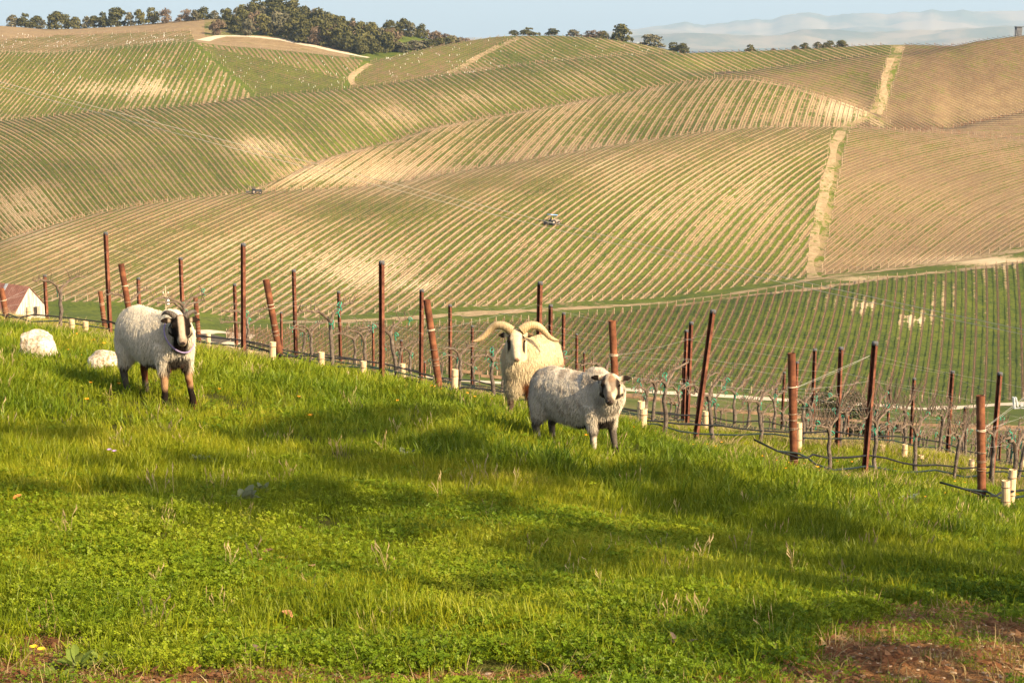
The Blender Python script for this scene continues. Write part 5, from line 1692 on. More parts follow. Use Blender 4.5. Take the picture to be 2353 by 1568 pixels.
def trunk_mesh(seed, cs):
    r = random.Random(seed)
    mb = MB()
    mb.tube([(0, 0, -.08), (r.uniform(-.02, .02), r.uniform(-.02, .02), .18), (r.uniform(-.04, .04), r.uniform(-.04, .04), .36)], [.034, .026, .020], 6)
    for c in cs:
        mb.tube([(0, 0, .26), (c[0] * .5, c[1] * .5, .26 + (c[2] - .26) * .6), (c[0], c[1], c[2])], [.017, .011, .004], 5)
    return mb.mesh('trunk', M_TRUNK)
TREEV = {'oak': [], 'grey': [], 'bare': []}
for k in range(5):
    c, cs = crown_mesh('crown', 100 + k, M_OAK); TREEV['oak'].append((c, trunk_mesh(k, cs)))
for k in range(3):
    c, cs = crown_mesh('crown', 200 + k, M_GREYOAK, 650); TREEV['grey'].append((c, trunk_mesh(20 + k, cs)))
for k in range(3):
    c, cs = crown_mesh('crown', 300 + k, M_BROWNT, 700, .075, True); TREEV['bare'].append((c, trunk_mesh(40 + k, cs)))
trr = random.Random(11)
def oak(pos, h, w, kind, label, group):
    t = empty('oak_tree', (pos.x, pos.y, pos.z - h * .07), trr.uniform(0, 6.28))
    cm, tk = trr.choice(TREEV[kind])
    t.scale = (w, w, h)
    new_obj('trunk', tk, t); new_obj('crown', cm, t)
    tag(t, label, 'tree', group)
    return t
KTXT = {'oak': 'dark green oak', 'grey': 'grey green oak', 'bare': 'leafless grey brown tree'}
LEFTSKY = [(32, 60, 26, 40, 'grey'), (60, 60, 32, 42, 'oak'), (82, 61, 27, 36, 'oak'), (97, 64, 20, 26, 'grey'), (127, 67, 38, 48, 'oak'), (150, 66, 31, 38, 'oak'), (176, 64, 25, 30, 'oak'), (197, 63, 27, 28, 'grey'), (216, 63, 26, 32, 'oak'), (240, 62, 34, 38, 'oak'), (268, 59, 41, 54, 'oak'), (300, 57, 30, 30, 'grey'), (322, 56, 33, 30, 'oak'), (350, 55, 35, 34, 'oak'), (381, 53, 32, 36, 'bare'), (412, 50, 16, 24, 'bare'), (430, 48, 26, 34, 'bare'), (448, 47, 24, 28, 'grey'), (467, 45, 28, 42, 'oak'), (495, 43, 19, 28, 'grey'), (522, 42, 22, 30, 'oak'), (546, 41, 24, 28, 'grey')]
for k, (u, v, hp, wp, kd) in enumerate(LEFTSKY):
    p = ground(u, v + 1, 'S'); s = p.y / FPX
    oak(p, hp * s * 1.12, wp * s * 1.0, kd, '%s on the left skyline, %s tree from the left edge' % (KTXT[kd], nth(k + 1)), 'trees along the left skyline')
WOOD = {'front edge': ([(505, 82), (540, 77), (575, 84), (606, 88), (640, 88), (668, 99), (700, 106), (730, 112), (757, 119), (782, 124), (806, 129), (832, 134), (858, 135), (885, 132), (910, 127)], 50),
        'middle': ([(520, 66), (560, 68), (592, 70), (628, 70), (660, 78), (690, 84), (716, 92), (742, 97), (770, 103), (796, 108), (822, 112), (846, 114), (872, 112)], 50),
        'upper slope': ([(552, 52), (580, 52), (610, 54), (640, 56), (664, 58), (700, 66), (730, 72), (758, 78), (782, 84), (806, 90), (830, 96), (852, 98)], 46),
        'crest': ([(566, 44), (596, 40), (622, 39), (648, 40), (672, 42), (706, 46), (728, 50), (752, 56), (774, 60), (794, 62), (814, 66), (836, 72), (856, 78)], 44)}
for rname in ('crest', 'upper slope', 'middle', 'front edge'):
    pts, hp0 = WOOD[rname]
    for k, (u, v) in enumerate(pts):
        kd = trr.choices(['oak', 'grey', 'bare'], [.66, .20, .14])[0]
        p = ground(u + trr.uniform(-6, 6), v + trr.uniform(-2, 2) - (9 if rname == 'front edge' and k > 2 else 0), 'S'); s = p.y / FPX
        hp = hp0 * trr.uniform(.82, 1.18)
        if rname == 'crest': hp = {0: 32, 1: 46, 2: 50, 3: 48, 4: 44, 5: 36, 6: 32, 7: 30}.get(k, 26)
        if rname == 'front edge' and k < 3: hp = 40
        oak(p, hp * s, hp * s * trr.uniform(.85, 1.15), kd, '%s in the %s of the hilltop wood, %s from left' % (KTXT[kd], rname, nth(k + 1)), 'trees of the hilltop wood')
KNOLL = [(899, 79, 33, 30, 'oak'), (924, 81, 40, 32, 'oak'), (943, 86, 34, 30, 'grey'), (968, 89, 36, 26, 'oak'), (984, 91, 24, 24, 'bare'), (1002, 93, 25, 34, 'bare'), (1022, 97, 22, 30, 'bare'), (1042, 99, 20, 28, 'grey'), (1060, 101, 18, 26, 'bare'), (930, 121, 26, 34, 'grey'), (952, 116, 26, 40, 'grey'), (972, 112, 22, 34, 'grey'), (992, 114, 24, 30, 'oak'), (1012, 110, 24, 28, 'oak'), (1032, 106, 22, 28, 'oak'), (1052, 103, 18, 26, 'grey'), (880, 118, 34, 34, 'oak'), (905, 118, 30, 32, 'oak')]
for k, (u, v, hp, wp, kd) in enumerate(KNOLL):
    p = ground(u, v, 'S'); s = p.y / FPX
    oak(p, hp * s, wp * s * 1.3, kd, '%s by the knoll right of the wood, %s from the %s' % (KTXT[kd], nth(k + 1) if k < 9 else nth(k - 8), 'back left' if k < 9 else 'front left'), 'trees round the grassy knoll')
RIGHTSKY = [(1182, 80, 10, 22, 'oak', 'small round oak where the knoll track meets the skyline'), (1216, 80, 17, 38, 'oak', 'low broad oak just right of the knoll track top'), (1270, 80, 14, 28, 'oak', 'small oak poking over the crest of the green knoll'), (1317, 82, 14, 34, 'grey', 'low grey green oak on the crest of the knoll'), (1366, 88, 18, 44, 'bare', 'pale leafless thicket left of the tallest skyline oak'),
            (1388, 95, 23, 26, 'oak', 'smaller dark oak touching the tallest skyline oak'), (1427, 98, 41, 46, 'oak', 'tallest oak on the right skyline, just left of the mountains'), (1492, 110, 30, 54, 'grey', 'broad grey green oak right of the tallest skyline oak'), (1548, 120, 22, 28, 'oak', 'left of two dark oaks close together under the mountains'), (1570, 121, 21, 26, 'oak', 'right of two dark oaks close together under the mountains'),
            (1726, 124, 22, 30, 'oak', 'lone round oak on the middle of the right ridge'), (1776, 121, 10, 16, 'bare', 'tiny brown bush right of the lone round oak'), (1826, 118, 14, 20, 'grey', 'leftmost of the oak clump near the upper track'), (1851, 116, 17, 24, 'oak', 'second oak of the clump near the upper track'), (1880, 113, 17, 24, 'grey', 'third oak of the clump near the upper track'), (1905, 111, 17, 24, 'oak', 'fourth oak of the clump near the upper track'), (1930, 109, 16, 24, 'oak', 'rightmost oak of the clump near the upper track')]
for (u, v, hp, wp, kd, lab) in RIGHTSKY:
    y = (float(CURV['J'][1](u)) + 22) if u < 1580 else float(CURV['F'][1](u)) + 18
    p = at(u, v + 2, y); s = y / FPX
    oak(p, (hp + 2) * s * 1.05, wp * s * 1.25, kd, lab, 'oaks along the right skyline')

# --- shrubs between the gravel road and the near rows
M_SHRUB = leaf_mat('shrub_leaves', (0.025, 0.026, 0.011), (0.052, 0.048, 0.022), (0.09, 0.08, 0.04))
def shrub(u, v, y, wpx, hpx, seed, lab):
    p = at(u, v, y); s = y / FPX
    t = empty('shrub', p)
    r = np.random.default_rng(seed)
    nb = 12
    cs = np.stack([(r.random(nb) - .5) * .8, (r.random(nb) - .5) * .6, .2 + r.random(nb) * .55], -1); rs = .13 + r.random(nb) * .14
    n = 4200
    b = r.choice(nb, n); d = r.normal(size=(n, 3)); d /= np.linalg.norm(d, axis=1, keepdims=True)
    q_ = cs[b] + d * (rs[b] * (.3 + .75 * r.random(n)))[:, None]
    q_[:, 2] = np.clip(q_[:, 2], -.05, 1.05)
    q_ *= np.array((wpx * s, wpx * s, hpx * s))
    sz = .10 * (.6 + r.random(n))[:, None]
    nn = r.normal(size=(n, 3)); nn /= np.linalg.norm(nn, axis=1, keepdims=True); t1 = np.cross(nn, r.normal(size=(n, 3))); t1 /= np.linalg.norm(t1, axis=1, keepdims=True); t2 = np.cross(nn, t1)
    V = np.stack([q_ - t1 * sz, q_ - t2 * sz * .5, q_ + t1 * sz, q_ + t2 * sz * .5], 1).reshape(-1, 3)
    new_obj('foliage', mesh_np('foliage', V, np.arange(4 * n).reshape(-1, 4), [M_SHRUB]), t)
    mb = MB()
    for c in cs: mb.tube([(0, 0, -.4), (c[0] * wpx * s * .5, c[1] * wpx * s * .5, c[2] * hpx * s * .5), (c[0] * wpx * s, c[1] * wpx * s, c[2] * hpx * s)], [.10, .06, .02], 5)
    mb.build('stem', M_TRUNK, t)
    tag(t, lab, 'shrub', 'olive shrubs below the gravel road')
shrub(1922, 992, 150, 165, 108, 5, 'large olive green shrub on the gravel road behind the right posts')
shrub(1985, 1035, 95, 110, 70, 6, 'smaller shrub in front of the large olive green shrub')
shrub(2052, 1000, 130, 60, 40, 7, 'small low shrub right of the large olive green shrub')

# --- far end of the near block: thin vines too small to tell apart
mbV, mbF = [], []
fr_ = random.Random(9); nb0 = 0
for kx in range(-2, 11):
    foot = Vector((5.1, 21.5, 0)) + Vector((-2.2, 2.05, 0)) * (8 - kx)
    for s in np.arange(62 if 0 <= kx <= 8 else 30, 230, 1.8):
        x = foot.x + ROWDIR.x * s + fr_.uniform(-.1, .1); y = foot.y + ROWDIR.y * s
        if not (-.27 < x / y < .27): continue
        z = gz(x, y); hgt = fr_.uniform(.7, 1.1) if fr_.random() < .8 else 1.7
        w = .025 if y < 120 else .04
        dx = fr_.uniform(-.1, .1)
        b = [(x - w, y, z - .1), (x + w, y, z - .1), (x, y + w * 1.6, z - .1), (x - w * .6 + dx, y, z + hgt), (x + w * .6 + dx, y, z + hgt), (x + dx, y + w, z + hgt)]
        mbV += b; o_ = nb0
        mbF += [(o_, o_ + 1, o_ + 4, o_ + 3), (o_ + 1, o_ + 2, o_ + 5, o_ + 4), (o_ + 2, o_, o_ + 3, o_ + 5)]
        nb0 += 6
        x2, y2 = x + ROWDIR.x * .9, y + ROWDIR.y * .9; z2 = gz(x2, y2)
        for (hh0, rr0) in ((.75, .03),):
            b = [(x, y, z + hh0), (x, y, z + hh0 + .10), (x + rr0, y + rr0, z + hh0), (x2 + ROWDIR.x * .8, y2, z2 + hh0), (x2 + ROWDIR.x * .8, y2, z2 + hh0 + .12), (x2 + rr0, y2 + rr0, z2 + hh0)]
            mbV += b; o_ = nb0
            mbF += [(o_, o_ + 1, o_ + 4, o_ + 3), (o_ + 1, o_ + 2, o_ + 5, o_ + 4), (o_ + 2, o_, o_ + 3, o_ + 5)]
            nb0 += 6
o = new_obj('vine_undergrowth', mesh_np('vine_undergrowth', np.array(mbV), np.array(mbF), [M_CANE]))
tag(o, 'thin bare vines receding down the far end of the near block', kind='stuff')

# ------------------------------------------------------------------ barn
M_ROOF = NT('rusted_roof')
_pc = M_ROOF.coord()
_f = M_ROOF.math('ADD', M_ROOF.math('MULTIPLY', M_ROOF.noise(.45, 4, .6, _pc), .6), M_ROOF.math('MULTIPLY', M_ROOF.noise(3.0, 4, .7, _pc), .4))
M_ROOF.base(M_ROOF.ramp(_f, [(.35, (.20, .075, .045)), (.52, (.33, .14, .085)), (.66, (.46, .30, .22))]), .7, .3); M_ROOF = M_ROOF.mat
M_BOARD = NT('whitewashed_board')
_mp = M_BOARD.n('ShaderNodeMapping'); _mp.inputs['Scale'].default_value = (3.2, 3.2, .22); M_BOARD.link(M_BOARD.coord(), _mp.inputs['Vector'])
M_BOARD.base(M_BOARD.ramp(M_BOARD.noise(1.0, 4.0, .65, _mp.outputs[0]), [(.30, (.10, .08, .06)), (.44, (.42, .36, .28)), (.58, (.64, .58, .49))]), .9, .1); M_BOARD = M_BOARD.mat
M_DARKIN = noisy_mat('dark_interior', (.02, .017, .014), (.05, .04, .035), 2.0)
M_GREYMET = noisy_mat('grey_sheet_metal', (.35, .35, .35), (.5, .5, .5), 2.0, .5, .4)
bp = at(97, 724, 452)
bz = at(60, 736, 447).z
nrm = Vector((.76, -.65, 0)).normalized(); tan_ = Vector((.65, .76, 0)).normalized()
W_, HAP, HE1, HE2 = 9.6, 8.0, 1.3, 3.1
corner = at(27, 738, 446.0)
barn = empty('barn', (corner.x, corner.y, corner.z - .6))
tag(barn, 'old white board barn with rusty metal roof at the left edge in the valley', 'barn')
Rb = Matrix((( tan_.x, -nrm.x, 0), (tan_.y, -nrm.y, 0), (0, 0, 1)))   # local x along the gable, local y along the ridge
def bl(x, y, z): return Rb @ Vector((x, y, z))
LEN = 16.0; XA = 4.9
def roof_h(x): return HE1 + (HAP - HE1) * (x / XA) if x < XA else HE2 + (HAP - HE2) * ((W_ - x) / (W_ - XA))
wl = MB(); npl = 40
for k in range(npl):
    x0, x1 = W_ * k / npl + .015, W_ * (k + 1) / npl - .015
    if 6.1 < (x0 + x1) / 2 < 7.7: zb_ = 3.3
    else: zb_ = -.8
    yy = random.uniform(-.02, .02)
    wl.raw([bl(x0, yy, zb_), bl(x1, yy, zb_), bl(x1, yy, roof_h(x1) - .06), bl(x0, yy, roof_h(x0) - .06), bl(x0, .06 + yy, zb_), bl(x1, .06 + yy, zb_), bl(x1, .06 + yy, roof_h(x1) - .06), bl(x0, .06 + yy, roof_h(x0) - .06)],
           [(0, 1, 2, 3), (7, 6, 5, 4), (0, 4, 5, 1), (1, 5, 6, 2), (2, 6, 7, 3), (3, 7, 4, 0)])
    if zb_ > 0:
        wl.raw([bl(x0, yy, -.8), bl(x1, yy, -.8), bl(x1, yy, 1.1), bl(x0, yy, 1.1), bl(x0, .06 + yy, -.8), bl(x1, .06 + yy, -.8), bl(x1, .06 + yy, 1.1), bl(x0, .06 + yy, 1.1)], [(0, 1, 2, 3), (7, 6, 5, 4), (0, 4, 5, 1), (1, 5, 6, 2), (2, 6, 7, 3), (3, 7, 4, 0)])
wo = wl.build('wall', M_BOARD, barn); wo['kind'] = 'stuff'
ib = MB(); ib.raw([bl(.1, .3, -.8), bl(W_ - .1, .3, -.8), bl(W_ - .1, .3, HE2 - .2), bl(XA, .3, HAP - .4), bl(.1, .3, HE1 - .1), bl(.1, LEN, -.8), bl(W_ - .1, LEN, -.8), bl(W_ - .1, LEN, HE2 - .2), bl(XA, LEN, HAP - .4), bl(.1, LEN, HE1 - .1)],
    [(0, 1, 2, 3, 4), (9, 8, 7, 6, 5), (0, 5, 6, 1), (1, 6, 7, 2), (4, 9, 5, 0)])
ib.build('side_wall', M_DARKIN, barn)
for (xa, xb, za, zb_, nm_) in ((XA, -.5, HAP + .1, HE1 - .62, 'roof'), (XA, W_ + .35, HAP + .1, HE2 - .30, 'roof')):
    rb_ = MB(); N_ = 46
    for k in range(N_):
        y0, y1 = -.35 + (LEN + .5) * k / N_, -.35 + (LEN + .5) * (k + 1) / N_ - .03
        e_ = .03 * (k % 2)
        rb_.raw([bl(xa, y0, za + e_), bl(xa, y1, za + e_), bl(xb, y1, zb_ + e_), bl(xb, y0, zb_ + e_), bl(xa, y0, za - .08), bl(xa, y1, za - .08), bl(xb, y1, zb_ - .08), bl(xb, y0, zb_ - .08)],
                [(0, 1, 2, 3), (7, 6, 5, 4), (0, 4, 5, 1), (1, 5, 6, 2), (2, 6, 7, 3), (3, 7, 4, 0)])
    ro = rb_.build(nm_, M_ROOF, barn); ro['kind'] = 'stuff'
gp = MB(); gp.raw([bl(XA - .1, 7.6, HAP + .16), bl(XA - .1, 8.6, HAP + .16), bl(XA - 1.4, 8.6, HAP - 1.62), bl(XA - 1.4, 7.6, HAP - 1.62), bl(XA - .1, 7.6, HAP + .06), bl(XA - .1, 8.6, HAP + .06), bl(XA - 1.4, 8.6, HAP - 1.72), bl(XA - 1.4, 7.6, HAP - 1.72)],
    [(0, 1, 2, 3), (7, 6, 5, 4), (0, 4, 5, 1), (1, 5, 6, 2), (2, 6, 7, 3), (3, 7, 4, 0)])
gp.build('roof_patch', M_GREYMET, barn)
dr = MB(); dr.raw([bl(6.95, -.05, 1.1), bl(7.7, -.05, 1.1), bl(7.7, -.05, 3.3), bl(6.95, -.05, 3.3), bl(6.95, .05, 1.1), bl(7.7, .05, 1.1), bl(7.7, .05, 3.3), bl(6.95, .05, 3.3)], [(0, 1, 2, 3), (7, 6, 5, 4), (0, 4, 5, 1), (1, 5, 6, 2), (2, 6, 7, 3), (3, 7, 4, 0)])
dr.build('shutter', noisy_mat('grey_board', (.22, .17, .12), (.36, .29, .21), 3.0), barn)

# ------------------------------------------------------------------ power pole and lines
pp = at(382, 742, 330)
pole = empty('utility_pole', pp)
tag(pole, 'thin wooden utility pole with white transformer can above the left sheep', 'pole')
s_ = 330 / FPX
mb = MB(); mb.tube([(0, 0, -1), (0, 0, 87 * s_)], [.15, .10], 8); mb.build('mast', M_WOOD, pole)
mb = MB(); mb.box((0, 0, 69 * s_), (.95, .12, .14)); mb.build('crossarm', M_WOOD, pole)
mb = MB(); mb.tube([(.42, -.1, 44 * s_), (.42, -.1, 61 * s_)], .22, 10); mb.build('transformer', noisy_mat('white_enamel', (.72, .72, .70), (.8, .8, .78), 2.0, .4), pole)
for sx in (-.42, .42):
    mb = MB(); mb.tube([(sx, 0, 70 * s_), (sx, 0, 74 * s_)], [.09, .05], 8); mb.build('insulator', noisy_mat('pale_ceramic', (.6, .58, .52), (.75, .72, .66), 2.0, .3), pole)
M_LINE = noisy_mat('pale_cable', (.50, .44, .33), (.62, .55, .42), .5, .5, .3)
UPPER = [(-30, 181), (0, 188), (240, 253), (500, 318), (700, 369), (880, 413), (1040, 456), (1260, 508), (1440, 557), (1640, 606), (1830, 641), (2000, 678), (2200, 722), (2352, 757), (2420, 774)]
for k, (dv, du, lab) in enumerate(((0, 0, 'upper of two pale power cables crossing the hills'), (11, 0, 'lower of two pale power cables crossing the hills'))):
    us = np.linspace(-30, 2420, 70); ks = [a for a, b in UPPER]
    cf = np.polyfit(ks, [b for a, b in UPPER], 3)
    mb = MB()
    pts = [at(u, float(np.polyval(cf, u)) + dv * (1 + .25 * math.sin(u / 2352 * math.pi)), 330 - 150 * (u / 2352)) for u in us]
    mb.tube(pts, [.034 * p.y / 260 for p in pts], 5)
    tag(mb.build('power_line', M_LINE), lab, 'cable', 'power cables')

# ------------------------------------------------------------------ machines in the fields
M_TYRE = noisy_mat('black_tyre', (.012, .012, .012), (.03, .028, .026), 4.0, .9)
M_SKYREFL = noisy_mat('canopy_sky_reflection', (.16, .32, .66), (.24, .42, .76), 1.0, .5, .3)  # metal roof: the blue sky it reflects is put into its base colour
M_DKMET = noisy_mat('dark_machine', (.03, .03, .03), (.075, .07, .06), 2.0, .6, .3)
M_DUST = noisy_mat('dusty_machine', (.20, .16, .13), (.34, .28, .22), 2.0, .7)
def wheel(mbn, parent, x, y, r, w):
    mb = MB(); mb.tube([(x, y - w / 2, r), (x, y + w / 2, r)], r, 14); wo_ = mb.build('wheel', M_TYRE, parent)
    h_ = MB(); h_.tube([(x, y - w / 2 - .02, r), (x, y + w / 2 + .02, r)], r * .45, 10); h_.build('rim', M_DUST, wo_)
gp_ = ground(1272, 516, 'C')
def tractor(pos, rz, sc, canopy, lab):
    t = empty('tractor', pos, rz); t.scale = (sc, sc, sc)
    tag(t, lab, 'tractor')
    mb = MB(); mb.box((.75, 0, 1.0), (1.7, .62, .62)); mb.box((-.35, 0, .85), (1.1, .5, .5)); mb.tube([(1.1, .2, 1.3), (1.1, .2, 1.9)], .04, 6); mb.build('body', M_DUST if canopy else M_DKMET, t)
    mb = MB(); mb.box((-.55, 0, 1.1), (.5, .6, .12)); mb.box((-.8, 0, 1.4), (.1, .6, .55)); mb.build('seat', M_DKMET, t)
    for sy in (-.62, .62):
        wheel(None, t, -.55, sy, .68, .36); wheel(None, t, 1.15, sy, .44, .26)
        fb = MB(); fb.tube([(-1.2, sy, 1.2), (-.9, sy, 1.45), (-.4, sy, 1.48), (.05, sy, 1.25)], [.09, .16, .16, .09], 6); fb.build('mudguard', M_DUST if canopy else M_DKMET, t)
    if canopy:
        mb = MB(); mb.box((-.45, 0, 2.6), (2.2, 1.7, .16), Matrix.Rotation(.10, 3, 'Y')); mb.build('canopy', M_SKYREFL, t)
        for sx in (-1.2, .3):
            for sy in (-.55, .55):
                mb = MB(); mb.tube([(sx, sy, 1.0), (sx, sy, 2.5)], .035, 6); mb.build('canopy_post', M_DKMET, t)
    else:
        mb = MB(); mb.tube([(-1.0, -.5, 1.0), (-1.0, -.5, 2.2), (-1.0, .5, 2.2), (-1.0, .5, 1.0)], .05, 6); mb.build('roll_bar', M_DKMET, t)
    mb = MB(); mb.box((-2.0, 0, .65), (1.3, 1.7, .35)); mb.box((-1.4, 0, .7), (.6, .2, .15))
    for j in range(5): mb.box((-2.5, -.7 + .35 * j, .3), (.1, .1, .7))
    mb.build('implement', M_DKMET, t)
    return t
tractor(gp_, math.radians(35), 1.2, True, 'small tractor with canopy coloured by sky reflection working between rows on the central hillside')
# driver in a yellow vest, seated under the canopy
def person_driver(pos, rz, sc, lab):
    mt = NT('driver_clothes')
    z = m_sep = mt.n('ShaderNodeSeparateXYZ'); mt.link(mt.coord(), z.inputs[0])
    vest = mt.math('MULTIPLY', mt.math('GREATER_THAN', z.outputs[2], .12), mt.math('LESS_THAN', z.outputs[2], .56))
    skin = mt.math('GREATER_THAN', z.outputs[2], .60)
    mt.base(mt.mix(skin, mt.mix(vest, (.05, .06, .10), (.70, .62, .06)), (.36, .20, .13)), .85)
    pts = [(0, 0, 0), (0, 0, .28), (0, 0, .50), (.01, 0, .60), (.02, 0, .72), (.03, 0, .82), (.02, .19, .50), (.16, .23, .28), (.38, .14, .26), (.02, -.19, .50), (.16, -.23, .28), (.38, -.14, .26), (.05, .10, -.02), (.42, .13, .02), (.46, .13, -.40), (.05, -.10, -.02), (.42, -.13, .02), (.46, -.13, -.40)]
    ed = [(0, 1), (1, 2), (2, 3), (3, 4), (4, 5), (2, 6), (6, 7), (7, 8), (2, 9), (9, 10), (10, 11), (0, 12), (12, 13), (13, 14), (0, 15), (15, 16), (16, 17)]
    rd = [.15, .15, .16, .06, .105, .08, .07, .05, .04, .07, .05, .04, .10, .08, .05, .10, .08, .05]
    me = bpy.data.meshes.new('person'); bm = bmesh.new()
    lay = bm.verts.layers.skin.verify()
    vs = [bm.verts.new(p) for p in pts]
    for a, b in ed: bm.edges.new((vs[a], vs[b]))
    for i, v in enumerate(vs): v[lay].radius = (rd[i], rd[i]); v[lay].use_root = i == 0
    bm.to_mesh(me); bm.free(); me.materials.append(mt.mat)
    o = new_obj('person', me, loc=pos); o.rotation_euler = (0, 0, rz); o.scale = (sc, sc, sc)
    o.modifiers.new('s', 'SKIN'); o.modifiers.new('d', 'SUBSURF').render_levels = 1
    tag(o, lab, 'person')
_tr = Matrix.Rotation(math.radians(35), 3, 'Z')
person_driver(gp_ + _tr @ Vector((-.55 * 1.2, 0, 1.28 * 1.2)), math.radians(35), 1.1, 'person in a yellow vest driving the tractor with the canopy coloured by sky reflection')
gq_ = ground(588, 446, 'C')
tractor(gq_, math.radians(8), 1.15, False, 'small dark open tractor at the left tip of the banded dome')

# --- white trailer-like machine at the right edge of the gravel road
wp_ = at(2338, 944, 392); s_ = 392 / FPX
tr_ = empty('field_trailer', wp_)
tag(tr_, 'white panelled trailer machine on the gravel road at the right frame edge', 'trailer')
M_WHT = noisy_mat('white_painted_steel', (.70, .70, .68), (.80, .80, .78), 1.0, .4, .4)
mb = MB(); mb.box((-.85, 0, 1.6), (.16, 1.5, 2.5), Matrix.Rotation(-.10, 3, 'Y')); mb.build('panel', M_WHT, tr_)
mb = MB(); mb.box((-.30, 0.1, 1.9), (.13, 1.3, 1.9), Matrix.Rotation(-.22, 3, 'Y')); mb.build('panel', M_WHT, tr_)
mb = MB(); mb.box((.9, 0, .55), (3.6, .9, .14)); mb.tube([(-.6, 0, .5), (2.4, 0, 1.5)], .07, 6); mb.tube([(-.4, .4, .5), (-.3, .4, 1.6)], .06, 6); mb.box((.75, .0, 1.35), (.5, .6, .7)); mb.build('frame', M_GREYMET, tr_)
for x_ in (.4, 1.7):
    for y_ in (-.6, .6): wheel(None, tr_, x_, y_, .36, .2)

# --- flat roofed pavilion on the ridge at the right edge
bp_ = at(2340, 83, 1000); s_ = 1000 / FPX
pv_ = empty('pavilion', bp_)
tag(pv_, 'modern dark flat roofed pavilion on the ridge at the top right edge', 'pavilion')
M_CONC = noisy_mat('dark_concrete', (.10, .10, .105), (.16, .16, .165), .6, .8)
M_CONCL = noisy_mat('pale_concrete', (.45, .40, .33), (.55, .5, .42), .6, .8)
mb = MB()
def wedge(x0, x1, x0t, x1t, y0, y1, z0, z1): return [(x0, y0, z0), (x1, y0, z0), (x1, y1, z0), (x0, y1, z0), (x0t, y0, z1), (x1t, y0, z1), (x1t, y1, z1), (x0t, y1, z1)]
FB = [(0, 3, 2, 1), (4, 5, 6, 7), (0, 1, 5, 4), (1, 2, 6, 5), (2, 3, 7, 6), (3, 0, 4, 7)]
mb.raw(wedge(-3 * s_, 6 * s_, -6.5 * s_, 6 * s_, -1, 3, -1.2, 20 * s_), FB); mb.build('pier', M_CONC, pv_)
mb = MB(); mb.box((12 * s_, 1, 20.6 * s_), (38 * s_, 5.0, .25)); mb.build('roof', M_CONC, pv_)
mb = MB(); mb.raw(wedge(-5.5 * s_, -3.2 * s_, -6.6 * s_, -6.5 * s_, -.8, 3, -1.2, 14 * s_), FB); mb.build('side_face', M_CONCL, pv_)
mb = MB(); mb.box((25 * s_, 1, 2.0), (6 * s_, 3, 5)); mb.build('low_wall', M_CONCL, pv_)
for k, x_ in enumerate((26,)):
    mb = MB(); mb.raw(wedge(22 * s_, 30 * s_, 22 * s_, 33 * s_, -1, 3, -1.2, 20 * s_), FB); mb.build('pier', M_CONC, pv_)

# --- tiny white guards of young vines on the upper fields
V, Fq = [], []
wr = random.Random(4)
for (u0, u1, v0, v1, sg, n) in ((500, 800, 128, 205, 'J', 60), (0, 430, 78, 112, 'S', 110), (880, 1160, 100, 180, 'J', 70), (1100, 1500, 95, 150, 'J', 30), (120, 520, 120, 240, 'J', 70)):
    for _ in range(n):
        p = ground(wr.uniform(u0, u1), wr.uniform(v0, v1), sg); h_ = wr.uniform(.5, 1.0); w = .09; b = len(V)
        V += [(p.x - w, p.y, p.z - .1), (p.x + w, p.y, p.z - .1), (p.x, p.y + w, p.z - .1), (p.x - w, p.y, p.z + h_), (p.x + w, p.y, p.z + h_), (p.x, p.y + w, p.z + h_)]
        Fq += [(b, b + 1, b + 4, b + 3), (b + 1, b + 2, b + 5, b + 4), (b + 2, b, b + 3, b + 5)]
o = new_obj('young_vine_guards', mesh_np('young_vine_guards', np.array(V), np.array(Fq), [M_WHT]))
tag(o, 'scattered tiny white guards of young vines on the upper fields', kind='stuff')
# ------------------------------------------------------------------ oaks beside the camera that throw the dappled shade
SHADE = [  # photo position, radius u, radius v, cover, height of the boughs
 (100, 1005, 170, 14, .45, 7.5), (450, 1012, 260, 18, .6, 7.5), (760, 985, 170, 22, .7, 7.5), (900, 965, 120, 16, .6, 7.5), (1010, 1020, 90, 20, .7, 7.0),
 (760, 1062, 120, 22, .75, 7.0), (980, 1085, 190, 26, .85, 7.0), (1180, 1085, 120, 18, .7, 7.0), (1330, 1110, 110, 18, .7, 7.0),
 (120, 1128, 170, 20, .85, 6.5), (330, 1140, 150, 18, .85, 6.5), (520, 1150, 150, 22, .9, 6.5), (680, 1140, 110, 24, .8, 6.5), (850, 1150, 150, 20, .6, 6.5), (1010, 1165, 170, 20, .7, 6.5),
 (1500, 1100, 130, 22, .8, 7.0), (1650, 1150, 140, 22, .85, 7.0), (1820, 1130, 90, 12, .4, 7.0), (1880, 1205, 110, 18, .6, 6.5), (2040, 1240, 110, 18, .5, 6.5),
 (1220, 1268, 130, 18, .75, 6.0), (1400, 1250, 180, 22, .9, 6.0), (1580, 1262, 150, 20, .85, 6.0), (1320, 1305, 200, 20, .7, 6.0), (1700, 1290, 90, 16, .6, 6.0),
 (1180, 1330, 160, 16, .5, 5.5), (1560, 1345, 190, 16, .45, 5.5), (1800, 1350, 150, 20, .6, 5.5), (2010, 1300, 120, 18, .75, 6.0), (2150, 1310, 120, 20, .8, 6.0), (2280, 1350, 120, 30, .9, 6.0), (2330, 1290, 60, 14, .7, 6.0),
 (1850, 1420, 170, 18, .55, 5.0), (2050, 1420, 130, 16, .5, 5.0), (1640, 1470, 150, 16, .4, 5.0), (2000, 1500, 180, 18, .4, 4.6), (2300, 1440, 90, 20, .5, 5.0), (300, 1075, 200, 10, .35, 6.8), (880, 1225, 110, 12, .4, 6.2)]
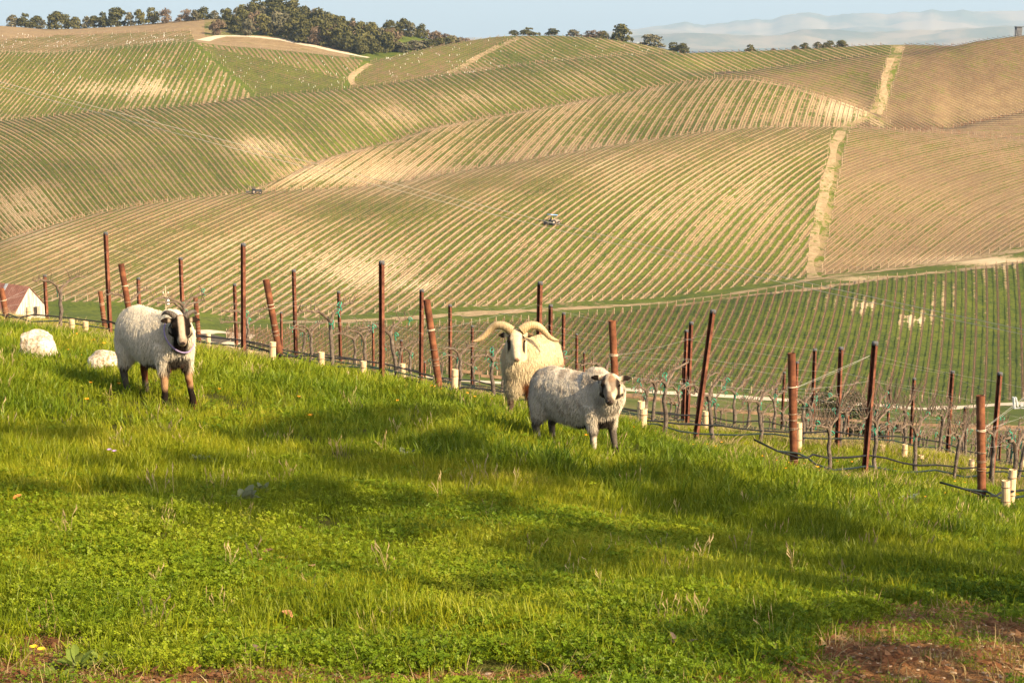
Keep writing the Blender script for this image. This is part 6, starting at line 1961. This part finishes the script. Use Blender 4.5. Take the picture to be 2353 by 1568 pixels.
def ground_near(u, v):
    a, t = ray_at(u, v)
    ys = np.linspace(4.0, 40.0, 400)
    d = near_z(a * ys, ys) - t * ys
    i = int(np.argmax(d > 0)) if (d > 0).any() else len(ys) - 1
    y = ys[max(i, 1)]
    return np.array((a * y, y, t * y))
_lr = np.random.default_rng(12)
_sv = np.array(SUN_TO)
leafP, bough = [], []
for (u, v, ru, rv, cov, hh) in SHADE:
    c = ground_near(u, v)
    e1 = ground_near(u + ru, v); e2 = ground_near(u, v - rv)
    area = math.pi * np.linalg.norm(e1 - c) * min(np.linalg.norm(e2 - c), 3.0)
    n = int(min(7000, 230 * cov * area + 10))
    rr = np.sqrt(_lr.random(n)); th = _lr.random(n) * 6.283
    off_ = (rr * np.cos(th))[:, None] * (e1 - c) + (rr * np.sin(th))[:, None] * (e2 - c) * min(1.0, 3.0 / max(np.linalg.norm(e2 - c), .1))
    h = hh + _lr.normal(size=n) * .25
    p = c + off_ + _sv[None, :] * (h / _sv[2])[:, None]
    gp2 = c + off_
    kp = vnoise(gp2[:, 0] * 1.7 + gp2[:, 1] * .4, gp2[:, 1] * 1.1, 80) * .65 + vnoise(gp2[:, 0] * 4.1, gp2[:, 1] * 3.0, 81) * .35 > .36
    leafP.append((p[kp], c))
    bough.append(c + _sv * (hh / _sv[2]))
M_SHADEOAK = leaf_mat('near_oak_leaves', (0.030, 0.045, 0.012), (0.055, 0.075, 0.020), (0.09, 0.11, 0.03))
bough = np.array(bough)
trunks = [np.array((11.2, 6.2)), np.array((8.4, 1.6)), np.array((14.5, 9.8)), np.array((7.2, -2.2))]
owner = np.array([int(np.argmin([np.hypot(*(b[:2] - t)) for t in trunks])) for b in bough])
for k, txy in enumerate(trunks):
    idxs = np.nonzero(owner == k)[0]
    if len(idxs) == 0: continue
    base = np.array((txy[0], txy[1], gz(*txy)))
    t = empty('oak_tree', tuple(base))
    tag(t, 'spreading oak standing outside the frame on the right, %s' % ('shading the sheep', 'shading the lower grass', 'farther down the slope', 'nearest behind the camera')[k], 'tree', 'oaks beside the meadow')
    P_ = np.concatenate([leafP[i][0] for i in idxs]) - base
    n = len(P_); sz = (.085 + .07 * _lr.random(n))[:, None]
    nn = _lr.normal(size=(n, 3)) + _sv * 1.0; nn /= np.linalg.norm(nn, axis=1, keepdims=True)
    t1 = np.cross(nn, _lr.normal(size=(n, 3))); t1 /= np.linalg.norm(t1, axis=1, keepdims=True); t2 = np.cross(nn, t1)
    V = np.stack([P_ - t1 * sz, P_ - t2 * sz * .6, P_ + t1 * sz, P_ + t2 * sz * .6], 1).reshape(-1, 3)
    new_obj('crown', mesh_np('crown', V, np.arange(4 * n).reshape(-1, 4), [M_SHADEOAK]), t)
    mb = MB()
    top = np.array((bough[idxs, 0].mean() - base[0], bough[idxs, 1].mean() - base[1], 0)) * .25
    fork = Vector((top[0], top[1], 2.4))
    mb.tube([(0, 0, -.5), (top[0] * .3, top[1] * .3, 1.1), fork], [.30, .24, .20], 10)
    for i in idxs:
        e = Vector(bough[i] - base)
        m1 = fork.lerp(e, .4) + Vector((0, 0, .5)); m2 = fork.lerp(e, .75) + Vector((0, 0, .3))
        mb.tube([fork - Vector((0, 0, .2)), m1, m2, e], [.10, .065, .04, .015], 6)
    mb.build('trunk', M_TRUNK, t)

# ------------------------------------------------------------------ grass, clover and weeds: tufts scattered over the slope
def blade_mat(name, dark, mid, light, dryc, big=0.5):
    m = NT(name)
    oi = m.n('ShaderNodeObjectInfo')
    P = m.pos()
    f = m.math('ADD', m.math('MULTIPLY', oi.outputs['Random'], 0.34), m.math('MULTIPLY', m.mapr(m.math('ADD', m.math('MULTIPLY', m.noise(big, 3.0, 0.6, P), 0.6), m.math('MULTIPLY', m.noise(big * 0.35, 2.0, 0.5, P), 0.4)), 0.36, 0.64, 0.0, 1.0, False), 0.62))
    col = m.ramp(f, [(0.10, dark), (0.42, mid), (0.74, light), (0.93, dryc)])
    dif = m.n('ShaderNodeBsdfDiffuse'); tr = m.n('ShaderNodeBsdfTranslucent'); gl = m.n('ShaderNodeBsdfGlossy')
    m.link(col, dif.inputs[0]); m.link(col, tr.inputs[0]); gl.inputs['Roughness'].default_value = 0.45
    gl.inputs[0].default_value = (0.9, 0.9, 0.8, 1)
    mx = m.n('ShaderNodeMixShader'); mx.inputs[0].default_value = 0.35
    m.link(dif.outputs[0], mx.inputs[1]); m.link(tr.outputs[0], mx.inputs[2])
    mx2 = m.n('ShaderNodeMixShader'); mx2.inputs[0].default_value = 0.012
    m.link(mx.outputs[0], mx2.inputs[1]); m.link(gl.outputs[0], mx2.inputs[2])
    m.link(mx2.outputs[0], m.out.inputs['Surface'])
    return m.mat
M_GRASS = blade_mat('meadow_grass', (0.060, 0.095, 0.005), (0.160, 0.200, 0.008), (0.300, 0.295, 0.014), (0.40, 0.32, 0.06))
M_TALL = blade_mat('tall_grass', (0.045, 0.085, 0.005), (0.125, 0.180, 0.009), (0.240, 0.265, 0.015), (0.32, 0.29, 0.05))
M_CLOV = blade_mat('clover_leaf', (0.050, 0.095, 0.005), (0.125, 0.190, 0.008), (0.230, 0.275, 0.012), (0.30, 0.29, 0.03), 0.9)
M_DRY = blade_mat('dry_stem', (0.24, 0.17, 0.07), (0.34, 0.25, 0.11), (0.44, 0.34, 0.17), (0.5, 0.4, 0.22))
M_LEAFB = blade_mat('broad_weed_leaf', (0.10, 0.15, 0.02), (0.16, 0.21, 0.035), (0.22, 0.26, 0.05), (0.28, 0.30, 0.08))
M_ORANGE = noisy_mat('orange_petal', (0.75, 0.26, 0.01), (0.85, 0.40, 0.02), 30.0, .7)
M_YELLOW = noisy_mat('yellow_petal', (0.80, 0.55, 0.02), (0.85, 0.68, 0.04), 30.0, .7)
M_PEB = noisy_mat('pale_pebble', (0.20, 0.12, 0.07), (0.34, 0.24, 0.15), 3.5, .9, .2, c3=(0.52, 0.42, 0.31))

tuft_col = bpy.data.collections.new('tuft_sources')
def tuft(name, V, Fc, mats, mi=None):
    me = bpy.data.meshes.new(name)
    me.from_pydata(V, [], Fc)
    for mm_ in mats: me.materials.append(mm_)
    if mi: me.polygons.foreach_set('material_index', mi)
    o = bpy.data.objects.new(name, me)
    tuft_col.objects.link(o)
    return o
def blades(seed, n, h0, h1, w, spread, lean, curl=.5):
    r = random.Random(seed); V, Fc = [], []
    for _ in range(n):
        a = r.uniform(0, 6.283); rad = spread * math.sqrt(r.random())
        bx, by = rad * math.cos(a), rad * math.sin(a)
        h = r.uniform(h0, h1); l = lean * h * r.uniform(.2, 1.2); da = a + r.uniform(-1.2, 1.2)
        dx, dy = math.cos(da), math.sin(da); fa = r.uniform(0, 6.283); sx, sy = math.cos(fa) * w * r.uniform(.7, 1.2), math.sin(fa) * w
        b = len(V)
        for (k, wk) in ((0, 1), (.4, .9), (.75, .55)):
            ox, oy = bx + dx * l * k ** 1.8, by + dy * l * k ** 1.8
            z = h * (k - curl * .18 * k * k) - (.02 if k == 0 else 0)
            V += [(ox - sx * wk, oy - sy * wk, z), (ox + sx * wk, oy + sy * wk, z)]
        V.append((bx + dx * l, by + dy * l, h * (1 - curl * .25)))
        Fc += [(b, b + 1, b + 3, b + 2), (b + 2, b + 3, b + 5, b + 4), (b + 4, b + 5, b + 6)]
    return V, Fc
def clover(seed, n, spread, hmax, s0):
    r = random.Random(seed); V, Fc = [], []
    for _ in range(n):
        a = r.uniform(0, 6.283); rad = spread * math.sqrt(r.random())
        c = Vector((rad * math.cos(a), rad * math.sin(a), r.uniform(.012, hmax)))
        nrm = Vector((r.gauss(0, .5), r.gauss(0, .5), 1)).normalized(); x = nrm.orthogonal().normalized(); y = nrm.cross(x)
        s = s0 * r.uniform(.6, 1.25); ph = r.uniform(0, 6.28)
        for j in range(3):
            p = ph + j * 2.094
            d = x * math.cos(p) + y * math.sin(p); e = nrm.cross(d)
            b = len(V)
            V += [tuple(c), tuple(c + d * s * .55 - e * s * .42 + nrm * s * .1), tuple(c + d * s * 1.0), tuple(c + d * s * .55 + e * s * .42 + nrm * s * .1)]
            Fc.append((b, b + 1, b + 2, b + 3))
    return V, Fc
def stems(seed, n):
    r = random.Random(seed); V, Fc = [], []
    for _ in range(n):
        x, y = r.uniform(-.05, .05), r.uniform(-.05, .05); h = r.uniform(.10, .20); lx, ly = r.uniform(-.06, .06), r.uniform(-.06, .06); w = .0011
        b = len(V)
        V += [(x - w, y, 0), (x + w, y, 0), (x + lx * .6 + w, y + ly * .6, h * .75), (x + lx * .6 - w, y + ly * .6, h * .75), (x + lx - .004, y + ly, h * .9), (x + lx + .004, y + ly, h * .92), (x + lx, y + ly, h * 1.05)]
        Fc += [(b, b + 1, b + 2, b + 3), (b + 3, b + 2, b + 5, b + 4), (b + 4, b + 5, b + 6)]
    return V, Fc
def flower(seed, mat_n=1):
    r = random.Random(seed); V, Fc, Mi = [], [], []
    h = r.uniform(.10, .17); lx, ly = r.uniform(-.03, .03), r.uniform(-.03, .03)
    V += [(-.0015, 0, 0), (.0015, 0, 0), (lx + .0015, ly, h), (lx - .0015, ly, h)]; Fc.append((0, 1, 2, 3)); Mi.append(0)
    for j in range(5):
        a = j * 1.2566; b = len(V); s = .016
        d = Vector((math.cos(a), math.sin(a), .6)) * s; e = Vector((-math.sin(a), math.cos(a), 0)) * s * .6
        c = Vector((lx, ly, h))
        V += [tuple(c), tuple(c + d * .7 - e), tuple(c + d * 1.3), tuple(c + d * .7 + e)]; Fc.append((b, b + 1, b + 2, b + 3)); Mi.append(1)
    return V, Fc, Mi
NT_ = 0
KINDS_ = {}
def reg(kind, o):
    global NT_
    KINDS_.setdefault(kind, []).append(NT_); NT_ += 1
# collection children are instanced in name order: number the names
def nm(k): return 'tuft_%03d' % k
for s in range(4): reg('fine', tuft(nm(NT_), *blades(s, 16, .03, .08, .0021, .055, .5), [M_GRASS]))
for s in range(3): reg('finelong', tuft(nm(NT_), *blades(10 + s, 14, .06, .13, .0022, .06, .40), [M_GRASS]))
for s in range(4): reg('tall', tuft(nm(NT_), *blades(20 + s, 11, .07, .19, .0050, .07, .6, .8), [M_TALL]))
for s in range(4): reg('clover', tuft(nm(NT_), *clover(30 + s, 20, .075, .06, .0125), [M_CLOV]))
for s in range(2): reg('cloverbig', tuft(nm(NT_), *clover(40 + s, 12, .09, .07, .021), [M_CLOV]))
for s in range(2): reg('dry', tuft(nm(NT_), *stems(50 + s, 6), [M_DRY]))
for s in range(2):
    V, Fc, Mi = flower(60 + s); reg('orange', tuft(nm(NT_), V, Fc, [M_TALL, M_ORANGE], Mi))
for s in range(3):
    me = bpy.data.meshes.new('x'); bm = bmesh.new(); bmesh.ops.create_icosphere(bm, subdivisions=1, radius=.016)
    rr = random.Random(70 + s)
    for v_ in bm.verts: v_.co *= rr.uniform(.6, 1.15); v_.co.z *= .55
    bm.verts.index_update(); V = [(q1.co.x, q1.co.y, q1.co.z) for q1 in bm.verts]; Fc = [[q1.index for q1 in q2.verts] for q2 in bm.faces]; bm.free(); bpy.data.meshes.remove(me); del v_
    reg('pebble', tuft(nm(NT_), V, Fc, [M_PEB]))
def litter(seed):
    r = random.Random(seed); V, Fc = [], []
    for _ in range(9):
        a = r.uniform(0, 6.28); c = Vector((r.uniform(-.07, .07), r.uniform(-.07, .07), r.uniform(.003, .014))); L = r.uniform(.008, .022); W = L * r.uniform(.25, .6); b = len(V)
        d = Vector((math.cos(a), math.sin(a), r.uniform(-.2, .5))) * L; e = Vector((-math.sin(a), math.cos(a), r.uniform(-.3, .3))) * W
        V += [tuple(c - d), tuple(c - e), tuple(c + d), tuple(c + e)]; Fc.append((b, b + 1, b + 2, b + 3))
    return V, Fc
M_LITTER = blade_mat('leaf_litter', (0.10, 0.045, 0.02), (0.20, 0.085, 0.035), (0.32, 0.17, 0.08), (0.45, 0.32, 0.18), 6.0)
for s in range(3): reg('litter', tuft(nm(NT_), *litter(90 + s), [M_LITTER]))
for s in range(2): reg('straw', tuft(nm(NT_), *blades(80 + s, 9, .04, .10, .0022, .06, 1.1), [M_DRY]))

gr = np.random.default_rng(21)
GPx, GPy, GPs, GPk, GPt = [], [], [], [], []
def proj_np(x, y):
    z = near_z(x, y)
    u, v = project(x, y, z)
    return u, v
def scatter(kind, n, y0, y1, prob, s0, s1, ypow=1.0, margin=.9):
    """n candidate points uniform over the wedge of slope seen from the camera"""
    y = np.sqrt(y0 ** 2 + (y1 ** 2 - y0 ** 2) * gr.random(n) ** ypow)
    x = (gr.random(n) * 2 - 1) * (y * .262 + margin)
    u, v = proj_np(x, y)
    pr = prob(u, v, x, y)
    k = gr.random(n) < pr
    x, y = x[k], y[k]
    GPx.append(x); GPy.append(y); GPs.append((s0 + (s1 - s0) * gr.random(len(x))) * (.68 + .64 * vnoise(x * .8, y * .8, 90)) if kind in ('fine', 'finelong', 'tall') else s0 + (s1 - s0) * gr.random(len(x)))
    GPk.append(gr.choice(KINDS_[kind], len(x)))
    GPt.append(np.full(len(x), {'tall': .22, 'dry': .25, 'finelong': .18}.get(kind, .12)))
def tallness(u, v):
    # long broad grass along the brow and in the right-hand band
    brow = np.interp(u, [0, 300, 700, 1100, 1500, 2000, 2352], [960, 950, 975, 1010, 1080, 1160, 1230])
    return 1 / (1 + np.exp((v - brow) / 28))
def nz(x, y, s, sd): return vnoise(x * s, y * s, sd)
notbare = lambda u, v, x, y: 1 - np.clip(bare_cover(u, v) * (1.45 + .5 * (nz(x, y, 4, 61) - .5)) - (nz(x, y, 1.6, 62) - .5) * 1.7 - (nz(x, y, 5.0, 59) - .5) * 1.1, 0, 1)
cl = lambda u, v, x, y: np.clip((nz(x, y, 1.1, 63) - .42) * 4 + (v - 1270) / 400 - np.clip((u - 1400) / 2500, 0, .3), 0, 1)
def sheep_clear(x, y):
    k = np.ones_like(x)
    for so, rr in ((S1[0], .75), (S2[0], .7), (S3[0], .8)):
        dd = np.hypot(x - so.location.x, (y - so.location.y) * .7)
        k *= np.clip((dd - rr * .6) / (rr * .8), .22, 1)
    return k
scatter('fine', 34000, 6.2, 13, lambda u, v, x, y: notbare(u, v, x, y) * (1 - .35 * cl(u, v, x, y)), .7, 1.25)
scatter('fine', 30000, 12, 24, lambda u, v, x, y: notbare(u, v, x, y) * (1 - .8 * tallness(u, v)), 1.0, 1.6)
scatter('finelong', 16000, 7.0, 15, lambda u, v, x, y: notbare(u, v, x, y) * np.clip(1.15 - .7 * cl(u, v, x, y) - (v - 1380) / 200, .06, 1) * (.25 + .75 * (nz(x, y, .8, 64) > .4)), .8, 1.2)
scatter('finelong', 15000, 13, 26, lambda u, v, x, y: notbare(u, v, x, y) * (1 - .6 * tallness(u, v)), .9, 1.4)
scatter('clover', 44000, 6.2, 13.5, lambda u, v, x, y: notbare(u, v, x, y) * (.22 + .65 * cl(u, v, x, y)), .75, 1.25)
scatter('cloverbig', 5000, 6.2, 20, lambda u, v, x, y: notbare(u, v, x, y) * (.1 + .5 * cl(u, v, x, y)), .8, 1.3)
scatter('tall', 34000, 13, 27, lambda u, v, x, y: tallness(u, v) * sheep_clear(x, y) * (.5 + .5 * (nz(x, y, .9, 65) > .35)), .75, 1.25)
scatter('tall', 2500, 9, 18, lambda u, v, x, y: .35 * (nz(x, y, .7, 66) > .55) * notbare(u, v, x, y), .5, .85)
scatter('fine', 26000, 24, 46, lambda u, v, x, y: .45 + .5 * (nz(x, y, .5, 67) > .45), 1.2, 2.0)
scatter('straw', 9000, 22, 46, lambda u, v, x, y: .2 + .8 * (nz(x, y, .5, 68) > .5), 1.4, 2.4)
scatter('dry', 700, 8, 22, lambda u, v, x, y: .5 * notbare(u, v, x, y), .7, 1.2)
scatter('orange', 700, 12, 27, lambda u, v, x, y: np.clip(tallness(u, v + 60), 0, 1) * (u > 150) * (nz(x, y, .6, 69) > .38), .8, 1.2)
scatter('pebble', 5500, 5.8, 11, lambda u, v, x, y: np.clip(bare_cover(u, v) * 1.2 - .15, 0, 1) * (.25 + .75 * nz(x, y, 5, 70)), .25, 1.15)
scatter('litter', 9000, 5.8, 12.5, lambda u, v, x, y: np.clip(bare_cover(u, v) * 1.2 + .06, 0, 1) * (.3 + .7 * (nz(x, y, 2.5, 75) > .4)), .7, 1.4)
scatter('straw', 1600, 5.8, 12, lambda u, v, x, y: np.clip(bare_cover(u, v) * .9, 0, .7), .6, 1.1)
scatter('fine', 5000, 5.8, 12, lambda u, v, x, y: bare_cover(u, v) * (nz(x, y, 3, 71) > .5), .4, .8)
scatter('clover', 6000, 5.8, 12, lambda u, v, x, y: bare_cover(u, v) * (nz(x, y, 2.4, 72) > .47), .4, .8)
gx_ = np.concatenate(GPx); gy_ = np.concatenate(GPy); gs_ = np.concatenate(GPs); gk_ = np.concatenate(GPk); gt_ = np.concatenate(GPt)
gz_ = near_z(gx_, gy_)
N_ = len(gx_)
print('TUFTS', N_)
pm = bpy.data.meshes.new('grass')
pm.vertices.add(N_)
pm.vertices.foreach_set('co', np.stack([gx_, gy_, gz_], -1).astype(np.float32).ravel())
rot = np.stack([(gr.random(N_) - .5) * 2 * gt_, (gr.random(N_) - .5) * 2 * gt_, gr.random(N_) * 6.283], -1).astype(np.float32)
for an, tp, dat, key in (('rot', 'FLOAT_VECTOR', rot.ravel(), 'vector'), ('scl', 'FLOAT', gs_.astype(np.float32), 'value'), ('kid', 'INT', gk_.astype(np.int32), 'value')):
    a_ = pm.attributes.new(an, tp, 'POINT'); a_.data.foreach_set(key, dat)
go = new_obj('grass', pm)
tag(go, 'meadow grass, clover, small orange flowers and pebbles covering the near slope', kind='stuff')
ng = bpy.data.node_groups.new('grass_scatter', 'GeometryNodeTree')
ng.interface.new_socket('Geometry', in_out='INPUT', socket_type='NodeSocketGeometry')
ng.interface.new_socket('Geometry', in_out='OUTPUT', socket_type='NodeSocketGeometry')
gi = ng.nodes.new('NodeGroupInput'); gout = ng.nodes.new('NodeGroupOutput')
m2p = ng.nodes.new('GeometryNodeMeshToPoints')
iop = ng.nodes.new('GeometryNodeInstanceOnPoints')
ci = ng.nodes.new('GeometryNodeCollectionInfo')
ci.inputs['Collection'].default_value = tuft_col
ci.inputs['Separate Children'].default_value = True
ci.inputs['Reset Children'].default_value = True
def named(nm_, tp):
    nd = ng.nodes.new('GeometryNodeInputNamedAttribute'); nd.data_type = tp; nd.inputs['Name'].default_value = nm_
    return nd.outputs['Attribute']
ng.links.new(gi.outputs[0], m2p.inputs['Mesh'])
ng.links.new(m2p.outputs[0], iop.inputs['Points'])
ng.links.new(ci.outputs[0], iop.inputs['Instance'])
iop.inputs['Pick Instance'].default_value = True
ng.links.new(named('kid', 'INT'), iop.inputs['Instance Index'])
ng.links.new(named('rot', 'FLOAT_VECTOR'), iop.inputs['Rotation'])
ng.links.new(named('scl', 'FLOAT'), iop.inputs['Scale'])
ng.links.new(iop.outputs[0], gout.inputs[0])
md = go.modifiers.new('scatter', 'NODES'); md.node_group = ng

# ------------------------------------------------------------------ single plants and litter one can point at
M_GREYL = blade_mat('grey_velvet_leaf', (0.16, 0.19, 0.12), (0.24, 0.27, 0.18), (0.33, 0.36, 0.26), (0.42, 0.44, 0.34), 2.0)
M_DARKL = blade_mat('dull_blue_leaf', (0.10, 0.12, 0.06), (0.15, 0.17, 0.09), (0.20, 0.22, 0.12), (0.25, 0.26, 0.16), 2.0)
M_PURP = blade_mat('purplish_leaf', (0.08, 0.05, 0.04), (0.13, 0.08, 0.07), (0.18, 0.13, 0.09), (0.2, 0.18, 0.1), 3.0)
def leaf_quad(mb, c, d, up, L, W):
    d = Vector(d).normalized(); s = d.cross(Vector(up)).normalized(); n_ = s.cross(d)
    pts = []
    for (k, w) in ((0, .12), (.3, .8), (.6, 1.0), (.85, .6)):
        z = n_ * (L * .25 * k * (1 - k))
        pts += [c + d * (L * k) - s * (W * w * .5) + z * 1.6, c + d * (L * k) + z, c + d * (L * k) + s * (W * w * .5) + z * 1.6]
    pts.append(c + d * L - n_ * L * .05)
    fs = []
    for i in range(3):
        for j in range(2): fs.append((i * 3 + j, i * 3 + j + 1, i * 3 + j + 4, i * 3 + j + 3))
    fs += [(9, 10, 12), (10, 11, 12)]
    mb.raw(pts, fs)
def weed(u, v, kind, size, lab, seed, mat, n=14, name='weed'):
    p = ground_near(u, v)
    t = empty(name, tuple(p))
    r = random.Random(seed)
    st_ = MB(); st_.tube([(0, 0, -.03), (0, 0, size * .4)], [.006, .003], 5); st_.build('stem', mat, t)
    for k in range(n):
        a = k * 2.4 + r.uniform(-.3, .3); el = r.uniform(.15, .9) if kind != 'flat' else r.uniform(.05, .35)
        d = Vector((math.cos(a) * math.cos(el), math.sin(a) * math.cos(el), math.sin(el)))
        c = Vector((d.x * .02, d.y * .02, size * r.uniform(.02, .4 if kind != 'flat' else .08)))
        mb = MB(); leaf_quad(mb, c, d, (0, 0, 1), size * r.uniform(.6, 1.1), size * r.uniform(.28, .5) * (1.3 if kind == 'round' else 1))
        mb.build('leaf', mat, t)
    tag(t, lab, 'weed', 'single broad leaved weeds in the grass')
weed(463, 1072, 'round', .10, 'pale silvery leaved plant in the lit grass left of centre', 1, M_GREYL, 22)
weed(490, 1076, 'round', .08, 'smaller silvery plant right beside the pale silvery one', 2, M_GREYL, 14)
weed(560, 1165, 'round', .12, 'dull grey green plant in the shade below the silvery plants', 3, M_DARKL, 24)
weed(605, 1138, 'round', .08, 'small bluish plant just above the shaded grey green one', 4, M_DARKL, 16)
weed(930, 1058, 'round', .09, 'small silvery plant in shade in the middle of the meadow', 5, M_DARKL, 16)
weed(2085, 1165, 'round', .13, 'silvery leaved clump in tall grass at right below the vines', 6, M_GREYL, 30)
weed(2110, 1160, 'round', .10, 'second silvery clump touching the one in tall grass at right', 7, M_GREYL, 18)
weed(175, 1545, 'up', .11, 'large broad leaved rosette in the bottom left corner', 8, M_LEAFB, 14)
weed(235, 1535, 'up', .09, 'broad leaved weed right of the large bottom left rosette', 9, M_LEAFB, 12)
weed(130, 1560, 'flat', .10, 'low flat rosette left of the large bottom left rosette', 10, M_LEAFB, 10)
weed(930, 1380, 'flat', .12, 'flat dark green rosette in the lower middle of the meadow', 11, M_LEAFB, 10)
weed(610, 1525, 'up', .07, 'purplish withered weed at the lower edge left of centre', 12, M_PURP, 18)
weed(1560, 1500, 'up', .08, 'purplish weed beside the yellow flower at lower right', 13, M_PURP, 18)
weed(1655, 1530, 'up', .07, 'purplish weed on bare soil right of the yellow flower', 14, M_PURP, 14)
weed(1345, 1540, 'round', .07, 'dull leafy weed at the bottom edge right of centre', 15, M_LEAFB, 14)
weed(1465, 1535, 'up', .06, 'small purplish seedling at the bottom right of centre', 16, M_PURP, 12)
weed(820, 1440, 'up', .08, 'soft broad leaved weed in the lower meadow left of centre', 17, M_LEAFB, 10)
def flower_thing(u, v, rad, mat, lab, h=.06, heads=1):
    p = ground_near(u, v); t = empty('wildflower', tuple(p))
    st_ = MB(); st_.tube([(0, 0, -.02), (0, 0, h)], [.003, .002], 5); st_.build('stem', M_CLOV, t)
    for q_ in range(heads):
        fl = MB(); o_ = Vector((q_ * rad * 1.6, 0, h - q_ * .01))
        for j in range(14):
            a = j * 2 * math.pi / 14
            leaf_quad(fl, o_, (math.cos(a), math.sin(a) - .35, .45), (0, 0, 1), rad, rad * .45)
        fl.build('flower_head', mat, t)
    tag(t, lab, 'flower', 'single wildflowers in the grass')
M_PINK = noisy_mat('mauve_petal', (0.36, 0.20, 0.40), (0.50, 0.32, 0.52), 30.0, .7)
flower_thing(78, 1508, .020, M_YELLOW, 'bright yellow flower on bare soil near the bottom left corner', .04, 2)
flower_thing(1577, 1486, .022, M_YELLOW, 'yellow dandelion at the lower right of the meadow', .05)
flower_thing(1518, 1436, .016, M_YELLOW, 'smaller yellow flower above the dandelion at lower right', .05)
flower_thing(252, 1072, .022, M_PINK, 'small mauve wildflower in the grass at left', .12, 2)
M_DEADL = noisy_mat('dead_leaf', (0.30, 0.13, 0.05), (0.48, 0.26, 0.12), 12.0, .8)
M_DEADO = noisy_mat('orange_dead_leaf', (0.42, 0.15, 0.03), (0.58, 0.26, 0.06), 12.0, .8)
for k, (u, v, s, mt, lab) in enumerate([(1927, 1237, .05, M_DEADO, 'orange brown dead leaf in the shade at right'), (372, 1410, .035, M_DEADL, 'dull pink dead leaf lying on clover at lower left'), (660, 1303, .04, M_DEADO, 'orange dead leaf on bare soil patch left of centre'), (712, 1318, .05, M_DEADL, 'pale curled dead leaf beside the bare soil patch'), (600, 1290, .05, M_DEADL, 'brown dead leaf left of the bare soil patch'),
                                        (672, 1440, .05, M_DEADL, 'tan dead leaf in the lower meadow'), (1168, 1505, .04, M_DEADL, 'pale dead leaf at the bottom centre'), (590, 1305, .03, M_DEADL, 'small reddish dead leaf on the bare patch'), (30, 1165, .05, M_DEADO, 'rusty dead leaf at the left edge in shade')]):
    p = ground_near(u, v); mb = MB()
    leaf_quad(mb, Vector((0, 0, 0)), (math.cos(k * 1.7), math.sin(k * 1.7) - .2, .25), (0, 0, 1), s * 1.5, s)
    o = mb.build('fallen_leaf', mt, loc=(p[0], p[1], p[2] + .05))
    tag(o, lab, 'leaf', 'fallen leaves in the grass')
